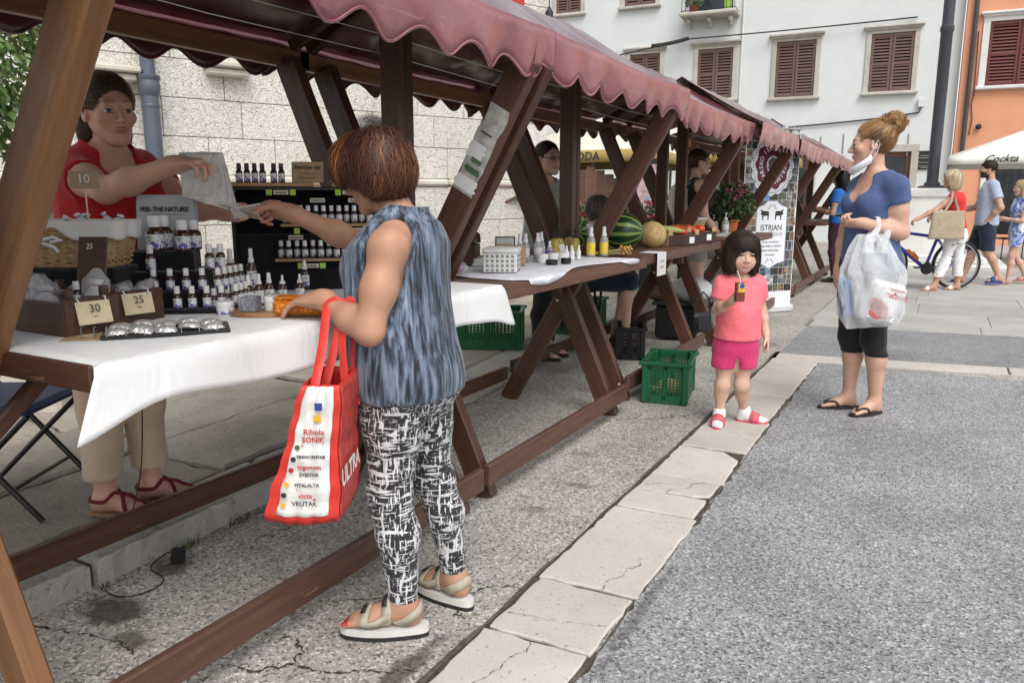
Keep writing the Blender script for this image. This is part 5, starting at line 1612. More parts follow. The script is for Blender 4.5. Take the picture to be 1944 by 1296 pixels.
def down_flow(q, rg):
 c = q - A(0, -.02, .14)
 c = c * A(1, 1, .2); c /= np.linalg.norm(c, axis=1, keepdims=True) + 1e-9
 d = np.clip((.11 - q[:, 2]) / .08, 0, 1)[:, None]
 return c * (1 - .8 * d) + A(0, 0, -1.1) * (.2 + d)
# ---- little girl in pink
GO = A(-.90, 4.20, 0)
GJ = dict(pel=A(-.920, 4.20, .480), neck=A(-.912, 4.199, .842), head=A(-.913, 4.178, .958), shR=A(-1.000, 4.160, .800), shL=A(-.838, 4.240, .800), elR=A(-1.018, 4.130, .655), elL=A(-.812, 4.283, .655), wrR=A(-.915, 4.025, .722), wrL=A(-.778, 4.262, .525),
   hipR=A(-.966, 4.176, .44), hipL=A(-.876, 4.222, .44), knR=A(-.972, 4.150, .235), knL=A(-.878, 4.200, .235), anR=A(-.985, 4.165, .066), anL=A(-.872, 4.275, .066))
CH = [(-.26, .128, .105, 0), (-.1, .145, .118, 0), (.06, .145, .120, .005), (.28, .140, .122, .012), (.45, .138, .118, .012), (.66, .138, .108, .006), (.82, .132, .094, 0), (.95, .09, .068, -.006), (1.02, .055, .048, -.006)]
m_pink = fabric('pink_cotton', (.86, .16, .20), (.95, .21, .25), .85, 7, .3, 16)
m_mag = fabric('magenta_cotton', (.55, .035, .14), (.62, .05, .17), .85, 7, .3, 16)
m_sock = fabric('white_sock', (.66, .66, .68), None, .9, 20, .1)
def girl_shoes(S_, an, f, s, root, O, ft, z):
 P = [infl(p, .006) for p in ft] + [p_cone(an, an + A(0, 0, .035), .030, .031, .02, flat=True)]
 garment('sock', P, .006, root, O, m_sock, .0008, seed=3)
 shoe_slide(M('coral_rubber', (.62, .075, .10), .6, .1, 30), M('coral_strap', (.66, .11, .14), .6, .3, 90), .02, .05, .085)(S_, an, f, s, root, O, [infl(p, .006) for p in ft], z)
girl = figure('little girl with dark bobbed hair in pink shirt and magenta shorts', GJ, GO, R(-66), R(-64), R(-58), .70, .95, R(-4), R(2), CH, 0, .8, .88, .90, (.60, .385, .29), (.52, .19, .17), (.05, .03, .022), .0075, True,
 top=dict(mat=m_pink, hem=.495, sleeve=.60, e=.016, drape=[(-.15, .146, .128, .0), (.2, .146, .130, .006), (.5, .142, .124, .01)], freq=(26, 26, 22)), bottom=dict(kind='shorts', mat=m_mag, hem=.335, e=.015, name='shorts', wr=.002, waist=.05, split=.085), fdir=(A(.95, .10, 0), A(.15, -1, 0)),
 hands=dict(R=dict(d=A(.45, -.45, .55), n=A(.75, .55, .05), th=A(.1, .1, .9), s=.66, curl=((45, 48, 30), (50, 50, 30), (52, 52, 32), (55, 52, 32)), thumb=(.55, .6, .5)), L=dict(d=A(.25, -.2, -.9), n=A(-.85, -.3, -.1), th=A(.3, -.9, 0), s=.68, curl=((10, 12, 8), (18, 16, 10), (22, 18, 10), (26, 20, 12)), spread=7)),
 hres=.0042, shoes=girl_shoes, collar=.092, iris=(.03, .018, .012),
 hair=dict(cap=[(0, -.014, .034, .092, .108, .098), (0, -.040, -.035, .092, .075, .088), (.062, .010, -.035, .036, .062, .082), (-.062, .010, -.035, .036, .062, .082), (0, .062, .062, .066, .040, .046), (0, .125, -.046, .066, .062, .084, .006, 's'), (0, .0, -.150, .12, .13, .045, .006, 's')], flow=down_flow, n=6500, len=.13, cols=[(.022, .014, .010), (.035, .022, .016), (.05, .032, .022), (.016, .010, .008)], w=.0010, lift=.007, res=.006, jit=.12, steps=9, free=.25))
gp = girl['root']
def on_shirt(fig, right, up, off, e=.0):
 J = fig['J']; return None
# ---- woman in slate blue with the bun
WO = A(-.34, 4.84, 0)
WJ = dict(pel=A(-.335, 4.845, .885), neck=A(-.340, 4.842, 1.395), head=A(-.376, 4.826, 1.542), shL=A(-.232, 4.742, 1.312), shR=A(-.428, 4.935, 1.312), elL=A(-.186, 4.770, 1.066), wrL=A(-.375, 4.625, 1.118), elR=A(-.480, 4.955, 1.060), wrR=A(-.498, 4.865, .835),
   hipL=A(-.292, 4.805, .85), hipR=A(-.408, 4.875, .85), knL=A(-.275, 4.775, .45), knR=A(-.400, 4.850, .45), anL=A(-.245, 4.835, .080), anR=A(-.392, 4.895, .080))
m_slate = fabric('slate_cotton', s2l(68, 84, 124), s2l(80, 96, 138), .85, 8, .35, 15)
m_blackc = fabric('black_cotton', (.010, .010, .012), (.018, .018, .020), .85, 8, .4, 14)
m_bsole = M('black_foam', (.025, .022, .02), .75, .2, 40, .2)
BUNC = [(.22, .115, .045), (.40, .22, .09), (.56, .35, .16), (.10, .052, .028), (.34, .18, .07)]
def bun_flow(q, rg):
 t = A(0, -.105, .088) - q
 return t / (np.linalg.norm(t, axis=1, keepdims=True) + 1e-9) + A(0, 0, .25)
wom = figure('woman with a hair bun in slate blue top and black leggings, mask under chin', WJ, WO, R(218), R(218), R(192), .98, 1.05, R(-3), 0, [(-.26, .150, .114, -.005), (-.1, .168, .128, -.012), (.06, .166, .126, -.006), (.28, .146, .116, .004), (.45, .140, .112, .008), (.66, .146, .112, .008), (.82, .142, .092, .0), (.95, .105, .072, -.006), (1.02, .06, .05, -.006)],
 .88, .95, 1.14, 1.04, (.60, .36, .265), (.46, .19, .17), (.035, .020, .015), .0085, top=dict(mat=m_slate, hem=.84, sleeve=.36, e=.012, wr=.0055, drape=[(-.14, .166, .134, .0), (.1, .160, .130, .002), (.4, .142, .116, .006)]),
 bottom=dict(kind='tight', mat=m_blackc, hem=.355, e=.012, name='leggings'), fdir=(A(-.62, -.78, 0), A(-.87, -.48, 0)), hres=.0045, shoes=shoe_slide(m_bsole, m_bsole, .018, .02, .1, True), collar=.085, vneck=(.092, -.070, (.078, .06, .120)),
 hands=dict(L=dict(d=A(-.80, -.42, .0), n=A(-.30, .45, .75), th=A(-.6, .4, .3), s=.95, curl=((50, 60, 35), (55, 62, 35), (58, 64, 38), (60, 66, 38)), thumb=(.8, .3, .45)), R=dict(d=A(-.12, -.25, -.95), n=A(.6, .2, -.1), th=A(-.7, -.6, 0), s=.95, curl=((22, 28, 18), (28, 34, 20), (32, 36, 22), (34, 38, 24)))),
 hair=dict(cap=[(0, -.022, .036, .080, .100, .092), (0, -.105, .104, .058, .058, .056, .02), (0, .104, -.012, .078, .064, .108, .012, 's'), (.085, .040, -.035, .034, .056, .082, .01, 's'), (-.085, .040, -.035, .034, .056, .082, .01, 's'), (0, -.03, -.11, .1, .1, .05, .01, 's')], flow=bun_flow, n=6000, len=.13, cols=BUNC, w=.0011, lift=.007, res=.006, jit=.14, steps=9))
rg_ = np.random.default_rng(77)
mb = MB()
bc = wom['hc'] + wom['Rh'] @ A(0, -.105, .105) - WO
for k in range(520):
 d = nrm(rg_.normal(size=3)); d[2] = abs(d[2]) * .8 + .1 * d[2]
 c0 = bc + d * .046; u = nrm(np.cross(d, rg_.normal(size=3)))
 r0 = rg_.uniform(.006, .018); pts = [c0 + d * (.004 + .030 * t * rg_.uniform(.7, 1.3)) + (u * math.cos(t * 5 + k) + np.cross(d, u) * math.sin(t * 5 + k)) * r0 for t in np.linspace(0, 1, 7)]
 mb.col = tuple(np.array(BUNC[int(rg_.integers(5))]) * rg_.uniform(.9, 1.35))
 mb.tube(pts, [.0016] * 6 + [.0006], 4, caps=False)
mb.build('bun_curls', MC('hair_strand'), wom['root'])
Rh, hc, hs_ = wom['Rh'], wom['hc'], wom['hs']
H_ = lambda x, y, z: hc + Rh @ (A(x, y, z) * hs_) - WO
mm = MB()
def maskf(u, v):
 a = R(-100 + 200 * u)
 rr = .074 + .020 * math.sin(math.pi * v)
 return H_(math.sin(a) * (rr - .006), .020 + math.cos(a) * (.068 + .020 * math.sin(math.pi * v)), -.088 - .042 * v - .020 * math.cos(a) + .030 * (1 - math.cos(a)) * .9 + .004 * math.sin(v * 25))
mm.grid(maskf, 26, 10).build('face_mask', fabric('mask_white', (.72, .74, .78), None, .8, 30, .15), wom['root'], solid=.003)
for sx in (-1, 1):
 MB().tube([H_(sx * .066, .022, -.068), H_(sx * .080, -.002, -.02), H_(sx * .084, -.022, .022), H_(sx * .084, -.030, .0), H_(sx * .078, -.015, -.05), H_(sx * .068, .012, -.085)], .0022, 5).build('mask_strap', MATS['mask_white'], wom['root'])
# ---- blonde woman with the bicycle
BO = A(.15, 11.98, 0)
BJ = dict(pel=A(.182, 11.99, .80), neck=A(.150, 11.98, 1.335), head=A(.090, 11.945, 1.500), shL=A(.118, 11.83, 1.262), shR=A(.196, 12.14, 1.275), elL=A(-.074, 11.70, 1.090), wrL=A(-.262, 11.625, .985), elR=A(.10, 12.20, 1.05), wrR=A(-.08, 12.15, 1.0),
   hipL=A(.158, 11.915, .77), hipR=A(.216, 12.07, .77), knL=A(.105, 11.895, .42), knR=A(.262, 12.08, .42), anL=A(-.005, 11.84, .080), anR=A(.275, 12.10, .080))
def floral():
 m, n, l, b = nodes_of('floral_print')
 co = coords(n, l)
 t = tex(n, Scale=26.0, Detail=4.0, Roughness=.7, Distortion=2.0)
 l.new(co, t.inputs['Vector'])
 r_ = ramp(n, [(.56, (.80, .80, .80)), (.60, (.25, .24, .25)), (.64, (.78, .78, .78))])
 l.new(t.outputs['Fac'], r_.inputs[0])
 v = tex(n, Scale=11.0, Detail=3.0)
 l.new(co, v.inputs['Vector'])
 r2 = ramp(n, [(.63, (0, 0, 0)), (.67, (1, 1, 1))])
 l.new(v.outputs['Fac'], r2.inputs[0])
 l.new(mixc(n, l, mathn(n, l, 'MULTIPLY', r2.outputs[0], .8), r_.outputs[0], (.45, .07, .10)), b.inputs['Base Color'])
 b.inputs['Roughness'].default_value = .85
 return m
m_tan = M('tan_leather', (.34, .19, .11), .6, .15, 30); m_wht = M('white_leather', (.68, .66, .62), .5, .08, 20)
BOB = [(0, -.016, .034, .086, .104, .096), (0, -.055, -.055, .080, .060, .10), (.066, -.005, -.035, .030, .058, .085), (-.066, -.005, -.035, .030, .058, .085), (0, .055, .06, .06, .04, .045), (0, .122, -.045, .062, .060, .085, .01, 's')]
figure('blonde woman in a red top and white floral trousers pushing the blue bicycle', BJ, BO, R(200), R(200), R(196), .98, 1.02, 0, 0, FEM, .8, .9, .92, .95, (.50, .28, .19), res=.012, top=dict(mat=fabric('bright_red', (.58, .03, .03), None, .8), hem=.86, sleeve=.12, e=.013),
  bottom=dict(kind='loose', mat=floral(), hem=.20, e=.006), fdir=(A(-.9, -.45, 0), A(-.9, -.35, 0)), shoes=shoe_slide(m_tan, m_wht, .025, .06, .10), collar=.08, vneck=(.08, -.05, (.055, .05, .07)),
  hands=dict(L=dict(n=A(-.1, 0, -1), th=A(0, .8, 0), curl=((50, 50, 30),) * 4), R=dict(n=A(-.1, 0, -1), th=A(0, -.8, 0), curl=((50, 50, 30),) * 4)),
  hair=dict(cap=BOB, flow=down_flow, n=1600, len=.17, cols=[(.62, .50, .32), (.70, .60, .42), (.45, .34, .20), (.74, .66, .50)], w=.0022, lift=.012, jit=.25, free=.3))
# ---- bearded man in grey
MJ = skeleton((.585, 13.18, 0), 1.78, R(188), wrR=(.15, .20, .60), elR=(.15, .05, .63), elL=(-.155, -.06, .63), wrL=(-.10, .02, .52), knL=(-.06, -.02, .28), anL=(-.062, -.12, .075), knR=(.05, .07, .29), anR=(.05, .12, .045))
MJ['head'] = MJ['head'] + A(-.03, -.02, 0)
figure('bearded man in grey T-shirt and navy shorts walking past the parasol', MJ, A(.585, 13.18, 0), R(176), R(172), R(190), 1.06, 1.06, 0, 0, MAL, 0, .8, 1.05, 1.05, (.50, .29, .20), (.38, .16, .14), (.03, .018, .012), .012, male=True, beard=(.045, .026, .018), top=dict(mat=fabric('grey_marl', s2l(158, 168, 184), None, .9, 30), hem=.86, sleeve=.62, e=.018, drape=[(-.1, .175, .135, 0), (.3, .172, .132, 0), (.6, .178, .130, 0)]),
  bottom=dict(kind='shorts', mat=fabric('navy_cotton', (.018, .024, .045), None, .85), hem=.50, e=.012, name='shorts'), fdir=(A(-.8, -.5, 0), A(-.95, .1, 0)), shoes=shoe_slide(M('blue_foam', (.02, .055, .20), .6, .15), M('blue_foam', (.02, .055, .20), .6, .15), .028, .07, .10),
  hair=dict(cap=[(0, -.014, .040, .079, .099, .090), (0, .104, -.035, .076, .066, .085, .01, 's'), (0, -.02, -.07, .1, .12, .065, .01, 's')], flow=back_flow, n=900, len=.035, cols=[(.03, .018, .012), (.05, .03, .02), (.02, .012, .009)], w=.0018, lift=.012, jit=.4, steps=5))
# ---- girl in tie-dye at the right edge
def tiedye():
 m, n, l, b = nodes_of('tie_dye')
 t = tex(n, Scale=9.0, Detail=5.0, Roughness=.6, Distortion=1.0)
 l.new(coords(n, l), t.inputs['Vector'])
 r_ = ramp(n, [(.40, (.05, .09, .34)), (.50, (.22, .30, .58)), (.58, (.75, .78, .84))])
 l.new(t.outputs['Fac'], r_.inputs[0]); l.new(r_.outputs[0], b.inputs['Base Color'])
 b.inputs['Roughness'].default_value = .85
 return m
m_td = tiedye()
TJ = skeleton((1.00, 13.42, 0), 1.50, R(196), wrL=(-.06, .14, .64), elL=(-.14, .02, .62), elR=(.14, .02, .62), wrR=(.05, .15, .64), knL=(-.05, .05, .29), anL=(-.055, .06, .045), knR=(.055, -.02, .28), anR=(.06, -.14, .075))
figure('girl with long blonde hair in a blue tie-dye shirt and shorts at the right edge', TJ, A(1.0, 13.42, 0), R(196), R(198), R(200), .86, .96, R(-4), 0, FEM, .5, .8, .85, .95, (.56, .34, .25), res=.013, top=dict(mat=m_td, hem=.88, sleeve=.5, e=.014), bottom=dict(kind='shorts', mat=m_td, hem=.56, e=.010, name='shorts'), fdir=(A(-.95, -.2, 0),) * 2,
  shoes=shoe_slide(M('rose_foam', (.45, .20, .20), .7, .15), M('rose_foam', (.45, .20, .20), .7, .15), .02, .05, .1), hair=dict(cap=[(0, -.016, .034, .084, .104, .096), (0, -.060, -.09, .075, .05, .18), (.055, -.02, -.08, .028, .045, .14), (-.055, -.02, -.08, .028, .045, .14), FACE], flow=down_flow, n=1500, len=.24, cols=[(.52, .38, .20), (.62, .48, .28), (.40, .27, .14)], w=.0024, lift=.008, jit=.12))
# ---- woman in blue at the farthest stall
FJ = skeleton((-1.33, 12.5, 0), 1.64, R(165), wrL=(-.09, .17, .66), elL=(-.15, .0, .63), wrR=(.06, .18, .66), elR=(.14, .0, .63))
figure('woman with long black hair in bright blue top and purple trousers at the farthest stall', FJ, A(-1.33, 12.5, 0), R(165), R(165), R(170), 1.0, 1.03, R(-12), 0, FEM, .8, 1.0, 1.0, 1.05, (.40, .23, .155), res=.013, top=dict(mat=fabric('royal_blue', (.012, .10, .36), None, .8), hem=.88, sleeve=.5, e=.016, drape=[(-.1, .175, .135, 0), (.3, .165, .13, 0), (.6, .16, .125, 0)]),
  bottom=dict(kind='tight', mat=fabric('purple_cotton', (.055, .016, .032), None, .85), hem=.10, e=.012), fdir=(A(-1, .2, 0), A(-1, .1, 0)), shoes=shoe_closed(m_bsole, m_bsole), hair=dict(cap=[(0, -.018, .034, .088, .106, .098), (0, -.06, -.08, .085, .055, .19), (.06, -.02, -.07, .030, .055, .13), (-.06, -.02, -.07, .030, .055, .13), FACE], flow=down_flow, n=1300, len=.22, cols=[(.010, .009, .010), (.016, .014, .016), (.006, .006, .007)], w=.0024, lift=.006, jit=.1))
# ---- stall keeper with glasses in grey-green
KB = (-2.50, 5.01, .1)
KJ = skeleton(KB, 1.53, R(5), elR=(.135, -.0, .63), wrR=(.12, .10, .50), elL=(-.13, .02, .63), wrL=(-.10, .14, .53))
k_ = figure('woman with dark glasses and grey-green T-shirt standing behind the second stall', KJ, A(*KB), R(-5), R(-8), R(-28), 1.02, 1.04, R(4), 0, FEM, .9, .9, 1.05, 1.0, (.55, .335, .245), res=.011, top=dict(mat=fabric('grey_green', s2l(140, 144, 136), None, .9), hem=.78, sleeve=.6, e=.016, drape=[(-.1, .182, .145, 0), (.3, .172, .135, 0), (.6, .16, .128, 0)]), bottom=dict(kind='tight', mat=m_blackc, hem=.2, e=.02), shoes=shoe_slide(m_bsole, m_bsole, .018, .03, .1), collar=.080,
   hair=dict(cap=[(0, -.022, .036, .080, .100, .092), (0, -.10, -.02, .035, .035, .04), (0, .105, -.022, .074, .062, .098, .012, 's'), (.085, .035, -.05, .03, .058, .07, .01, 's'), (-.085, .035, -.05, .03, .058, .07, .01, 's'), (0, -.03, -.11, .1, .1, .05, .01, 's')], flow=back_flow, n=1600, len=.1, cols=[(.035, .022, .016), (.055, .035, .024), (.022, .014, .011)], w=.0015, lift=.006, jit=.15))
H2 = lambda x, y, z: k_['hc'] + k_['Rh'] @ (A(x, y, z) * k_['hs']) - A(*KB)
m_gl = M('glasses_frame', (.03, .012, .03), .3, .2)
g_ = MB()
for sx in (-1, 1):
 g_.tube([H2(sx * .031 + .021 * math.cos(a), .098 - .004 * abs(math.cos(a)), .002 + .016 * math.sin(a)) for a in np.linspace(0, 2 * math.pi, 18)], .0022, 5)
 g_.tube([H2(sx * .052, .094, .006), H2(sx * .076, .04, .008), H2(sx * .078, -.01, .004)], .002, 5)
g_.tube([H2(-.010, .100, .006), H2(.010, .100, .006)], .002, 5)
g_.build('glasses', m_gl, k_['root'])
# ---- seated person behind the fruit table
PB = (-2.55, 5.75, .1)
f_ = A(math.cos(R(15)), math.sin(R(15)), 0); r_ = A(math.sin(R(15)), -math.cos(R(15)), 0); pb = A(*PB)
w = lambda a, b, c: pb + r_ * a + f_ * b + A(0, 0, c)
PJ = dict(pel=w(0, 0, .52), neck=w(0, .10, .92), head=w(0, .15, 1.045), shR=w(.16, .08, .88), shL=w(-.16, .08, .88), elR=w(.20, .16, .66), elL=w(-.20, .16, .66), wrR=w(.14, .34, .62), wrL=w(-.14, .34, .62), hipR=w(.08, .02, .50), hipL=w(-.08, .02, .50), knR=w(.12, .42, .50), knL=w(-.10, .40, .50), anR=w(.14, .40, .08), anL=w(-.10, .30, .08))
figure('seated person with short brown hair and bare legs behind the watermelons', PJ, A(*PB), R(15), R(15), R(40), .95, 1.0, R(-8), 0, MAL, 0, .6, .9, .95, (.52, .32, .235), res=.012, top=dict(mat=fabric('white_cotton', (.62, .62, .60), None, .9), hem=.55, sleeve=.5, e=.016), bottom=dict(kind='shorts', mat=fabric('navy_cotton', (.018, .024, .045)), hem=.45, e=.010, name='shorts', waist=.1),
  hair=dict(cap=[(0, -.016, .038, .082, .102, .094), (0, -.05, -.02, .07, .05, .06), FACE, (0, .03, -.10, .11, .09, .06, .01, 's')], flow=bob_flow((.01, -.04, .13)), n=1300, len=.07, cols=[(.10, .08, .065), (.06, .045, .035), (.16, .13, .11)], w=.0018, lift=.010, jit=.3))
# ---- customer with the ponytail and rucksack
QB = (-2.05, 7.30, .0)
QJ = skeleton(QB, 1.70, R(30), elR=(.14, .02, .63), wrR=(.10, .12, .53))
q_ = figure('young woman with a brown ponytail and black vest behind the fourth stall', QJ, A(*QB), R(30), R(30), R(25), 1.0, 1.0, 0, 0, FEM, .8, .9, .9, .95, (.56, .34, .25), res=.012, top=dict(mat=fabric('black_vest', (.014, .014, .016)), hem=.95, sleeve=0, e=.013, name='vest'), bottom=dict(kind='shorts', mat=fabric('stone_cotton', (.30, .28, .25)), hem=.66, e=.010, name='shorts'), shoes=shoe_closed(m_sock, m_sock),
   hair=dict(cap=[(0, -.022, .036, .080, .100, .092), (0, -.115, .01, .028, .04, .04), (0, -.135, -.06, .024, .026, .085), (0, .105, -.022, .074, .062, .098, .012, 's'), (.085, .035, -.05, .03, .058, .07, .01, 's'), (-.085, .035, -.05, .03, .058, .07, .01, 's')], flow=back_flow, n=1000, len=.1, cols=[(.05, .028, .018), (.09, .05, .03)], w=.002, lift=.006, jit=.12))
# ---- older man partly hidden by posts, and grey-haired shopper
NB = (-2.10, 8.85, 0)
figure('older person with white hair half hidden behind the stall posts', skeleton(NB, 1.74, R(215), wrR=(.12, .12, .80), elR=(.17, .05, .66)), A(*NB), R(215), R(215), R(215), 1.0, 1.0, st=MAL, bust=0, skin=(.56, .34, .26), res=.014, male=True, top=dict(mat=fabric('pale_shirt', (.50, .50, .48)), hem=.9, sleeve=.5, e=.016), bottom=dict(kind='loose', mat=fabric('stone_cotton', (.30, .28, .25)), hem=.12), shoes=shoe_closed(m_bsole, m_bsole),
  hair=dict(cap=[(0, -.016, .038, .080, .100, .092), FACE, (0, -.02, -.07, .1, .12, .06, .01, 's')], flow=back_flow, n=700, len=.05, cols=[(.60, .60, .58), (.7, .7, .68)], w=.0022, lift=.01, jit=.3))
YB = (-2.78, 3.42, .1)
figure('grey-haired shopper hidden behind the copper-haired woman, only curly hair showing', skeleton(YB, 1.555, R(250)), A(*YB), R(250), R(250), R(260), 1.0, 1.04, R(-10), 0, MAL, 0, skin=(.5, .3, .22), res=.014, male=True, top=dict(mat=fabric('navy_cotton', (.018, .024, .045)), hem=.9, sleeve=.5, e=.016), bottom=dict(kind='loose', mat=fabric('stone_cotton', (.30, .28, .25)), hem=.2), shoes=shoe_closed(m_bsole, m_bsole),
  hair=dict(cap=[(0, -.018, .040, .090, .108, .100), (0, -.05, -.02, .08, .06, .06), FACE], flow=bob_flow((.0, .03, .13)), n=2600, len=.05, cols=[(.34, .31, .28), (.48, .45, .42), (.20, .18, .16), (.58, .55, .51)], w=.0018, lift=.022, jit=.9))
# ==== things held and carried
def pl(v): return Vector(tuple(float(a) for a in v))
UR = Vector((math.cos(R(29)), math.sin(R(29)), 0))     # a direction along the front of goods that face the lane corner
UF = Vector((-math.sin(R(29)), math.cos(R(29)), 0))
m_white = M('white_plastic', (.74, .74, .73), .4, .05, 10)
m_blk2 = M('black_plastic', (.014, .014, .015), .4, .15, 10)
m_ink = M('black_ink', (.03, .03, .03), .8, .05)
m_kraft = M('kraft_card', (.42, .28, .16), .85, .15, 40, .2, 90)
m_cream = M('cream_card', (.66, .54, .36), .85, .08, 40, .1, 90)
# ---- red and white shopping bag on the customer's forearm
sb = thing('shopping_bag', 'red and white woven shopping bag with sponsor logos hanging from the customer\'s forearm', 'shopping bag', (-1.300, 1.412, .480), R(-62) + R(90))
m_redbag = M('red_bag', (.58, .035, .025), .45, .12, 14, .35, 22, .01)
m_redbag2 = M('red_bag_print', (.46, .05, .035), .5, .4, 55, .2, 40)
m_bagw = M('bag_white', (.72, .71, .68), .55, .06, 10, .6, 30, .006)
def bagsec(v):   # half width along x, half depth along y at height fraction v (bag hangs, base wider)
 return (.088 - .046 * v ** 1.2 + .004 * math.sin(v * 9), .115 - .012 * v)
HB = .335
def bagf(u, v):
 hx, hy = bagsec(v)
 a = u * 4
 k = int(a) % 4; t = a - int(a)
 c_ = [(-hx, -hy), (hx, -hy), (hx, hy), (-hx, hy)]
 p, q = c_[k], c_[(k + 1) % 4]
 x, y = p[0] + (q[0] - p[0]) * t, p[1] + (q[1] - p[1]) * t
 n_ = .006 * math.sin(17 * u * 6 + v * 8) * math.sin(math.pi * t) + .004 * math.sin(v * 30 + k)
 lean = -.060 * (1 - v)
 return (x * (1 + n_ * 6) + lean, y * (1 + n_ * 6), HB * v - .012 * math.sin(math.pi * t) * (1 - v))
bm_ = MB().grid(bagf, 48, 20, closed_u=True)
bb = [bagf(i / 48, 0) for i in range(48)]
bm_.add(bb, [tuple(range(48))])
bag_body = bm_.build('bag_body', m_redbag, sb, solid=.002)
def on_bag(t, v, off=.003):   # point on the panel facing the lane, t across 0..1
 p = Vector(bagf(t / 4, v)); return p + Vector((0, -off, 0))
MB().grid(lambda u, v: on_bag(.14 + .72 * u, .06 + .93 * v, .0035 + .002 * math.sin(v * 40 + u * 9)), 10, 24).build('white_panel', m_bagw, sb, solid=.001)
MB().grid(lambda u, v: Vector(bagf(.25 + .25 * (.02 + .96 * u), .03 + .95 * v)) + Vector((.003, 0, 0)), 10, 20).build('printed_panel', m_redbag2, sb, solid=.001)
def bag_line(txt, v, size, mat, t=.52, **kw):
 p = on_bag(t, v, .0125)
 lettering(txt, size, mat, sb, p, (R(0), 0, 0), **kw)
m_inkred = M('red_ink', (.45, .03, .03), .7); m_inkblue = M('blue_ink', (.03, .05, .28), .7); m_inkyel = M('yellow_ink', (.75, .42, .03), .7)
for k, (v, nm, mt, sq) in enumerate(((.86, 'logo', m_inkblue, .018), (.775, 'logo', m_inkyel, .018))):
 p = on_bag(.55, v, .012); MB().bbox(p, (sq, .001, sq), .001).build(nm, mt, sb)
for v, txt, sz, mt in ((.68, 'Ribola', .020, m_inkred), (.62, 'SONIK', .018, m_inkred), (.50, 'TRGOCENTAR', .0105, m_ink), (.425, 'trgonom', .016, m_inkred), (.37, 'ZVIJEZDA', .011, m_ink), (.30, 'PITALALTA', .012, m_ink), (.225, 'victa', .018, m_inkred), (.165, 'VRUTAK', .016, m_ink)):
 bag_line(txt, v, sz, mt, bold=.0004)
for k, (v, mt) in enumerate(((.56, m_gpr), (.48, m_ink), (.40, m_inkred), (.30, m_inkyel), (.22, m_ink), (.14, m_inkyel))):
 p = on_bag(.22, v, .012); MB().lathe([(.0065, 0), (.0065, .001)], 14, p, rotm(R(90), 0, 0)).build('logo', mt, sb)
p = Vector(bagf(.25 + .25 * .34, .34)) + Vector((.016, 0, 0))
text_mb('ULTRA', .062, bold=.002).build('lettering', M('white_print', (.75, .75, .73), .6), sb, smooth=False, loc=p, rot=(0, 0, R(90)))
inv = Matrix.Rotation(-(R(-62) + R(90)), 3, 'Z')
fw = inv @ (pl((CJ['elL'] * .45 + CJ['wrL'] * .55)) - Vector((-1.300, 1.412, .480)))
for sy, dx in ((-.05, -.018), (.06, .022)):
 for sx in (-1, 1):
  pass
 a0 = Vector((-.030, sy - .03, HB - .05)); a1 = Vector((.038, sy + .03, HB - .05))
 top = fw + Vector((dx, 0, .034))
 pts = []
 ctrl = [a0 + Vector((0, 0, -.05)), a0, a0.lerp(top, .55) + Vector((-.006, 0, 0)), top + Vector((-.022, 0, -.012)), top, top + Vector((.022, 0, -.012)), a1.lerp(top, .55) + Vector((.006, 0, 0)), a1, a1 + Vector((0, 0, -.05))]
 for i in range(len(ctrl) - 1):
  for j in range(4): pts.append(ctrl[i].lerp(ctrl[i + 1], j / 4))
 pts.append(ctrl[-1])
 MB().tube(pts, .0115, 6, flat=(1, .18)).build('handle', m_redbag, sb)
# ---- orange wallet under her hand
wl_ = thing('wallet', 'orange crocodile-embossed wallet under the customer\'s hand on the white cloth', 'wallet', (-1.545, 1.575, .930), R(30))
def croc():
 m, n, l, b = nodes_of('orange_croc')
 v = tex(n, 'ShaderNodeTexVoronoi', Scale=75.0, feature='DISTANCE_TO_EDGE')
 l.new(coords(n, l, (1, 1.6, 1)), v.inputs['Vector'])
 r_ = ramp(n, [(0, (.35, .07, .005)), (.12, (.80, .25, .015))])
 l.new(v.outputs['Distance'], r_.inputs[0]); l.new(r_.outputs[0], b.inputs['Base Color'])
 b.inputs['Roughness'].default_value = .3
 bump(n, l, b, v.outputs['Distance'], .9, .006)
 return m
MB().bbox((0, 0, .024), (.15, .085, .046), .012).build('wallet_body', croc(), wl_)
MB().bbox((0, -.002, .049), (.146, .078, .004), .0015).build('flap', MATS.get('x') or bpy.data.materials['orange_croc'], wl_)
# ---- banknotes passing between the hands
bn = thing('banknotes', 'folded banknotes passing from the customer\'s hand to the seller\'s hand', 'banknotes', pl((CTR[4] + CTR[0]) / 2) + Vector((-.03, .0, -.002)), R(195))
m_note = M('banknote', (.50, .42, .38), .8, .25, 90)
MB().bbox((.02, 0, .0), (.13, .055, .003), .001).build('note', m_note, bn, rot=(R(28), R(-12), 0))
MB().bbox((.0, .006, .006), (.09, .05, .003), .001).build('note', M('banknote_pale', (.62, .58, .54), .8, .2, 90), bn, rot=(R(40), R(10), R(25)))
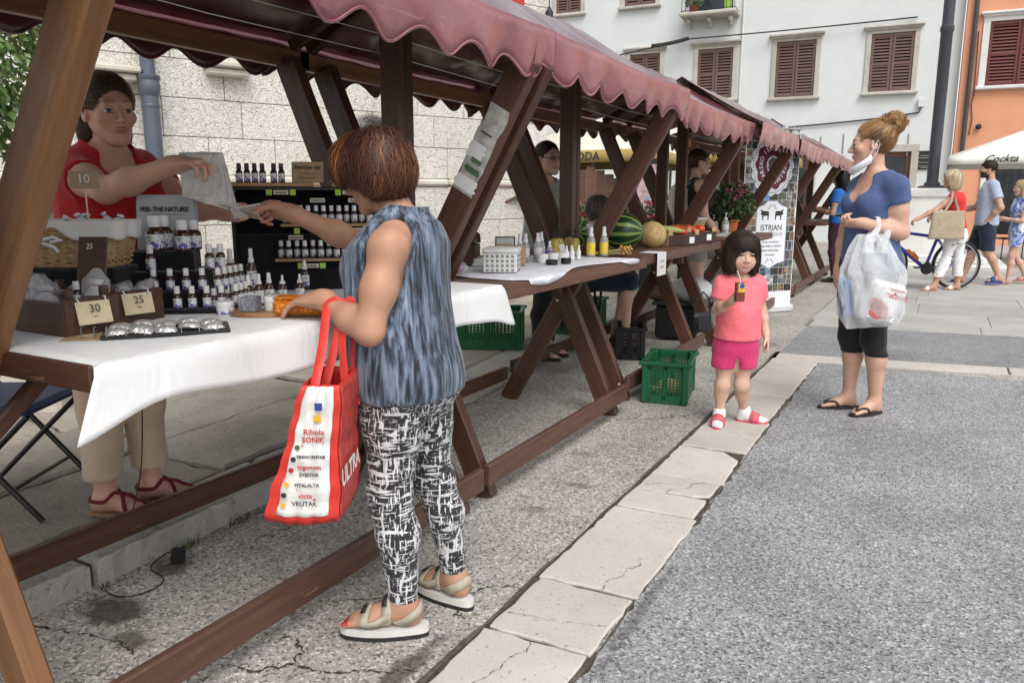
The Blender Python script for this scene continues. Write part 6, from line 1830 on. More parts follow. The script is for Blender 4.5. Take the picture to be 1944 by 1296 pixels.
# ---- white paper bag in the seller's hand
pb_ = thing('paper_bag', 'small crumpled white paper bag held out by the seller in red', 'paper bag', (-2.018, 1.668, 1.235), R(24))
def pbf(u, v):
 a = u * 4; k = int(a) % 4; t = a - int(a)
 hx = .072 - .004 * v; hy = .030 * (1 - v) ** .6 + .003
 c_ = [(-hx, -hy), (hx, -hy), (hx, hy), (-hx, hy)]
 p, q = c_[k], c_[(k + 1) % 4]
 n_ = (.0012 * math.sin(31 * u + 13 * v) + .0010 * math.sin(44 * u - 19 * v) + .0008 * math.sin(70 * v + 11 * u)) * math.sin(math.pi * t)
 x, y = p[0] + (q[0] - p[0]) * t, p[1] + (q[1] - p[1]) * t
 sh_ = .035 * (.5 - v)
 return (x + n_ + sh_ * .6, y + n_ * 1.4, .155 * v - .02 * x / .07 * (1 - v) + n_)
m_pbag = M('bag_paper', (.62, .60, .58), .75, .08, 20, 1.0, 13, .05)
mb = MB().grid(pbf, 40, 16, closed_u=True)
mb.add([pbf(i / 40, 0) for i in range(40)], [tuple(range(40))])
mb.build('bag_body', m_pbag, pb_, smooth=False)
MB().grid(lambda u, v: (-.060 + .120 * u + .002 * math.sin(20 * v), -.012 - .004 * v, .150 - .045 * v - .012 * max(0, u - .45) * 2 * v), 10, 5).build('folded_top', m_pbag, pb_, solid=.0015)
# ---- girl's juice carton
jc = thing('juice_carton', 'small brown and yellow juice carton with a white straw in the girl\'s hand', 'juice carton', pl(GJ['wrR']) + Vector((.045, -.040, .000)), R(-60) + R(90))
MB().bbox((0, 0, .055), (.046, .034, .098), .003).build('carton', M('juice_brown', (.16, .045, .025), .4, .3, 30), jc)
MB().bbox((.004, -.0175, .078), (.034, .001, .045), .0005).build('label', M('juice_yellow', (.75, .42, .05), .4, .3, 40), jc)
MB().lathe([(.013, 0), (.013, .001)], 16, (.006, -.0185, .088), rotm(R(90), 0, 0)).build('logo', M('juice_blue', (.03, .07, .30), .4, .3, 60), jc)
MB().tube([(.0, .0, .10), (-.004, 0, .130), (-.022, -.012, .165)], .0032, 8).build('straw', m_white, jc)
# ---- woman's car key and phone
ky = thing('car_key', 'black car key with steel ring in the hand of the woman in slate blue', 'key', pl((wom['tips']['L'][0] + wom['tips']['L'][4]) / 2) + Vector((-.01, -.01, .018)), R(200))
MB().bbox((0, 0, 0), (.05, .028, .014), .006).build('fob', m_blk2, ky)
MB().tube([(.02 + .011 * math.cos(a), .0, .012 + .011 * math.sin(a)) for a in np.linspace(0, 6.28, 14)], .0016, 5).build('key_ring', m_steel, ky)
MB().bbox((.045, 0, .004), (.05, .022, .003), .001).build('key_blade', M('blue_grey', (.16, .20, .26), .4), ky)
# ---- thin white plastic bag with a paper-towel pack
pbg = thing('plastic_bag', 'thin white carrier bag with a paper towel pack hanging from the woman in slate blue', 'plastic bag', (-.300, 4.575, .560), R(18))
def film(name, col, alpha, rough=.25):
 m, n, l, b = nodes_of(name)
 b.inputs['Base Color'].default_value = (*col, 1); b.inputs['Roughness'].default_value = rough; b.inputs['Alpha'].default_value = alpha
 w_ = tex(n, Scale=14.0, Detail=5.0, Distortion=1.5)
 l.new(coords(n, l, (1, 1, .4)), w_.inputs['Vector'])
 bump(n, l, b, w_.outputs['Fac'], .8, .03)
 return m
def pbgf(u, v):
 a = u * 2 * math.pi
 w0 = .165 * (1 - .10 * abs(v - .3)) if v < .62 else .165 * (.97 - 1.55 * (v - .62))
 d0 = .085 * math.sin(math.pi * min(1, v * .8 + .28)) + .012
 if v < .12: w0 *= .80 + v * 1.67; d0 *= .5 + v * 4.2
 k = .010 * math.sin(9 * a + 6 * v) + .008 * math.sin(5 * a - 11 * v + 2)
 ca, sa = math.cos(a), math.sin(a)
 return ((w0 + k) * math.copysign(abs(ca) ** .8, ca) + .02 * (.5 - v) * 2, (d0 + k) * sa, .50 * v ** .95 + .018 * ca * (1 - v))
m_film = film('bag_film', (.84, .86, .88), .42)
mb = MB().grid(pbgf, 56, 30, closed_u=True)
mb.add([pbgf(i / 56, 0) for i in range(56)], [tuple(range(56))])
mb.build('bag_body', m_film, pbg)
invp = Matrix.Rotation(-R(18), 3, 'Z')
for dd, sx in ((.36, -1), (.62, 1)):
 fa = invp @ (pl(WJ['wrL'] * dd + WJ['elL'] * (1 - dd)) - pbg.location)
 mb = MB()
 for sy in (-1, 1):
  base = Vector((sx * -.035, sy * .02, .46)); tp_ = fa + Vector((0, sy * .040, .0))
  mb.tube([base + Vector((0, 0, -.06)), base, base.lerp(tp_, .6) + Vector((.004, 0, 0)), tp_, fa + Vector((0, sy * .02, .048)), fa + Vector((0, 0, .050))], [.030, .026, .018, .013, .012, .012], 8, flat=(1, .35))
 mb.build('handle', m_film, pbg)
tw = thing('towel_pack', 'white paper towel pack with red print inside the thin carrier bag', 'pack', (-.265, 4.560, .585), R(18))
MB().bbox((0, 0, .115), (.19, .10, .23), .025).build('pack_body', M('towel_wrap', (.72, .72, .71), .5, .05, 6, .4, 18, .01), tw, rot=(0, R(14), 0))
m_pred = M('pink_print', (.50, .10, .11), .6, .2, 40)
rt = (0, R(14), 0)
def onpack(x, z): return rotm(0, R(14), 0) @ Vector((x, -.0525, z))
lettering('ručnici', .040, m_pred, tw, onpack(.045, .165), rt, bold=.001)
lettering('kuhinjski', .022, m_pred, tw, onpack(.045, .198), rt)
for cx, cz, rr in ((-.02, .075, .050), (-.045, .10, .035)):
 MB().lathe([(rr, 0), (rr, .001)], 20, onpack(cx, cz), rotm(R(90), 0, 0)).build('print_patch', m_pred, tw)
MB().lathe([(.020, 0), (.020, .001)], 16, onpack(.018, .055) + Vector((0, -.002, 0)), rotm(R(90), 0, 0)).build('print_patch', M('pale_pink', (.62, .40, .36), .6), tw)
bp = thing('blue_packet', 'blue and brown packet showing through the left side of the carrier bag', 'packet', (-.405, 4.545, .60), R(18))
MB().bbox((0, 0, .12), (.06, .09, .22), .02).build('packet', M('blue_packet', (.16, .30, .55), .4, .5, 9, .4, 20, .01), bp, rot=(0, R(-8), 0))
# ==== first table: cloth and lavender goods
TZ = .9195
m_cloth = fabric('table_linen', (.67, .67, .665), (.73, .73, .72), .9, 5, .25, 9, .02, .3)
def clothf(u, v):
 y = .895 + u * 1.635
 W_ = .945
 hang = .118 + .018 * math.sin(y * 4.2) + .012 * math.sin(y * 11) + .045 * math.exp(-((u) / .05) ** 2) + .05 * math.exp(-((1 - u) / .05) ** 2)
 L = W_ + hang
 d = v * L
 x0 = -2.392
 if d < W_:
  q = max(0, .914 - y)
  return (x0 + d, y + q * .9, TZ + .0045 - q * 1.5 + .0012 * math.sin(31 * y) * math.sin(9 * d))
 t = d - W_
 bl = min(1, t / .02)
 return (x0 + W_ + .010 * bl + .030 * t / hang * (1 + .8 * math.sin(y * 13 + 1)) * .5, y - .45 * t * math.exp(-(u / .07) ** 2) + .30 * t * math.exp(-((1 - u) / .07) ** 2), TZ + .0045 - t + .004 * (1 - bl))
MBc = MB().grid(clothf, 110, 70)
tc_ = tag(MBc.build('tablecloth', m_cloth, smooth=True, solid=.0025), 'white linen tablecloth hanging over the edge of the nearest stall table', 'tablecloth')
Z1 = TZ + .006
# ---- bottles
m_amber = M('amber_glass', (.050, .018, .008), .08, .25, 6, spec=.6, coat=.4)
m_amber2 = M('amber_glass_light', (.16, .055, .012), .08, .25, 6, spec=.6, coat=.4)
m_violet = M('violet_plastic', (.030, .014, .035), .35, .2, 8)
def label_mat(name, base, spot, leaf=True):
 m, n, l, b = nodes_of(name)
 co = coords(n, l)
 v = tex(n, Scale=95.0, Detail=3.0)
 l.new(co, v.inputs['Vector'])
 g = n.new('ShaderNodeSeparateXYZ'); l.new(coords(n, l, kind='Generated'), g.inputs[0])
 low = ramp(n, [(.30, (.16, .16, .16)), (.62, (0, 0, 0))]); l.new(g.outputs[2], low.inputs[0])
 s_ = mathn(n, l, 'ADD', v.outputs['Fac'], low.outputs[0])
 r_ = ramp(n, [(.60, base), (.66, spot)]); l.new(s_, r_.inputs[0])
 l.new(r_.outputs[0], b.inputs['Base Color']); b.inputs['Roughness'].default_value = .5
 return m
m_lab = label_mat('lavender_label', (.70, .70, .72), (.14, .11, .34))
m_lab2 = label_mat('plain_label', (.62, .62, .62), (.16, .16, .17))
m_lab3 = label_mat('amber_label', (.52, .36, .12), (.66, .58, .40))
m_leafg = M('leaf_green', (.20, .42, .06), .5, .2)
def bottle(r_, h, cap='screw', glass=None, lab=None, leaf=True, name='oil_bottle', fill=.0, capmat=None):
 t = bpy.data.objects.new(name, None); COL.objects.link(t); t.empty_display_size = .02
 t['category'] = 'bottle'
 hb = h * .68
 prof = [(r_ * .9, 0), (r_, r_ * .12), (r_, hb * .80), (r_ * .82, hb * .92), (r_ * .48, hb), (r_ * .48, hb + h * .02)]
 MB().lathe(prof, 16).build('glass_body', glass or m_amber, t)
 cm = capmat or m_white
 if cap == 'screw':
  MB().lathe([(r_ * .66, hb), (r_ * .70, hb + .002), (r_ * .66, h - .002), (r_ * .60, h)], 16).build('cap', cm, t)
 elif cap == 'spray':
  MB().lathe([(r_ * .60, hb), (r_ * .60, hb + h * .08), (r_ * .44, hb + h * .10), (r_ * .40, h - .002), (r_ * .30, h)], 14).build('spray_cap', cm, t)
 elif cap == 'dropper':
  MB().lathe([(r_ * .66, hb), (r_ * .66, hb + h * .10), (r_ * .30, hb + h * .11), (r_ * .28, h * .95), (r_ * .16, h)], 14).build('dropper_cap', cm, t)
 elif cap == 'pump':
  MB().lathe([(r_ * .55, hb), (r_ * .55, hb + h * .10), (r_ * .16, hb + h * .11), (r_ * .16, h * .94), (r_ * .42, h * .95), (r_ * .42, h)], 14).build('pump_head', cm, t)
  MB().bbox((0, -r_ * .8, h * .975), (r_ * .3, r_ * 1.3, h * .035), .001).build('nozzle', cm, t)
 if lab:
  MB().lathe([(r_ * 1.015, hb * .12), (r_ * 1.02, hb * .125), (r_ * 1.02, hb * .70), (r_ * 1.015, hb * .705)], 16).build('label', lab, t)
  if leaf:
   MB().add([(-r_ * .15, -r_ * 1.035, hb * .50), (r_ * .2, -r_ * 1.045, hb * .46), (r_ * .55, -r_ * .90, hb * .58), (r_ * .2, -r_ * 1.04, hb * .66)], [(0, 1, 2, 3)]).build('leaf_print', m_leafg, t, smooth=False)
 return t
PROTO = {}
def put(key, loc, label, group, rz=R(20), scale=None, **kw):
 if key not in PROTO:
  t = bottle(**kw); PROTO[key] = t
  t.location = loc; t.rotation_euler = (0, 0, rz); t['label'] = label; t['group'] = group
 else:
  t = copy_tree(PROTO[key]); t.location = loc; t.rotation_euler = (0, 0, rz + random.uniform(-.25, .25)); t['label'] = label; t['group'] = group
 return t
SM = dict(r_=.0118, h=.066, lab=m_lab); BG = dict(r_=.026, h=.105, lab=m_lab); SPR = dict(r_=.0165, h=.115, cap='spray', lab=m_lab, glass=m_amber2); DRP = dict(r_=.0135, h=.088, cap='dropper', lab=m_lab)
RA = R(42)
rs = thing('display_riser', 'stepped riser draped in black cloth holding rows of lavender oil bottles', 'display riser', (-1.89, 1.405, Z1), RA)
m_bcloth = fabric('black_drape', (.006, .006, .009), (.011, .011, .015), .95, 8, .3)
lev = [(0, .012), (.055, .058), (.108, .112), (.160, .168)]
for k, (dy, zz) in enumerate(lev):
 MB().bbox((.03 - .035 * k * .9 + (.0), (dy + .30) / 2, zz / 2), (.26 - .012 * k, .30 - dy, zz), .006).build('step', m_bcloth, rs)
def on_riser(x, k, y=0.0):
 return rs.location + Matrix.Rotation(RA, 3, 'Z') @ Vector((x, lev[k][0] + .020 + y, lev[k][1] + .0005))
for i in range(4): put('small', on_riser(.020 + .040 * i, 0), 'small white-capped amber oil bottle, %s from the left on the bottom step of the riser' % ordinal(i), 'lavender oil bottles on the riser', R(10), **SM)
for i in range(5): put('small', on_riser(-.050 + .044 * i, 1), 'small white-capped amber oil bottle, %s from the left on the second step of the riser' % ordinal(i), 'lavender oil bottles on the riser', R(10), **SM)
put('mid', on_riser(-.066, 2), 'white-capped oil bottle standing alone at the left of the third riser step', 'lavender oil bottles on the riser', R(10), r_=.0138, h=.078, lab=m_lab)
for i in range(2): put('mid', on_riser(.098 + .030 * i, 2, .012 * i), 'white-capped oil bottle, %s of the pair at the right of the third riser step' % ordinal(i), 'lavender oil bottles on the riser', R(10), r_=.0138, h=.078, lab=m_lab)
put('big', on_riser(-.062, 3, .015), 'largest amber oil bottle, at the left on top of the riser', 'lavender oil bottles on the riser', R(10), **BG)
t_ = put('big', on_riser(.018, 3, .0), 'slightly smaller amber oil bottle, at the right on top of the riser', 'lavender oil bottles on the riser', R(10), **BG); t_.scale = (.88, .88, .88)
t_ = put('big', on_riser(-.046, 3, .06), 'amber oil bottle half hidden behind the largest one on the riser', 'lavender oil bottles on the riser', R(10), **BG)
t_ = put('big', on_riser(.040, 3, .06), 'amber oil bottle half hidden behind the smaller one on the riser top', 'lavender oil bottles on the riser', R(10), **BG); t_.scale = (.86, .86, .86)
for j in range(4): put('small', on_riser(.140 + .012 * j, 1, .030 * (j + 1) - .0), 'white-capped oil bottle, %s going back along the right side of the riser' % ordinal(j), 'lavender oil bottles on the riser', R(10), **SM)
for j in range(4): put('small', on_riser(.176 + .010 * j, 0, .030 * (j + 1)), 'white-capped oil bottle, %s going back at the foot of the riser' % ordinal(j), 'lavender oil bottles on the riser', R(10), **SM)
def at1(u, w_, z=0.0):   # table-one point: u along UR, w_ along UF from the board corner
 return Vector((-1.70, 1.46, Z1)) + UR * u + UF * w_ + Vector((0, 0, z))
SPRL = ['amber spray bottle with violet label, leftmost of the three tall sprays', 'amber spray bottle with gold label, middle of the three tall sprays', 'dark spray bottle, rightmost of the three tall sprays']
for i, (u, w_) in enumerate(((-.165, .335), (-.105, .300), (-.045, .315))):
 put('spray%d' % i, at1(u, w_, .035), SPRL[i], 'spray bottles on the first table', R(20), r_=.0185 if i < 2 else .015, h=.135, cap='spray', lab=(m_lab, m_lab3, m_lab)[i], glass=(m_amber2, m_amber2, m_amber)[i])
bx = thing('wooden_stand', 'low dark stand under the spray bottles', 'stand', at1(-.10, .32, 0), R(29))
MB().bbox((0, 0, .017), (.20, .09, .033), .004).build('stand_block', m_bcloth, bx)
for i, (u, w_) in enumerate(((-.020, .205), (.002, .235), (.022, .270))):
 put('spr_s', at1(u, w_), 'white-topped spray bottle, %s in the line behind the cosmetic jars' % ordinal(i), 'spray bottles on the first table', R(20), r_=.0145, h=.098, cap='spray', lab=m_lab)
for i, (u, w_) in enumerate(((-.085, .215), (-.058, .228), (.055, .30), (.10, .335))):
 put('drop', at1(u, w_), 'dropper bottle with pointed white top, %s from the left behind the jars' % ordinal(i), 'dropper bottles on the first table', R(20), **DRP)
for i in range(6): put('small', at1(-.105 + .010 * i, .10 + .026 * i), 'white-capped oil bottle, %s going back in the row beside the cosmetic jars' % ordinal(i), 'lavender oil bottles by the jars', R(10), **SM)
obd = thing('olive_board', 'irregular olive-wood board under the lavender box and jar', 'board', (-1.655, 1.520, Z1), R(33))
m_olive = wood('olive_wood', (.16, .070, .030), (.32, .17, .085), .5, .2)
MB().prism([(.085 * math.cos(a) * (1 + .12 * math.sin(3 * a)), .055 * math.sin(a) * (1 + .15 * math.cos(2 * a + 1))) for a in np.linspace(0, 2 * math.pi, 28)[:-1]], 0, .014, .004, .004).build('board', m_olive, obd)
def jar(loc, r_, h, label, lavender=True):
 t = thing('cosmetic_jar', label, 'jar', loc, R(25), 'white cosmetic jars on the first table')
 MB().lathe([(r_ * .92, 0), (r_, .003), (r_, h * .62), (r_ * .96, h * .63)], 22).build('jar_body', m_white, t)
 MB().lathe([(r_ * 1.03, h * .64), (r_ * 1.04, h * .66), (r_ * 1.04, h - .003), (r_ * .98, h)], 22).build('lid', m_white, t)
 if lavender: MB().lathe([(r_ * 1.008, h * .1), (r_ * 1.012, h * .12), (r_ * 1.012, h * .50), (r_ * 1.008, h * .52)], 22).build('label', m_lab, t)
jar(at1(-.030, .035), .024, .040, 'white cosmetic jar with violet label at the left of the lavender box')
jar(at1(.010, .115), .030, .050, 'largest white cosmetic jar, just behind the lavender box')
jar(at1(.105, .035, .014), .0235, .040, 'plain white cosmetic jar at the right of the lavender box', False)
lb = thing('lavender_box', 'small clear box of dried lavender on the olive-wood board', 'clear box', (-1.668, 1.500, Z1 + .0145), R(25))
def lav():
 m, n, l, b = nodes_of('dried_lavender')
 v = tex(n, 'ShaderNodeTexVoronoi', Scale=260.0); l.new(coords(n, l, (1, 1, .6)), v.inputs['Vector'])
 sp_ = n.new('ShaderNodeSeparateColor'); l.new(v.outputs['Color'], sp_.inputs[0])
 r_ = ramp(n, [(0, (.02, .02, .045)), (.5, (.07, .07, .13)), (1, (.22, .22, .30))]); l.new(sp_.outputs[0], r_.inputs[0])
 l.new(r_.outputs[0], b.inputs['Base Color']); bump(n, l, b, v.outputs['Distance'], .9, .004)
 return m
MB().bbox((0, 0, .022), (.046, .046, .040), .003).build('lavender', lav(), lb)
MB().bbox((0, 0, .0255), (.050, .050, .050), .002).build('clear_shell', film('clear_plastic', (.85, .87, .88), .16, .08), lb)
bo = thing('kraft_sign', 'kraft card sign reading BODY OILS behind the jars', 'sign', at1(.085, .20), R(24))
MB().bbox((0, 0, .020), (.085, .003, .042), .001).build('card', m_kraft, bo, rot=(R(-18), 0, 0))
lettering('BODY OILS', .0155, M('brown_ink', (.10, .05, .025), .8), bo, (0, .0045, .022), (R(-18), 0, 0), bold=.0003)
# ---- black tray with silver packets and hooks, kraft card under it
tr_ = thing('packet_tray', 'flat black tray of silver foil packets with wire hooks at the front of the table', 'tray', (-1.640, 1.210, Z1), R(52))
MB().bbox((0, 0, .006), (.285, .135, .010), .003).build('tray', m_blk2, tr_)
m_foil = M('silver_foil', (.62, .61, .60), .28, .25, 50, .9, 60, .01, metal=.55)
def pillow(w_, d, h, seed):
 rg = random.Random(seed); ph = rg.uniform(0, 6)
 return MB().grid(lambda u, v: ((u - .5) * w_, (v - .5) * d, h * (math.sin(math.pi * u) * math.sin(math.pi * v)) ** .5 + .0015 * math.sin(30 * u + ph) * math.sin(26 * v + ph)), 10, 8).mesh('packet', m_foil)
pmesh = [pillow(.052, .044, .014, k) for k in range(4)]
pn = 0
for i in range(5):
 for j in range(3):
  o_ = place('foil_packet', pmesh[pn % 4], None, tr_.location + Matrix.Rotation(R(52), 3, 'Z') @ Vector((-.105 + .052 * i + random.uniform(-.004, .004), -.042 + .042 * j, .012 + .004 * (pn % 2))), (R(random.uniform(-10, 10)), R(random.uniform(-8, 8)), R(52) + random.uniform(-.25, .25)))
  tag(o_, 'silver foil packet, %s from the left in the %s row of the black tray' % (ordinal(i), ('front', 'middle', 'back')[j]), 'packet', 'silver foil packets on the tray'); pn += 1
for i in range(7):
 MB().tube([(-.128 + .040 * i, -.066, .005), (-.128 + .040 * i, -.068, .030), (-.128 + .040 * i, -.056, .031)], .0013, 5).build('hook', m_steel, tr_)
kc = thing('kraft_sheet', 'flat kraft card with pale writing under the left end of the tray', 'card', (-1.738, 1.083, Z1), R(40))
MB().bbox((0, 0, .001), (.12, .10, .002), .0008).build('card', m_kraft, kc)
for i in range(3): MB().tube([(-.02 + .028 * i, -.02, .0), (-.02 + .028 * i, -.022, .026), (-.02 + .028 * i, -.010, .027)], .0013, 5).build('hook', m_steel, kc)
for i in range(3): MB().box((-.022, .025 - .010 * i, .0025), (.032, .0035, .0006)).build('lettering', m_cream, kc)
# ---- two dark wooden boxes with hanging price tags
m_dbox = wood('dark_box_wood', (.045, .018, .010), (.095, .038, .020), .45, .25)
def wbox(loc, dx, dy, dz, label, txt, sub):
 t = thing('wooden_box', label, 'box', loc, 0)
 for sx in (-1, 1): MB().bbox((sx * (dx / 2 - .006), 0, dz / 2), (.012, dy, dz), .002).build('side_board', m_dbox, t)
 for sy in (-1, 1): MB().bbox((0, sy * (dy / 2 - .006), dz * .45), (dx - .026, .012, dz * .9), .002).build('side_board', m_dbox, t)
 MB().bbox((0, 0, .006), (dx - .026, dy - .026, .01), .001).build('bottom_board', m_dbox, t)
 for sx in (-1, 1):
  for sy in (-1, 1): MB().bbox((sx * (dx / 2 - .022), sy * (dy / 2 - .022), dz / 2 + .012), (.018, .018, dz + .02), .002).build('corner_post', m_dbox, t)
 tg = thing('price_tag', 'cream card price tag reading %s hanging on the %s dark wooden box' % (txt, 'nearer' if txt == '30' else 'farther'), 'price tag', loc + Vector((dx / 2 + .012, -.005, dz * .60)), R(84), None)
 MB().bbox((0, 0, 0), (.082, .002, .056), .001).build('card', m_cream, tg, rot=(R(-14), 0, R(0)))
 lettering(txt, .028, m_ink, tg, (0, -.0045, .010), (R(-14), 0, 0))
 for q, sx_ in enumerate(sub): lettering(sx_, .0085, m_ink, tg, (.0, -.001 - .0 + .002 * q - .003, -.008 - .010 * q), (R(-14), 0, 0))
 for sx in (-1, 1): MB().tube([(sx * .030, .0, .020), (sx * .034, .010, .036), (sx * .030, .022, .034)], .002, 5).build('cord', m_white, tg)
 return t
wbox(Vector((-1.945, 1.115, Z1)), .325, .135, .090, 'dark wooden box with price tag 30, full of cellophane lavender bags', '30', ('1 pc.',))
wbox(Vector((-1.985, 1.282, Z1)), .265, .160, .085, 'dark wooden box with price tag 25, in front of the riser', '25', ('bag', '+', 'essential oil'))
m_cello = film('cellophane', (.85, .86, .88), .28, .06)
m_pouch = fabric('linen_pouch', (.66, .65, .62), (.74, .73, .70), .9, 12, .4, 20, .01)
def pouch(loc, sz, label, rz=0, tilt=0, cello=True):
 t = thing('lavender_pouch', label, 'pouch', loc, rz)
 def fn(u, v):
  a = 2 * math.pi * u
  r_ = sz * (.10 + .40 * math.sin(math.pi * min(1, v * 1.12) ** .8)) if v < .8 else sz * (.17 + .16 * (v - .8) * 5)
  return (r_ * math.cos(a) * (1 + .06 * math.sin(5 * a)), r_ * .62 * math.sin(a), sz * 1.25 * v)
 MB().grid(fn, 18, 14, closed_u=True).build('pouch_body', m_pouch, t, rot=(tilt, 0, 0))
 MB().tube([(sz * .20 * math.cos(a), sz * .14 * math.sin(a), sz * 1.0) for a in np.linspace(0, 6.28, 12)], sz * .05, 5).build('ribbon', M('violet_ribbon', (.10, .03, .22), .5), t, rot=(tilt, 0, 0))
 if cello:
  MB().grid(lambda u, v: (sz * .58 * math.cos(2 * math.pi * u) * (1 - .75 * max(0, v - .7) * 3.3) * (1 + .05 * math.sin(u * 44)), sz * .42 * math.sin(2 * math.pi * u) * (1 - .75 * max(0, v - .7) * 3.3) * (1 + .07 * math.sin(u * 37 + v * 9)), sz * 1.75 * v), 30, 14, closed_u=True).build('cellophane', m_cello, t, rot=(tilt, 0, 0))
 return t
for i, (x, y, rz, ti) in enumerate(((-2.06, 1.10, .3, -.5), (-1.99, 1.12, 1.0, -.7), (-2.10, 1.135, 2.0, .5))):
 pouch(Vector((x, y, Z1 + .035)), .062, 'cellophane-wrapped white lavender pouch, %s in the box tagged 30' % ordinal(i), rz, ti)
for i, (x, y, rz, ti) in enumerate(((-1.95, 1.28, .4, -.9), (-2.02, 1.30, 1.4, -.8), (-1.91, 1.30, 2.4, .7), (-2.07, 1.27, .9, .8))):
 pouch(Vector((x, y, Z1 + .035)), .055, 'cellophane-wrapped lavender pouch, %s in the box tagged 25' % ordinal(i), rz, ti)
sbd = thing('brown_board', 'upright brown board with a grey tag reading 25 holding a lavender gift set', 'board', (-1.925, 1.195, Z1 + .03), R(20))
MB().bbox((0, 0, .10), (.085, .006, .20), .002).build('board', m_dbox, sbd, rot=(R(-12), 0, R(0)))
MB().bbox((.005, .019, .172), (.052, .003, .024), .001).build('tag_plate', M('grey_tag', (.42, .40, .36), .7, .1, 40), sbd, rot=(R(-12), 0, 0))
lettering('25', .020, M('white_print', (.75, .75, .73), .6), sbd, (.005, .0165, .172), (R(-12), 0, 0))
pouch(Vector((-1.885, 1.185, Z1 + .045)), .060, 'white lavender pouch with violet ribbon in the clear gift bag on the brown board', R(20), -.2)
put('small', Vector((-1.925, 1.165, Z1 + .05)), 'small oil bottle in the clear gift bag beside the white pouch', 'lavender oil bottles on the riser', R(10), **SM)
# ---- wicker basket with white liner
bk = thing('wicker_basket', 'rectangular wicker basket with a white cotton liner full of sachets', 'basket', (-2.165, 1.325, Z1 + .135), R(29))
def wicker():
 m, n, l, b = nodes_of('wicker')
 br = tex(n, 'ShaderNodeTexBrick', Scale=1.0)
 br.inputs['Brick Width'].default_value = .022; br.inputs['Row Height'].default_value = .0065; br.inputs['Mortar Size'].default_value = .0012
 br.inputs['Color1'].default_value = (.42, .26, .12, 1); br.inputs['Color2'].default_value = (.56, .38, .19, 1); br.inputs['Mortar'].default_value = (.10, .05, .02, 1)
 cb = n.new('ShaderNodeSeparateXYZ'); l.new(coords(n, l), cb.inputs[0])
 cx = n.new('ShaderNodeCombineXYZ'); l.new(mathn(n, l, 'ADD', cb.outputs[0], cb.outputs[1]), cx.inputs[0]); l.new(cb.outputs[2], cx.inputs[1])
 l.new(cx.outputs[0], br.inputs['Vector']); l.new(br.outputs['Color'], b.inputs['Base Color'])
 bump(n, l, b, br.outputs['Fac'], -.8, .006); b.inputs['Roughness'].default_value = .7
 return m
m_wick = wicker()
mb = MB()
nr, rr = 18, .0042
for k in range(nr):     # woven rings, alternate ones shifted in and out of the stakes
 z_ = .004 + k * .0068; g_ = z_ / .125
 hx, hy = .118 + .022 * g_, .070 + .016 * g_
 pts = []
 for i in range(64):
  a = i / 64 * 4; q = int(a) % 4; t = a - int(a)
  c_ = [(-hx, -hy), (hx, -hy), (hx, hy), (-hx, hy)]
  p, q2 = c_[q], c_[(q + 1) % 4]
  x, y = p[0] + (q2[0] - p[0]) * t, p[1] + (q2[1] - p[1]) * t
  o_ = .0035 * math.sin(i * math.pi / 2 + k * math.pi)
  L_ = math.hypot(x, y)
  pts.append((x + x / L_ * o_, y + y / L_ * o_, z_))
 pts.append(pts[0])
 mb.tube(pts, rr, 5, caps=False)
mb.build('woven_wall', M('wicker_strand', (.46, .30, .15), .7, .35, 60, .3, 160), bk)
MB().bbox((0, 0, .06), (.246, .146, .118), .01).build('inner_lining', M('wicker_dark', (.10, .055, .025), .9), bk)
def linf(u, v):
 a = u * 4; q = int(a) % 4; t = a - int(a)
 hx, hy = .150 + .003 * math.sin(u * 60), .095 + .003 * math.sin(u * 50)
 c_ = [(-hx, -hy), (hx, -hy), (hx, hy), (-hx, hy)]
 p, q2 = c_[q], c_[(q + 1) % 4]
 x, y = p[0] + (q2[0] - p[0]) * t, p[1] + (q2[1] - p[1]) * t
 k = 1 - .03 * v
 arch = .030 * math.exp(-((t - .46) / .13) ** 2) if q == 0 else 0
 return (x * k, y * k, .130 - (.052 - arch + .004 * math.sin(u * 44)) * v)
MB().grid(linf, 80, 6, closed_u=True).build('cotton_liner', m_pouch, bk, solid=.003)
MB().grid(lambda u, v: ((u - .5) * .29, (v - .5) * .18, .112 + .006 * math.sin(u * 13) * math.cos(v * 9)), 8, 6).build('liner_top', m_pouch, bk)
MB().tube([(-.06, -.098, .080), (-.04, -.106, .086), (-.02, -.102, .078), (-.045, -.108, .072), (-.02, -.110, .066), (.0, -.108, .058), (.010, -.108, .045)], .0045, 6).tube([(-.03, -.108, .078), (.0, -.110, .086), (.02, -.106, .078), (-.01, -.110, .072)], .0045, 6).build('bow', m_white, bk)
blk = thing('black_block', 'black-draped block under the wicker basket', 'block', (-2.165, 1.325, Z1), R(29))
MB().bbox((0, 0, .067), (.28, .17, .133), .006).build('block', m_bcloth, blk)
for i, (u, v_) in enumerate(((-.06, 0), (.02, .02), (.055, -.03), (.10, .01), (-.005, -.045), (.09, .04))):
 p = bk.location + UR * u + UF * v_ + Vector((0, 0, .105))
 pouch(p, .040, 'white lavender sachet, %s in the wicker basket' % ordinal(i), i * 1.1, (-.9, .7, -.6, .8, -1.0, .5)[i], False)
sg = thing('price_sign', 'tan card price sign reading 10 on a thin stick in the basket', 'price sign', (-2.060, 1.300, 1.16), R(34))
MB().bbox((0, 0, .140), (.080, .003, .048), .012).build('card', M('tan_card', (.36, .27, .18), .8, .1, 40), sg)
lettering('10', .034, M('white_print', (.75, .75, .73), .6), sg, (.0, -.0035, .142))
MB().tube([(0, .002, -.05), (0, .002, .14)], .0022, 6).build('stick', m_cream, sg)
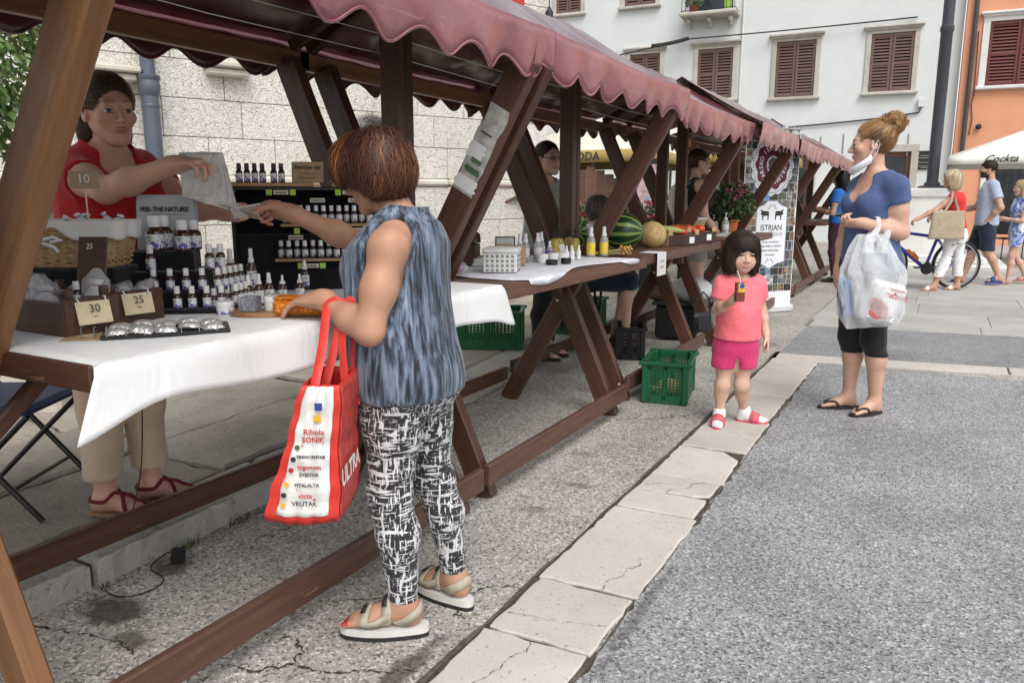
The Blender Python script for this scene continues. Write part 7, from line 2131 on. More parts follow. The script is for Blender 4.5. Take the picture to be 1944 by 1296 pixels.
# ---- grey metal sign
fs_ = thing('metal_sign', 'upright grey metal tray sign reading FEEL THE NATURE', 'sign', (-2.155, 1.610, Z1), R(27))
m_tin = M('tin_grey', (.42, .43, .45), .35, .12, 8, .1, metal=.6)
MB().bbox((0, 0, .170), (.200, .008, .335), .012).build('metal_tray', m_tin, fs_, rot=(R(-5), 0, 0))
MB().bbox((0, -.006, .178), (.186, .004, .318), .010).build('tray_face', M('tin_pale', (.46, .47, .49), .45, .1, 6), fs_, rot=(R(-5), 0, 0))
def fsp(x, z, o=.0): return (x, -.0105 - o + (z - .0) * .0875, z)
MB().bbox(fsp(-.002, .195, -.001), (.150, .002, .235), .001).build('paper', m_paper2, fs_, rot=(R(-5), 0, 0))
lettering('FEEL THE NATURE!', .0205, m_ink, fs_, fsp(-.002, .290, .0022), (R(-5), 0, 0), bold=.0006, space=.9)
MB().box(fsp(-.002, .274, .0022), (.112, .0005, .0012)).build('underline', m_ink, fs_)
for txt, x, z in (('Local', -.040, .235), ('Handmade', .030, .222), ('Organic', -.040, .190), ('Natural', .035, .165), ('Made', -.03, .128), ('Istrian', .03, .128)):
 lettering(txt, .019, m_ink, fs_, fsp(x, z, .0022), (R(-5), 0, 0), shear=.35)
# ---- black shelf display at the end of the table
SA = R(39)
sh_ = thing('shelf_display', 'tall black shelf display of essential oils at the far end of the first table', 'shelf', (-2.20, 1.925, Z1), SA)
MB().bbox((.26, .075, .180), (.52, .02, .355), .003).build('back_panel', m_bcloth, sh_)
for sx in (.006, .514): MB().bbox((sx, .02, .175), (.012, .13, .35), .002).build('side_panel', m_blk2, sh_)
MB().bbox((.26, .015, .358), (.56, .155, .014), .003).build('top_board', m_blk2, sh_)
MB().bbox((.26, -.030, .10), (.50, .02, .20), .003).build('front_drape', m_bcloth, sh_)
m_ledge = M('pale_wood_ledge', (.40, .25, .13), .6, .2, 20, .1, stretch=(1, 8, 8))
def shp(u, v, z): return sh_.location + Matrix.Rotation(SA, 3, 'Z') @ Vector((u, v, z))
for z_, u0, u1 in ((.232, .17, .50), (.110, .145, .42)): MB().bbox(((u0 + u1) / 2, -.060, z_), (u1 - u0, .05, .010), .002).build('shelf_ledge', m_ledge, sh_)
MB().bbox((.145, -.04, .372), (.28, .05, .013), .002).build('bottle_rack', m_ledge, sh_)
MB().bbox((.42, -.04, .372), (.14, .05, .013), .002).build('bottle_rack', m_ledge, sh_)
gshelf = 'essential oil bottles on the black shelf'
for i in range(6): put('violet', shp(.035 + .026 * i + (.012 if i > 3 else 0), -.035, .379), 'violet-capped oil bottle, %s from the left on top of the black shelf' % ordinal(i), gshelf, SA - R(90) + R(90), r_=.0115, h=.066, glass=m_violet, lab=m_lab, leaf=False, capmat=m_violet)
for i in range(6): put('shw', shp(.355 + .026 * i, -.035, .379), 'white-capped oil bottle, %s from the left beside the kraft sign on the shelf top' % ordinal(i), gshelf, SA, r_=.011, h=.062, lab=m_lab2, leaf=False)
for i in range(12): put('shw', shp(.185 + .0265 * i, -.056 - .012 * (i % 2), .238), 'white-capped oil bottle, %s from the left on the upper ledge of the shelf' % ordinal(i), gshelf, SA, r_=.011, h=.062, lab=m_lab2, leaf=False)
for i in range(9): put('shw', shp(.165 + .0275 * i, -.056 - .012 * (i % 2), .116), 'white-capped oil bottle, %s from the left on the lower ledge of the shelf' % ordinal(i), gshelf, SA, r_=.011, h=.062, lab=m_lab2, leaf=False)
ks = thing('kraft_sign', 'kraft card sign reading Eterična ulja on top of the black shelf', 'sign', shp(.265, -.02, .381), SA)
MB().bbox((0, 0, .036), (.110, .003, .075), .001).build('card', m_kraft, ks, rot=(R(-14), 0, 0))
lettering('Eterična ulja', .0175, m_ink, ks, (0, .005, .052), (R(-14), 0, 0), bold=.0003)
lettering('Essential oils', .0105, M('brown_ink', (.10, .05, .025), .8), ks, (0, .001, .031), (R(-14), 0, 0)); lettering('Oli essenziali', .0105, M('brown_ink', (.1, .05, .025)), ks, (0, -.001, .016), (R(-14), 0, 0))
m_lime = M('lime_paper', (.36, .60, .08), .7, .1); m_tagc = M('tag_cream', (.62, .55, .44), .8, .1)
def shtag(u, z, txt, lime=False):
 t = MB().bbox((u, -.0645 if z > .34 else -.088, z), (.050 if not lime else .020, .002, .015 if not lime else .020), .001).build('name_tag', m_lime if lime else m_tagc, sh_)
 if not lime: lettering(txt, .0115, m_ink, sh_, (u, (-.0645 if z > .34 else -.088) - .002, z), bold=.0002)
for u, z, txt, lm in ((.175, .345, 'Lavanda', 0), (.135, .345, '', 1), (.215, .345, '', 1), (.41, .345, 'Smilje', 0), (.37, .345, '', 1), (.15, .310, 'Limun', 0), (.30, .318, 'Ružmarin', 0), (.43, .318, 'Kadulja', 0), (.225, .212, '', 1), (.43, .214, 'Koromač', 0), (.22, .190, 'Eukaliptus', 0), (.27, .090, 'Kadulja', 0), (.232, .090, '', 1), (.308, .090, '', 1), (.40, .094, 'Lovor', 0)): shtag(u, z, txt, lm)
put('spr_s', shp(.245, -.095, .012), 'small white-topped spray bottle standing in front of the black shelf', 'spray bottles on the first table', SA, r_=.0145, h=.098, cap='spray', lab=m_lab)
# ==== second table: lace cloth and toiletries
lz = .9195
def lacef(u, v):
 y = 2.74 + 1.30 * u
 x = -2.06 + .60 * v + .035 * math.sin(5 * u + 2) * v + (.03 * math.sin(9 * u) if v > .9 else 0)
 d = max(0, x - (-1.447))
 return (min(x, -1.442 + .01 * d), y + .03 * math.sin(7 * v), lz + .004 + .003 * math.sin(17 * u + 6 * v) * math.sin(9 * v) ** 2 - d)
tag(MB().grid(lacef, 60, 34).build('lace_cloth', fabric('lace_white', (.62, .62, .68), (.74, .74, .78), .9, 45, .6, 60, .006, .4), smooth=True, solid=.003), 'rumpled white lace cloth on the bare table of the second stall', 'cloth')
Z2 = lz + .009
wb = thing('white_box', 'square white box with a pierced flower pattern on the second table', 'box', (-1.705, 2.985, Z2), R(22))
m_wpaint = M('white_paint', (.66, .66, .64), .5, .08, 30, .1)
m_hole = M('pattern_grey', (.20, .20, .19), .8)
MB().bbox((0, 0, .042), (.150, .15, .084), .003).build('box_body', m_wpaint, wb)
MB().bbox((0, 0, .096), (.156, .156, .022), .004).build('lid', m_wpaint, wb)
pmesh_ = MB()
for k in range(6):
 a = k * math.pi / 3
 pmesh_.add([(0, 0, 0), (.006 * math.cos(a - .4), 0, .006 * math.sin(a - .4)), (.0085 * math.cos(a), 0, .0085 * math.sin(a)), (.006 * math.cos(a + .4), 0, .006 * math.sin(a + .4))], [(0, 1, 2, 3)])
pm_ = pmesh_.mesh('pattern_rosette', m_hole, False)
for i in range(6):
 for j in range(4):
  place('pattern_rosette', pm_, wb, (-.056 + .0224 * i, -.0762, .010 + .0205 * j))
  place('pattern_rosette', pm_, wb, (.0762, -.056 + .0224 * i, .010 + .0205 * j), (0, 0, R(90)))
m_clear = M('clear_bottle', (.55, .56, .55), .08, .1, 6, trans=.5, spec=.6)
m_ylw = M('yellow_label', (.72, .55, .06), .5, .15, 60)
m_mustard = M('mustard_bottle', (.46, .34, .07), .35, .12, 8)
def at2(y, x, z=0.0): return Vector((x, y, Z2 + z))
g2 = 'toiletry bottles on the second table'
for i, (y, x) in enumerate(((3.98, -1.70), (4.06, -1.655))): put('yel', at2(y, x), 'clear spray bottle with bright yellow label, %s of the pair at the table end' % ('nearer', 'farther')[i], g2, R(30), r_=.0245, h=.165, cap='spray', glass=m_clear, lab=m_ylw, leaf=False)
for i, (y, x) in enumerate(((3.93, -1.90), (4.00, -1.91), (4.05, -1.83), (4.12, -1.90))): put('pump', at2(y, x), 'mustard pump bottle with black top, %s from the left in the group' % ordinal(i), g2, R(30), r_=.029, h=.145, cap='pump', glass=m_mustard, lab=None, capmat=m_blk2)
for i, (y, x) in enumerate(((3.40, -1.84), (3.50, -1.86), (3.58, -1.83), (3.68, -1.86))): put('clr', at2(y, x), 'clear white-topped spray bottle, %s from the left behind the white box' % ordinal(i), g2, R(30), r_=.021, h=.145, cap='spray', glass=m_clear, lab=m_lab2, leaf=False)
put('vl', at2(3.66, -1.80), 'short bottle with a violet label in front of the clear sprays', g2, R(30), r_=.017, h=.10, cap='spray', glass=m_clear, lab=M('violet_label', (.12, .06, .34), .5, .3, 60), leaf=False)
for i, (y, x) in enumerate(((3.70, -1.72), (3.73, -1.70), (3.76, -1.72), (3.79, -1.69))): put('tiny', at2(y, x), 'tiny white bottle, %s from the left in the cluster before the mustard pumps' % ordinal(i), g2, R(30), r_=.012, h=.075, cap='spray', glass=m_white, lab=None)
for i, (y, x, r_, h) in enumerate(((3.42, -1.67, .030, .022), (3.50, -1.63, .026, .026))):
 t = thing('black_tin', 'flat round black tin, %s of the two beside the pierced white box' % ('left', 'right')[i], 'tin', at2(y, x), 0, 'round tins on the second table')
 MB().lathe([(r_, 0), (r_, h * .5), (r_ * 1.02, h * .52), (r_ * 1.02, h), (r_ * .9, h + .001)], 24).build('tin', m_blk2, t)
for i, (y, x) in enumerate(((3.50, -1.76), (3.58, -1.74), (3.62, -1.70), (3.67, -1.72))):
 t = thing('white_jar', 'low white cream jar, %s from the left behind the black tins' % ordinal(i), 'jar', at2(y, x), 0, 'cream jars on the second table')
 MB().lathe([(.026, 0), (.027, .024), (.028, .025), (.028, .042), (.026, .044)], 20).build('jar', m_white, t)
kb = thing('kraft_box', 'small kraft cardboard boxes tied together behind the white box', 'box', at2(3.28, -1.86), R(25))
MB().bbox((0, 0, .05), (.075, .06, .10), .003).build('box_body', m_kraft, kb); MB().bbox((.072, .005, .045), (.062, .06, .09), .003).build('box_body', m_kraft, kb)
tgw = thing('white_tag', 'white hang tag leaning against the mustard pump bottles', 'tag', at2(3.80, -1.78, .02), R(30))
MB().bbox((0, 0, .03), (.03, .002, .055), .001).build('card', m_paper2, tgw, rot=(0, R(-18), 0))
sp_ = thing('soap_pack', 'magenta soap in clear wrapping at the left end of the second table', 'soap', at2(2.80, -1.83), R(20))
MB().ico((0, 0, .024), .038, 2, (1, .8, .62), .08).build('soap', M('magenta_soap', (.32, .03, .24), .25, .3, 12), sp_)
MB().ico((.004, 0, .026), .046, 2, (1.1, .85, .62), .12).build('wrapping', m_cello, sp_)
ct = thing('treasure_chest', 'small dark wooden chest with a domed lid and steel clasp', 'chest', (-2.06, 3.20, lz + .001), R(22))
MB().bbox((0, 0, .055), (.17, .12, .11), .004).build('chest_body', m_dbox, ct)
MB().grid(lambda u, v: ((v - .5) * .174, -.062 * math.cos(math.pi * u), .112 + .050 * math.sin(math.pi * u)), 14, 6).build('domed_lid', m_dbox, ct, solid=.006)
MB().bbox((0, -.063, .105), (.028, .006, .03), .002).build('clasp', m_steel, ct)
for sx in (-.07, .07): MB().grid(lambda u, v: (sx + (v - .5) * .016, -.066 * math.cos(math.pi * u), .112 + .054 * math.sin(math.pi * u)), 14, 1).build('lid_strap', m_blk2, ct, solid=.004)
bkst = thing('card_stack', 'fanned stack of pale cards beside the wooden chest', 'cards', (-1.93, 3.20, Z2), R(35))
for k in range(5): MB().bbox((.004 * k, .01 * k, .004 + .008 * k), (.12, .085, .006), .001).build('card', m_paper2 if k % 2 else M('pale_green_card', (.52, .58, .52), .8), bkst, rot=(0, R(-2 * k), R(5 * k)))
db = thing('dried_flowers', 'bundle of dried straw-coloured flowers lying on the second table', 'dried flowers', at2(4.15, -1.63), R(55))
mb = MB()
for k in range(60):
 y0, z0 = random.uniform(-.014, .014), random.uniform(.004, .03)
 mb.tube([(-.16, y0 * .6, z0 * .6 + .004), (0, y0, z0), (.06, y0 * 1.8, z0 * 1.2)], .0012, 4)
mb.build('stems', M('straw', (.36, .30, .13), .8, .2, 60), db); db.children[0]['kind'] = 'stuff'
mb = MB()
for k in range(70):
 mb.col = random.choice([(.42, .26, .09), (.52, .34, .12), (.34, .20, .08)])
 mb.ico((.075 + random.uniform(-.03, .03), random.uniform(-.035, .035), .025 + random.uniform(-.018, .022)), random.uniform(.006, .011), 1, (1, 1, 1), .3)
fh_ = mb.build('flower_heads', MC('dried_heads', .9, .3), db); fh_['kind'] = 'stuff'
frm = thing('card_holder', 'black card holder with a white card standing behind the bottles', 'card holder', (-2.05, 3.62, Z2), R(25))
MB().bbox((0, 0, .06), (.11, .008, .12), .003).build('frame', m_blk2, frm, rot=(R(-10), 0, 0)); MB().bbox((0, -.003, .06), (.095, .008, .105), .002).build('card', m_paper2, frm, rot=(R(-10), 0, 0))
# ==== third table: fruit
def melon_mat():
 m, n, l, b = nodes_of('watermelon_rind')
 tc = n.new('ShaderNodeTexCoord'); sx = n.new('ShaderNodeSeparateXYZ'); l.new(tc.outputs['Object'], sx.inputs[0])
 an = mathn(n, l, 'ARCTAN2', sx.outputs[1], sx.outputs[2])
 nz = tex(n, Scale=22.0, Detail=5.0, Roughness=.7); l.new(tc.outputs['Object'], nz.inputs['Vector'])
 ph = mathn(n, l, 'ADD', mathn(n, l, 'MULTIPLY', an, 11.0), mathn(n, l, 'MULTIPLY', nz.outputs['Fac'], 3.2))
 sn = mathn(n, l, 'SINE', ph)
 r_ = ramp(n, [(.0, (.012, .045, .014)), (.62, (.018, .065, .018)), (.80, (.16, .28, .07)), (1, (.26, .38, .11))])
 l.new(mathn(n, l, 'ADD', mathn(n, l, 'MULTIPLY', sn, .5), .5), r_.inputs[0]); l.new(r_.outputs[0], b.inputs['Base Color'])
 b.inputs['Roughness'].default_value = .32
 return m
m_wm = melon_mat()
def watermelon(label, loc, r_, rz, tilt=0):
 t = thing('watermelon', label, 'watermelon', loc, rz, 'watermelons on the fruit table')
 prof = [(.001, -1.16)] + [(math.sin(math.pi * k / 18), -1.16 * math.cos(math.pi * k / 18)) for k in range(1, 18)] + [(.001, 1.16)]
 mb = MB().lathe([(a * r_, z * r_) for a, z in prof], 28)
 mb.v = [(v[2], v[1], v[0]) for v in mb.v]; mb.f = [f[::-1] for f in mb.f]
 mb.build('rind', m_wm, t, loc=(0, 0, r_), rot=(0, tilt, 0))
 MB().tube([(r_ * 1.14, 0, r_), (r_ * 1.2, .004, r_ + .008), (r_ * 1.24, .01, r_ + .004)], .004, 6).build('stalk', M('dry_stalk', (.20, .16, .08), .8), t)
watermelon('large striped watermelon lying beside the melon on the fruit table', (-1.83, 4.80, lz + .001), .118, R(10))
watermelon('smaller watermelon seen end-on behind the slanting beam', (-2.18, 4.78, lz + .001), .105, R(-52))
ml = thing('cantaloupe', 'round ribbed netted cantaloupe melon beside the large watermelon', 'melon', (-1.745, 5.07, lz + .001), 0)
def rib(a, z): return 1 + .035 * abs(math.cos(a * 5))
mb = MB().lathe([(.092 * math.sin(math.pi * k / 16) + .001, .090 - .090 * math.cos(math.pi * k / 16)) for k in range(17)], 60, wob=rib)
mb.build('rind', M('cantaloupe_rind', (.52, .36, .16), .75, .25, 35, .6, 90, .006), ml, rot=(0, R(20), R(30)))
m_crate = M('fruit_crate_wood', (.46, .28, .15), .8, .18, 10, .2, 60, stretch=(1, 6, 6)); m_pr = M('dark_carton', (.045, .020, .018), .6, .3, 20)
def fruit_crate(label, loc, rz, dx, dy, dz, front):
 t = thing('fruit_crate', label, 'crate', loc, rz, 'crates on the fruit table')
 for sy, mt in ((-1, front), (1, m_crate)): MB().bbox((0, sy * dy / 2, dz / 2), (dx, .008, dz), .002).build('side_board', mt, t)
 for sx in (-1, 1): MB().bbox((sx * dx / 2, 0, dz / 2), (.008, dy, dz), .002).build('side_board', m_crate, t)
 MB().bbox((0, 0, .006), (dx - .01, dy - .01, .008), .001).build('bottom_board', m_crate, t)
 for sx in (-1, 1):
  for sy in (-1, 1): MB().prism([(sx * dx / 2, sy * dy / 2), (sx * (dx / 2 - .04), sy * dy / 2), (sx * dx / 2, sy * (dy / 2 - .04))][::sx * sy], 0, dz + .035).build('corner_block', m_crate, t)
 MB().bbox((dx * .25, -dy / 2 - .005, dz * .5), (.05, .002, .045), .001).build('price_label', m_paper2, t)
 return t
fruit_crate('dark printed crate with corn and tomatoes at the front of the fruit table', (-1.70, 5.42, lz + .001), R(62), .30, .28, .075, m_pr)
fruit_crate('open wooden crate of tomatoes at the far end of the fruit table', (-1.68, 5.78, lz + .001), R(62), .30, .30, .085, m_pr)
fruit_crate('empty pale wooden crate behind the cantaloupe', (-2.10, 5.45, lz + .001), R(40), .34, .24, .10, m_crate)
def tomato(label, loc, r_):
 t = thing('tomato', label, 'tomato', loc, random.random() * 6, 'tomatoes in the crates')
 MB().lathe([(r_ * math.sin(math.pi * k / 10) + .0005, r_ * .85 * (1 - math.cos(math.pi * k / 10))) for k in range(11)], 16, wob=lambda a, z: 1 + .03 * math.cos(5 * a)).build('fruit', M('tomato_skin', (.55, .075, .02), .25, .25, 9), t)
 MB().add([(r_ * .35 * math.cos(a) * (1 if i % 2 else .25), r_ * .35 * math.sin(a) * (1 if i % 2 else .25), r_ * 1.70) for i, a in enumerate(np.linspace(0, 2 * math.pi, 11)[:-1])], [tuple(range(10))]).build('calyx', m_leafg, t, smooth=False, solid=.001)
k = 0
for (cx, cy, nm, n_) in ((-1.70, 5.42, 'the dark printed crate', 9), (-1.68, 5.78, 'the far open crate', 15)):
 for i in range(n_):
  a = i * 2.4; rr = .028 * math.sqrt(i) + .01
  tomato('red tomato in %s, %s counted outward from its middle' % (nm, ordinal(i)), (cx + rr * math.cos(a), cy + rr * math.sin(a), lz + .060 + random.random() * .02), .034)
  k += 1
for i, (x, y, rz) in enumerate(((-1.70, 5.31, R(10)), (-1.76, 5.37, R(25)))):
 t = thing('corn_cob', 'corn cob in pale green husk, %s of the two on the printed crate' % ('front', 'back')[i], 'corn', (x, y, lz + .105), rz, 'corn cobs')
 MB().tube([(-.10, 0, 0), (-.06, 0, .004), (0, 0, .008), (.07, 0, .004), (.11, 0, 0), (.135, 0, -.004)], [.010, .024, .028, .022, .012, .004], 12).build('husk', M('corn_husk', (.42, .45, .18), .7, .25, 14, .4, 40, stretch=(1, 8, 8)), t)
nt2 = thing('paper_notice', 'white paper notice taped over the front edge of the fruit table', 'notice', (-1.4885, 4.60, .80), R(90))
MB().bbox((0, 0, .05), (.17, .002, .14), .001).build('sheet', m_paper2, nt2); MB().bbox((0, .06, .121), (.17, .12, .002), .001).build('folded_top', m_paper2, nt2)
for q, txt in enumerate(('NE DIRAJ', 'GRAZIE')): lettering(txt, .020, M('grey_print', (.25, .25, .25)), nt2, (0, -.003, .068 - .035 * q), bold=.0003)
# ==== fourth table: plant, sanitiser, papers
lz4 = .9195
pot_plant('flowering_plant', 'bushy green plant with pink flowers in an orange pot by the banner', (-1.78, 7.55, lz4), .085, .13, (.21, .21, .19), 700, .055, GREENS, [(.55, .10, .22), (.62, .18, .30)], s2l(186, 110, 62), .02, 9)
put('sani', Vector((-1.74, 7.22, lz4)), 'clear pump bottle of hand sanitiser beside the flowering plant', 'toiletry bottles on the second table', R(30), r_=.032, h=.20, cap='pump', glass=m_clear, lab=m_lab2, leaf=False)
bu = thing('plastic_tub', 'translucent plastic tub with a brown lid on the fourth table', 'tub', (-1.98, 6.95, lz4), 0)
MB().lathe([(.10, 0), (.125, .13), (.13, .14), (.12, .145)], 26).build('tub', M('tub_plastic', (.46, .34, .20), .35, .1, 6), bu); MB().lathe([(.132, .142), (.134, .150), (.128, .158), (.06, .165)], 26).build('rim', m_white, bu)
for i, (x, y) in enumerate(((-1.62, 6.85), (-1.66, 7.15), (-1.60, 7.45))):
 t = thing('paper_stack', 'stack of printed leaflets, %s along the fourth table edge' % ordinal(i), 'papers', (x, y, lz4), R(70 + 12 * i), 'leaflets on the fourth table')
 MB().bbox((0, 0, .010), (.21, .15, .018), .001).build('sheets', m_paper2, t); MB().box((0, 0, .0195), (.12, .06, .0006)).build('print_patch', M('grey_print', (.25, .25, .25)), t)
# ==== crates, boxes and bags on the ground
def plastic_crate(name, label, loc, rz, dx, dy, dz, mat, slots=(7, 7), group=None, tilt=None):
 t = thing(name, label, 'crate', loc, rz, group)
 root = t
 for ax, L in ((0, dx), (1, dy)):
  for sg in (-1, 1):
   mb = MB()
   W_ = L; nS, nR = slots
   inner = W_ - .10
   def bar(cx, cz, w_, h):
    if ax == 0: mb.bbox((cx, sg * (dy / 2 - .006), cz), (w_, .010, h), .002)
    else: mb.bbox((sg * (dx / 2 - .006), cx, cz), (.010, w_, h), .002)
   bar(0, dz * .10, W_, dz * .20); bar(0, dz * .90, W_, dz * .20)
   for e in (-1, 1): bar(e * (W_ / 2 - .025), dz / 2, .05, dz)
   bar(0, dz * .5, .035, dz * .8)
   for k in range(nS):
    cx = -inner / 2 + inner * (k + .5) / nS; bar(cx, dz * .5, inner / nS * .42, dz * .64)
   for k in range(nR): bar(0, dz * (.2 + .6 * (k + .5) / nR), inner + .02, dz * .6 / nR * .36)
   mb.build('side_wall', mat, root, smooth=False)
 MB().bbox((0, 0, .006), (dx - .03, dy - .03, .010), .002).build('base', mat, root)
 rim = MB()
 for sg in (-1, 1): rim.bbox((0, sg * (dy / 2 + .006), dz - .012), (dx + .05, .022, .024), .004); rim.bbox((sg * (dx / 2 + .006), 0, dz - .012), (.022, dy + .008, .023), .004)
 rim.build('rim', mat, root, smooth=False)
 for sx in (-1, 1):
  for sy in (-1, 1): MB().bbox((sx * (dx / 2 - .012), sy * (dy / 2 - .012), dz * .5), (.040, .040, dz - .004), .008).build('corner_rib', mat, root)
 if tilt: t.rotation_euler = tilt
 return t
m_green = M('green_crate', (.010, .105, .040), .42, .12, 8, .08, 60)
m_bcr = M('black_crate', (.014, .014, .015), .45, .15, 8)
plastic_crate('green_crate', 'green plastic crate standing open on the asphalt before the second stall', (-1.430, 4.655, 0), R(10), .27, .42, .265, m_green, (8, 9), 'green plastic crates')
plastic_crate('green_crate', 'green plastic crate on the flagstones under the hanging cloth corner', (-3.05, 5.15, .1), R(24), .50, .38, .30, m_green, (14, 9), 'green plastic crates')
plastic_crate('green_crate', 'green plastic crate behind the legs of the woman with glasses', (-2.70, 6.05, .1), R(10), .42, .36, .30, m_green, (9, 8), 'green plastic crates')
plastic_crate('black_crate', 'black plastic crate standing on its side between the stalls', (-2.10, 5.75, .0), R(20), .22, .36, .26, m_bcr, (5, 5))
po = thing('potato', 'largest pale potato in the middle of the open green crate', 'potato', (-1.44, 4.70, .002)); MB().ico((0, 0, .055), .075, 2, (1.2, .9, .7), .08).build('tuber', M('potato_skin', (.46, .32, .17), .8, .2, 40), po)
for i, (x, y) in enumerate(((-1.49, 4.58), (-1.40, 4.78), (-1.44, 4.52), (-1.37, 4.60))):
 t = thing('potato', 'potato, %s at the bottom of the open green crate' % ordinal(i), 'potato', (x, y, .02), i, 'potatoes in the crate'); MB().ico((0, 0, .03), .05, 2, (1.2, .9, .7), .08).build('tuber', M('potato_skin', (.46, .32, .17)), t)
bbx = thing('black_box', 'black lidded storage box under the third stall', 'box', (-2.02, 6.80, .0), R(10))
MB().bbox((0, 0, .17), (.36, .50, .30), .02).build('box_body', m_bcr, bbx); MB().bbox((0, 0, .335), (.42, .56, .035), .01).build('lid', M('dark_lid', (.03, .03, .032), .6), bbx)
wbg = thing('white_sack', 'crumpled white plastic bag lying on the black box under the stall', 'plastic bag', (-1.90, 6.72, .352), R(20))
MB().ico((0, 0, .10), .16, 3, (1.25, .8, .72), .10).build('bag', M('white_bag', (.62, .62, .62), .4, .1, 6, .9, 9, .05), wbg)
nbk = thing('net_sack', 'brown net sack lying beside the white plastic bag', 'sack', (-2.10, 6.62, .352), R(20))
MB().ico((0, 0, .06), .14, 2, (1.4, .6, .5), .12).build('sack', M('net_brown', (.13, .075, .04), .8, .5, 120, .8, 140, .01), nbk)
hb = thing('handbag', 'black handbag hanging on the stall leg behind the girl', 'bag', (-1.64, 6.18, .16), R(60))
MB().bbox((0, 0, .09), (.20, .07, .17), .03).build('bag_body', m_blk2, hb); MB().tube([(-.09, 0, .15), (-.07, 0, .28), (0, 0, .34), (.07, 0, .28), (.09, 0, .15)], .007, 6).build('strap', m_blk2, hb)
def chair(name, label, loc, rz, seat_h, mat, back=True, w_=.40):
 t = thing(name, label, 'chair', loc, rz)
 MB().bbox((0, 0, seat_h), (w_, w_, .035), .015).build('seat', mat, t)
 for sx in (-1, 1):
  MB().tube([(sx * w_ * .48, -.20, 0), (sx * w_ * .48, .16, seat_h + .02)] , .011, 8).build('leg', m_blk2, t)
  MB().tube([(sx * w_ * .44, .22, 0), (sx * w_ * .44, -.18, seat_h - .02)], .011, 8).build('leg', m_blk2, t)
 MB().tube([(-w_ * .48, -.10, seat_h * .28), (w_ * .48, -.10, seat_h * .28)], .008, 6).build('stretcher', m_blk2, t)
 if back:
  for sx in (-1, 1): MB().tube([(sx * w_ * .48, .16, seat_h), (sx * w_ * .48, .24, seat_h + .42)], .011, 8).build('back_post', m_blk2, t)
  MB().bbox((0, .235, seat_h + .34), (w_ * .94, .02, .18), .01).build('backrest', mat, t)
 return t
chair('folding_chair', 'folding chair with navy seat and black tube legs at the left edge', (-3.02, 1.52, .1), R(120), .41, M('navy_vinyl', (.012, .028, .085), .5, .15, 8))
chair('stool', 'black stool under the seated person behind the fruit table', (-2.56, 5.75, .1), R(15), .43, M('black_vinyl', (.012, .013, .02), .5, .15, 8), False, .36)
# ==== roll-up banner
BA = R(53)
bnr = thing('roll_up_banner', 'tall roll-up banner of small photographs with a maroon ISTRIAN emblem', 'banner', (-1.62, 8.66, 0), BA)
m_bprint = MC('banner_photos', .45, 0, var=.25, scale=55)
BW, BH = .74, 1.98
mb = MB(); rg = random.Random(4)
mb.col = (.74, .75, .78); mb.add([(-BW / 2, 0, .08), (BW / 2, 0, .08), (BW / 2, 0, BH), (-BW / 2, 0, BH)], [(0, 1, 2, 3)])
PALS = [(.05, .05, .055), (.10, .09, .08), (.16, .14, .12), (.22, .22, .22), (.08, .10, .06), (.20, .12, .07), (.30, .29, .27), (.06, .08, .11), (.14, .20, .30), (.04, .035, .03), (.36, .36, .36), (.09, .08, .075)]
z_ = .24; row = 0
while z_ < BH - .03:
 hrow = rg.choice([.07, .08, .085, .10])
 x_ = -BW / 2 + .006
 while x_ < BW / 2 - .02:
  wc = min(rg.choice([.055, .07, .085, .12]), BW / 2 - .006 - x_)
  c0 = rg.choice(PALS)
  if rg.random() < .07: c0 = (.10, .25, .55)
  n_ = 3
  for i in range(n_):
   for j in range(n_):
    k_m = rg.uniform(.25, 1.6); mb.col = tuple(min(1, c * k_m) for c in c0)
    a0, a1 = x_ + .002 + (wc - .004) * i / n_, x_ + .002 + (wc - .004) * (i + 1) / n_
    b0, b1 = z_ + .002 + (hrow - .004) * j / n_, z_ + .002 + (hrow - .004) * (j + 1) / n_
    mb.add([(a0, -.0012, b0), (a1, -.0012, b0), (a1, -.0012, b1), (a0, -.0012, b1)], [(0, 1, 2, 3)])
  x_ += wc
 z_ += hrow
pr_ = mb.build('printed_sheet', m_bprint, bnr, smooth=False); pr_['kind'] = 'stuff'
MB().bbox((0, .02, .045), (BW + .06, .12, .085), .02).build('cassette', M('silver_cassette', (.66, .66, .67), .35, .06, metal=.3), bnr)
MB().bbox((0, 0, BH), (BW + .01, .02, .02), .006).build('top_rail', m_steel, bnr)
MB().tube([(0, .03, .05), (0, .03, BH)], .01, 8).build('pole', m_steel, bnr)
m_mar = M('emblem_maroon', (.13, .012, .035), .5, .08); m_wp = M('emblem_white', (.74, .75, .78), .5, .03)
def flower(rad, amp, n_, y, cz, sx=1.0):
 return MB().add([((rad + amp * math.cos(n_ * a)) * math.cos(a) * sx, y, cz + (rad + amp * math.cos(n_ * a)) * math.sin(a) * 1.12) for a in np.linspace(0, 2 * math.pi, 97)[:-1]], [tuple(range(96))])
EC = 1.60
flower(.285, .010, 16, -.003, EC).build('emblem_rim', m_wp, bnr, smooth=False)
for k in range(56):
 a = k / 56 * 2 * math.pi
 MB().lathe([(.010, 0), (.010, .0006)], 8, (.262 * math.cos(a), -.0042, EC + .262 * 1.12 * math.sin(a)), rotm(R(90), 0, 0)).build('rim_ornament', M('ornament_blue', (.30, .33, .42), .6), bnr)
flower(.225, .013, 10, -.0048, EC).build('emblem_field', m_mar, bnr, smooth=False)
flower(.085, .0, 10, -.0058, EC).build('emblem_centre', m_wp, bnr, smooth=False)
flower(.070, .008, 7, -.0064, EC, .9).build('centre_picture', M('emblem_photo', (.10, .12, .10), .5, .8, 30), bnr, smooth=False)
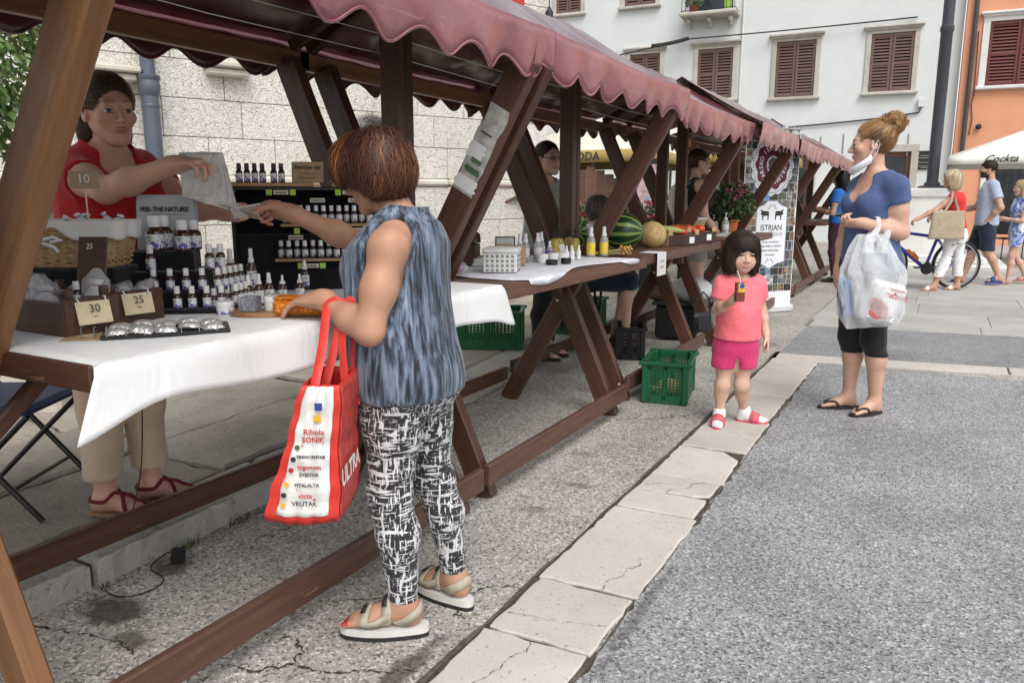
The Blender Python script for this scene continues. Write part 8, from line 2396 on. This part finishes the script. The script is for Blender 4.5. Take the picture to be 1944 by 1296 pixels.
def arc_text(txt, rad, a0, a1, size):
 for i, ch in enumerate(txt):
  a = a0 + (a1 - a0) * i / max(1, len(txt) - 1)
  lettering(ch, size, m_wp, bnr, (rad * math.cos(a), -.0060, EC + rad * 1.12 * math.sin(a)), (0, -(a - math.pi / 2), 0), bold=.0016)
arc_text('ISTRIAN', .158, R(135), R(45), .072); arc_text('ISTARSKO', .158, R(262), R(160), .068); arc_text('ISTRIANO', .158, R(20), R(-82), .068)
def plaque_outline(w_, h): return [(-w_, -h * .80), (-w_ * .5, -h * .86), (0, -h), (w_ * .5, -h * .86), (w_, -h * .80), (w_, h * .80), (w_ * .55, h * .88), (w_ * .3, h), (-w_ * .3, h), (-w_ * .55, h * .88), (-w_, h * .80)]
PC = .86; PX = .03
MB().add([(PX + x, -.003, PC + z) for x, z in plaque_outline(.215, .37)], [tuple(range(11))]).build('label_border', M('ornament_blue', (.30, .33, .42)), bnr, smooth=False)
MB().add([(PX + x, -.0042, PC + z) for x, z in plaque_outline(.205, .36)], [tuple(range(11))]).build('label_panel', m_wp, bnr, smooth=False)
lettering('ISTRIAN', .088, m_ink, bnr, (PX, -.0055, PC + .075), bold=.0008, space=.95); lettering('Dijece', .075, M('grey_print', (.25, .25, .25)), bnr, (PX + .06, -.0055, PC + .012), shear=.3)
for q, (txt, sz) in enumerate((('Udruga i domaćinstvo', .026), ('STARIH OBRTA I ZANATA', .028), ('ISTRE I HRVATSKE', .030), ('ISTRIAN DIJECE', .02))): lettering(txt, sz, m_ink, bnr, (PX, -.0055, PC - .075 - .047 * q), bold=.0004)
for sx in (-1, 1):   # two standing oxen
 def ox(pts): return MB().add([(PX + sx * (-.105 + x), -.0055, PC + .205 + z) for x, z in pts], [tuple(range(len(pts)))[::sx]])
 ox([(-.055, .02), (-.04, .042), (-.06, .062), (-.052, .068), (-.03, .058), (-.012, .052), (.045, .050), (.06, .045), (.062, .0), (.058, -.045), (.045, -.045), (.044, .0), (-.010, .0), (-.014, -.045), (-.027, -.045), (-.03, .005)]).build('animal_print', m_ink, bnr, smooth=False)
for zc in (.30, -.28):
 for a_ in (-1, 1): MB().tube([(PX + a_ * .012 + a_ * .05 * t, -.0062, PC + zc + .025 * math.sin(t * 6)) for t in np.linspace(0, 1, 10)], .003, 4).build('scroll_ornament', M('grey_print', (.25, .25, .25)), bnr)
# ==== blue bicycle
by = thing('bicycle', 'blue bicycle pushed by the blonde woman, orange bottle on its frame', 'bicycle', (-.20, 12.125, 0), R(29) + math.pi)
m_bl = M('blue_paint', (.012, .028, .30), .3, .1, 10, coat=.5); m_tyre = M('tyre', (.018, .018, .018), .8, .2, 30)
def wheel(x):
 w_ = MB().tube([(x + .325 * math.cos(a), 0, .342 + .325 * math.sin(a)) for a in np.linspace(0, 2 * math.pi, 49)], .019, 8, caps=False).build('wheel', m_tyre, by)
 MB().tube([(x + .300 * math.cos(a), 0, .342 + .300 * math.sin(a)) for a in np.linspace(0, 2 * math.pi, 49)], .009, 6, caps=False).build('rim', m_steel, w_)
 MB().lathe([(.022, -.04), (.022, .04)], 12, (x, 0, .342), rotm(R(90), 0, 0)).build('hub', m_steel, w_)
 for k in range(24):
  a = k * 2 * math.pi / 24; b_ = a + (.25 if k % 2 else -.25)
  MB().tube([(x + .02 * math.cos(b_), (.02 if k % 4 < 2 else -.02), .342 + .02 * math.sin(b_)), (x + .298 * math.cos(a), 0, .342 + .298 * math.sin(a))], .0014, 4).build('spoke', m_steel, w_)
wheel(-.51); wheel(.51)
BBp, ST, HT, HB_ = (-.075, 0, .29), (-.215, 0, .72), (.37, 0, .80), (.40, 0, .66)
for a_, b_, r_ in ((BBp, ST, .020), (ST, HT, .021), (BBp, HB_, .026), (HT, HB_, .026)): MB().tube([a_, b_], r_, 10).build('frame_tube', m_bl, by)
for sy in (-1, 1):
 MB().tube([(-.075, sy * .03, .29), (-.51, sy * .06, .342)], .010, 8).build('frame_tube', m_bl, by)
 MB().tube([(-.215, sy * .02, .70), (-.51, sy * .06, .342)], .009, 8).build('frame_tube', m_bl, by)
 MB().tube([(.405, sy * .045, .63), (.51, sy * .055, .342)], .012, 8).build('fork', m_bl, by)
MB().tube([ST, (-.245, 0, .84)], .013, 8).build('seat_post', m_steel, by)
MB().bbox((-.25, 0, .865), (.26, .13, .05), .025).build('saddle', m_blk2, by)
MB().tube([HT, (.35, 0, .92), (.40, 0, .96)], .013, 8).build('stem', m_blk2, by)
MB().tube([(.37, -.30, .98), (.40, -.1, .96), (.40, .1, .96), (.37, .30, .98)], .011, 8).build('handlebar', m_blk2, by)
MB().lathe([(.085, -.003), (.085, .003)], 28, (-.075, .05, .29), rotm(R(90), 0, 0)).build('chainring', m_blk2, by)
for sg in (-1, 1):
 MB().tube([(-.075, sg * .06, .29), (-.075 + sg * .16, sg * .07, .29 + .02)], .009, 6).build('crank', m_blk2, by); MB().bbox((-.075 + sg * .16, sg * .11, .31), (.09, .08, .02), .005).build('pedal', m_blk2, by)
MB().tube([(-.05, .045, .37), (-.47, .05, .362)], .004, 4).build('chain', m_blk2, by); MB().tube([(-.05, .045, .21), (-.47, .05, .322)], .004, 4).build('chain', m_blk2, by)
btl = MB().lathe([(.036, 0), (.036, .12), (.030, .14), (.030, .15), (.036, .155), (.034, .18), (.015, .19), (.012, .205)], 16).build('bottle', M('orange_bottle', (.55, .14, .015), .35, .25, 20), by, loc=(.045, 0, .42), rot=(0, R(52), 0))
MB().tube([(.03, 0, .40), (.06, .04, .46), (.13, .04, .53)], .004, 5).build('bottle_cage', m_blk2, by)
# ---- tote bag of the blonde woman, phone of the woman in blue, ponytail woman's rucksack
tb_ = thing('tote_bag', 'beige canvas tote bag hanging from the blonde woman\'s shoulder', 'tote bag', (.085, 11.70, .72), R(24))
m_canvas = fabric('canvas', (.34, .27, .19), (.40, .33, .24), .95, 10, .5, 9, .03)
MB().grid(lambda u, v: ((.23 - .03 * v) * math.copysign(abs(math.cos(2 * math.pi * u)) ** .6, math.cos(2 * math.pi * u)), .055 * math.sin(2 * math.pi * u) * (1 - .5 * v) + .004 * math.sin(20 * u), .37 * v + .03 * math.sin(math.pi * v) * math.cos(2 * math.pi * u)), 40, 12, closed_u=True).build('bag_body', m_canvas, tb_, solid=.003)
MB().bbox((0, 0, .012), (.40, .08, .02), .008).build('bag_base', m_canvas, tb_)
MB().tube([(-.06, -.02, .36), (.02, -.01, .50), (.05, .05, .615), (.09, .05, .52), (.12, -.01, .36)], .016, 6, flat=(1, .25)).build('strap', m_canvas, tb_)
ph_ = thing('phone', 'dark phone in the hands of the woman in bright blue', 'phone', pl((FJ['wrL'] + FJ['wrR']) / 2) + Vector((-.09, .02, .04)), R(165))
MB().bbox((0, 0, 0), (.15, .075, .009), .003).build('phone_body', m_blk2, ph_, rot=(0, R(-30), 0))
rk = thing('rucksack', 'pale grey rucksack on the back of the ponytailed woman', 'rucksack', (-2.05 - .17 * math.cos(R(30)), 7.30 - .17 * math.sin(R(30)), .98), R(30 - 90))
MB().bbox((0, 0, .20), (.30, .15, .42), .06).build('bag_body', fabric('rucksack_cloth', (.40, .37, .33), None, .9), rk)
for sx in (-1, 1): MB().tube([(sx * .08, .06, .40), (sx * .085, .16, .44), (sx * .09, .25, .36), (sx * .09, .24, .20), (sx * .10, .08, .06)], .020, 6, flat=(.3, 1)).build('strap', MATS['rucksack_cloth'], rk)
# ==== cafe parasols and terrace
def parasol(label, loc, h0, h1, hw, top_m, val_m, text=None, vent=True, tm=None, rz=0, vh=.2):
 t = thing('cafe_parasol', label, 'parasol', loc, rz, 'cafe parasols')
 c_ = [(-hw, -hw), (hw, -hw), (hw, hw), (-hw, hw)]
 cn = MB()
 for k in range(4):
  p, q = c_[k], c_[(k + 1) % 4]
  cn.grid(lambda u, v, p=p, q=q: ((p[0] + (q[0] - p[0]) * u) * (1 - v), (p[1] + (q[1] - p[1]) * u) * (1 - v), h0 + (h1 - h0) * v - .06 * math.sin(math.pi * v) * math.sin(math.pi * u)), 10, 8)
 can = cn.build('canopy', top_m, t, solid=.004)
 for k in range(4):
  p, q = c_[k], c_[(k + 1) % 4]
  MB().grid(lambda u, v, p=p, q=q: ((p[0] + (q[0] - p[0]) * u) * (1.002 + .012 * v), (p[1] + (q[1] - p[1]) * u) * (1.002 + .012 * v), h0 - vh * v), 12, 2).build('valance', val_m, can, solid=.003)
  MB().tube([(p[0], p[1], h0 - .01), (0, 0, h1 - .04)], .012, 6).build('rib', M('parasol_frame', (.45, .43, .40), .5), t)
 MB().tube([(0, 0, 0), (0, 0, h1 + .05)], .028, 10).build('pole', M('parasol_frame', (.45, .43, .40)), t)
 if vent: MB().add([(-.3, -.3, h1 - .06), (.3, -.3, h1 - .06), (.3, .3, h1 - .06), (-.3, .3, h1 - .06), (0, 0, h1 + .16)], [(0, 1, 4), (1, 2, 4), (2, 3, 4), (3, 0, 4)]).build('vent_cap', top_m, t, smooth=False, solid=.003)
 MB().bbox((0, 0, .04), (.55, .55, .08), .02).build('foot', m_wst, t)
 if text:
  lettering(text[0], text[1], tm or m_ink, t, (text[2], -hw * 1.02 - .012, h0 + text[3]), (R(-5), 0, 0), shear=text[4], bold=.003)
 return t
m_par = M('parasol_white', (.74, .73, .68), .8, .05, 4, .15, 8, .02); m_parc = M('parasol_cream', (.68, .65, .55), .8, .06, 4, .15, 8, .02); m_mus = M('parasol_mustard', (.36, .26, .09), .8, .1, 6)
parasol('white cafe parasol with black Cockta script at the right edge', (1.54, 17.55, 0), 2.0, 2.62, 1.5, m_par, m_par, ('Cockta', .17, -.72, -.075, .45), vh=.16)
parasol('cream cafe parasol with mustard valance behind the grey-green stall keeper', (-4.95, 11.6, 0), 1.92, 2.46, 1.35, m_parc, m_mus, ('LAGODA', .16, .36, -.09, 0), vh=.17)
parasol('cream cafe parasol with mustard valance, farther to the right behind the stalls', (-4.0, 14.1, 0), 1.98, 2.55, 1.6, m_parc, m_mus, vh=.17)
parasol('cream cafe parasol farthest back behind the beams', (-4.9, 15.5, 0), 2.2, 2.85, 1.7, m_parc, m_parc, vh=.17)
FL = [(.45, .02, .03), (.55, .04, .04), (.40, .03, .08)]
for i, (x, y, n_) in enumerate(((-3.85, 8.85, 5), (-3.52, 8.98, 6), (-3.10, 9.22, 6), (-2.70, 9.50, 5))):
 t = pot_plant('geranium_planter', 'dark planter of red geraniums on the cafe terrace, %s from the left' % ordinal(i), (x, y, .66), .18, .20, (.26, .20, .20), 420, .075, GREENS, FL, (.03, .028, .026), .0, 9)
 t['group'] = 'geranium planters'
 MB().bbox((0, 0, -.28), (.26, .26, .56), .01).build('stand', m_blk2, t)
hut = thing('wooden_hut', 'brown boarded wooden hut with a gable roof on the cafe terrace', 'hut', (-4.42, 10.30, 0), R(29))
m_hut = wood('hut_boards', (.085, .036, .020), (.15, .068, .036), .6, .2)
for k in range(9): MB().bbox((-.52 + .13 * k, 0, .85), (.124, .05, 1.7 - .45 * abs(k - 4) / 4 + .0), .004).build('board', m_hut, hut)
for sg in (-1, 1): MB().bbox((sg * .34, -.05, 1.62), (.86, .5, .035), .006).build('roof_board', m_hut, hut, rot=(0, sg * R(27), 0))
pf = thing('poster_frame', 'tall dark notice frame with a pink and blue map poster', 'poster', (-3.50, 10.10, 0), R(26))
MB().bbox((0, .02, 1.25), (.40, .04, 1.05), .008).build('frame', m_blk2, pf); MB().bbox((0, -.004, 1.26), (.30, .012, .88), .002).build('poster', M('map_poster', (.50, .34, .36), .6, .5, 7), pf)
for sx in (-1, 1): MB().bbox((sx * .16, .02, .37), (.04, .04, .74), .004).build('leg', m_blk2, pf)
lettering('ISTRA', .07, M('map_blue', (.20, .38, .52), .6), pf, (.02, -.012, 1.2), (0, R(62), 0), bold=.003)
for i, (x, y) in enumerate(((1.25, 18.6), (1.9, 18.9), (2.3, 18.2))):
 t = thing('cafe_chair', 'dark metal cafe chair by the orange building, %s from the left' % ordinal(i), 'chair', (x, y, 0), R(20 + 50 * i), 'cafe chairs')
 MB().bbox((0, 0, .45), (.42, .42, .03), .01).build('seat', m_blk2, t); MB().bbox((0, .20, .70), (.42, .02, .36), .01).build('backrest', m_blk2, t)
 for sx in (-1, 1):
  for sy in (-1, 1): MB().tube([(sx * .19, sy * .19, 0), (sx * .19, sy * .20, .45 if sy < 0 else .88)], .012, 6).build('leg', m_blk2, t)
wbs = thing('parasol_base', 'low round white parasol base on the paving', 'parasol base', (.72, 16.9, .02)); MB().lathe([(.36, 0), (.36, .07), (.30, .12), (.1, .13)], 24).build('base', m_white, wbs)
pln = thing('window_planter', 'dark planter box with trailing flowers against the white wall', 'planter', (-.72, 19.5, .75), R(5))
MB().bbox((0, 0, .12), (.7, .25, .24), .01).build('planter_box', m_blk2, pln); mb = MB(); leaf_cloud(mb, (0, 0, .30), (.36, .16, .18), 160, .10, np.random.default_rng(3), GREENS + [(.5, .25, .3)]); mb.build('foliage', m_leaf, pln, smooth=False)
MB().bbox((0, 0, -.37), (.5, .2, .74), .01).build('stand', m_blk2, pln)
# ==== climbing plant in a pot at the left edge, ledge below it
iv = thing('potted_ivy', 'variegated ivy spilling over a terracotta pot on a stone ledge at the left', 'plant', (-4.86, 2.22, 1.32))
m_terr = M('terracotta', s2l(158, 78, 58), .8, .12, 20, .2)
MB().lathe([(.13, 0), (.19, .26), (.205, .27), (.205, .32), (.18, .32)], 24).build('pot', m_terr, iv)
VAR = [(.08, .15, .03), (.12, .20, .05), (.20, .27, .10), (.30, .36, .18), (.05, .10, .025), (.16, .23, .07)]
rgi = np.random.default_rng(12); mb = MB()
leaf_cloud(mb, (.05, .12, .95), (.52, .55, .85), 5200, .062, rgi, VAR, .5, .55)
mb.build('foliage', m_leaf, iv, smooth=False)
st_ = MB()
for k in range(16):
 a = rgi.random() * 6.28; st_.tube([(0, 0, .28), (.2 * math.cos(a), .2 * math.sin(a), .7), (.42 * math.cos(a), .45 * math.sin(a), .9 + .7 * rgi.random())], .007, 5)
st_.build('stems', M('ivy_stem', (.09, .06, .035), .8), iv)
lg = thing('stone_ledge', 'low stone wall with a projecting slab under the potted ivy', 'wall', (-4.94, 2.15, 0), R(29))
MB().bbox((0, 0, .60), (1.6, .45, 1.2), .02).build('wall_block', m_limes, lg, smooth=False); MB().bbox((0, 0, 1.26), (1.8, .60, .115), .03).build('cap_slab', m_limes, lg, smooth=False)
# ==== charger and its cable, weeds along the kerb
cg = thing('plug_charger', 'black plug charger lying on the asphalt with its cable under the first stall', 'charger', (-2.225, 1.600, 0), R(60))
MB().bbox((0, 0, .028), (.045, .032, .052), .006).build('charger_body', m_blk2, cg, rot=(0, R(12), 0))
for sy in (-1, 1): MB().tube([(-.02, sy * .008, .012), (-.045, sy * .008, .006)], .0022, 6).build('pin', m_steel, cg)
cp = [(-2.245, 1.60, .03), (-2.30, 1.62, .012), (-2.27, 1.53, .004), (-2.16, 1.50, .004), (-2.13, 1.43, .004), (-2.17, 1.36, .004), (-2.26, 1.36, .004), (-2.37, 1.42, .02), (-2.40, 1.50, .11), (-2.41, 1.55, .12), (-2.38, 1.60, .30), (-2.36, 1.62, .60), (-2.35, 1.62, .88)]
def smooth_path(P_, k=6):
 out = []; n_ = len(P_)
 for i in range(n_ - 1):
  p0, p1, p2, p3 = (Vector(P_[max(0, min(n_ - 1, i + d))]) for d in (-1, 0, 1, 2))
  for j in range(k):
   t = j / k; out.append(.5 * ((2 * p1) + (p2 - p0) * t + (2 * p0 - 5 * p1 + 4 * p2 - p3) * t * t + (3 * p1 - p0 - 3 * p2 + p3) * t ** 3))
 return out + [Vector(P_[-1])]
MB().tube([p - Vector((-2.225, 1.600, 0)) for p in smooth_path(cp)], .0024, 5).build('cable', m_cable, cg, rot=(0, 0, -R(60)))
mb = MB(); rgw = np.random.default_rng(8)
for (yy_, n_, sp_w) in ((1.38, 14, .03), (1.70, 34, .05), (1.96, 16, .04), (2.5, 10, .03), (3.4, 10, .03), (4.6, 14, .04)):
 for k in range(n_):
  y_ = yy_ + rgw.normal() * sp_w; x_ = ex(y_) + .02 + rgw.random() * .03
  h_ = rgw.uniform(.012, .045); a = rgw.random() * 6.28
  mb.col = [(.05, .075, .02), (.07, .10, .03), (.10, .12, .045)][int(rgw.integers(3))]
  d_ = Vector((math.cos(a), math.sin(a), 0)); s_ = Vector((-d_.y, d_.x, 0)) * .004
  mb.add([(x_ - s_.x, y_ - s_.y, 0), (x_ + s_.x, y_ + s_.y, 0), (x_ + d_.x * h_ * .6, y_ + d_.y * h_ * .6, h_)], [(0, 1, 2)])
tag(mb.build('kerb_weeds', m_leaf, smooth=False), 'small weeds growing along the foot of the stone kerb', 'weeds', kind='stuff')
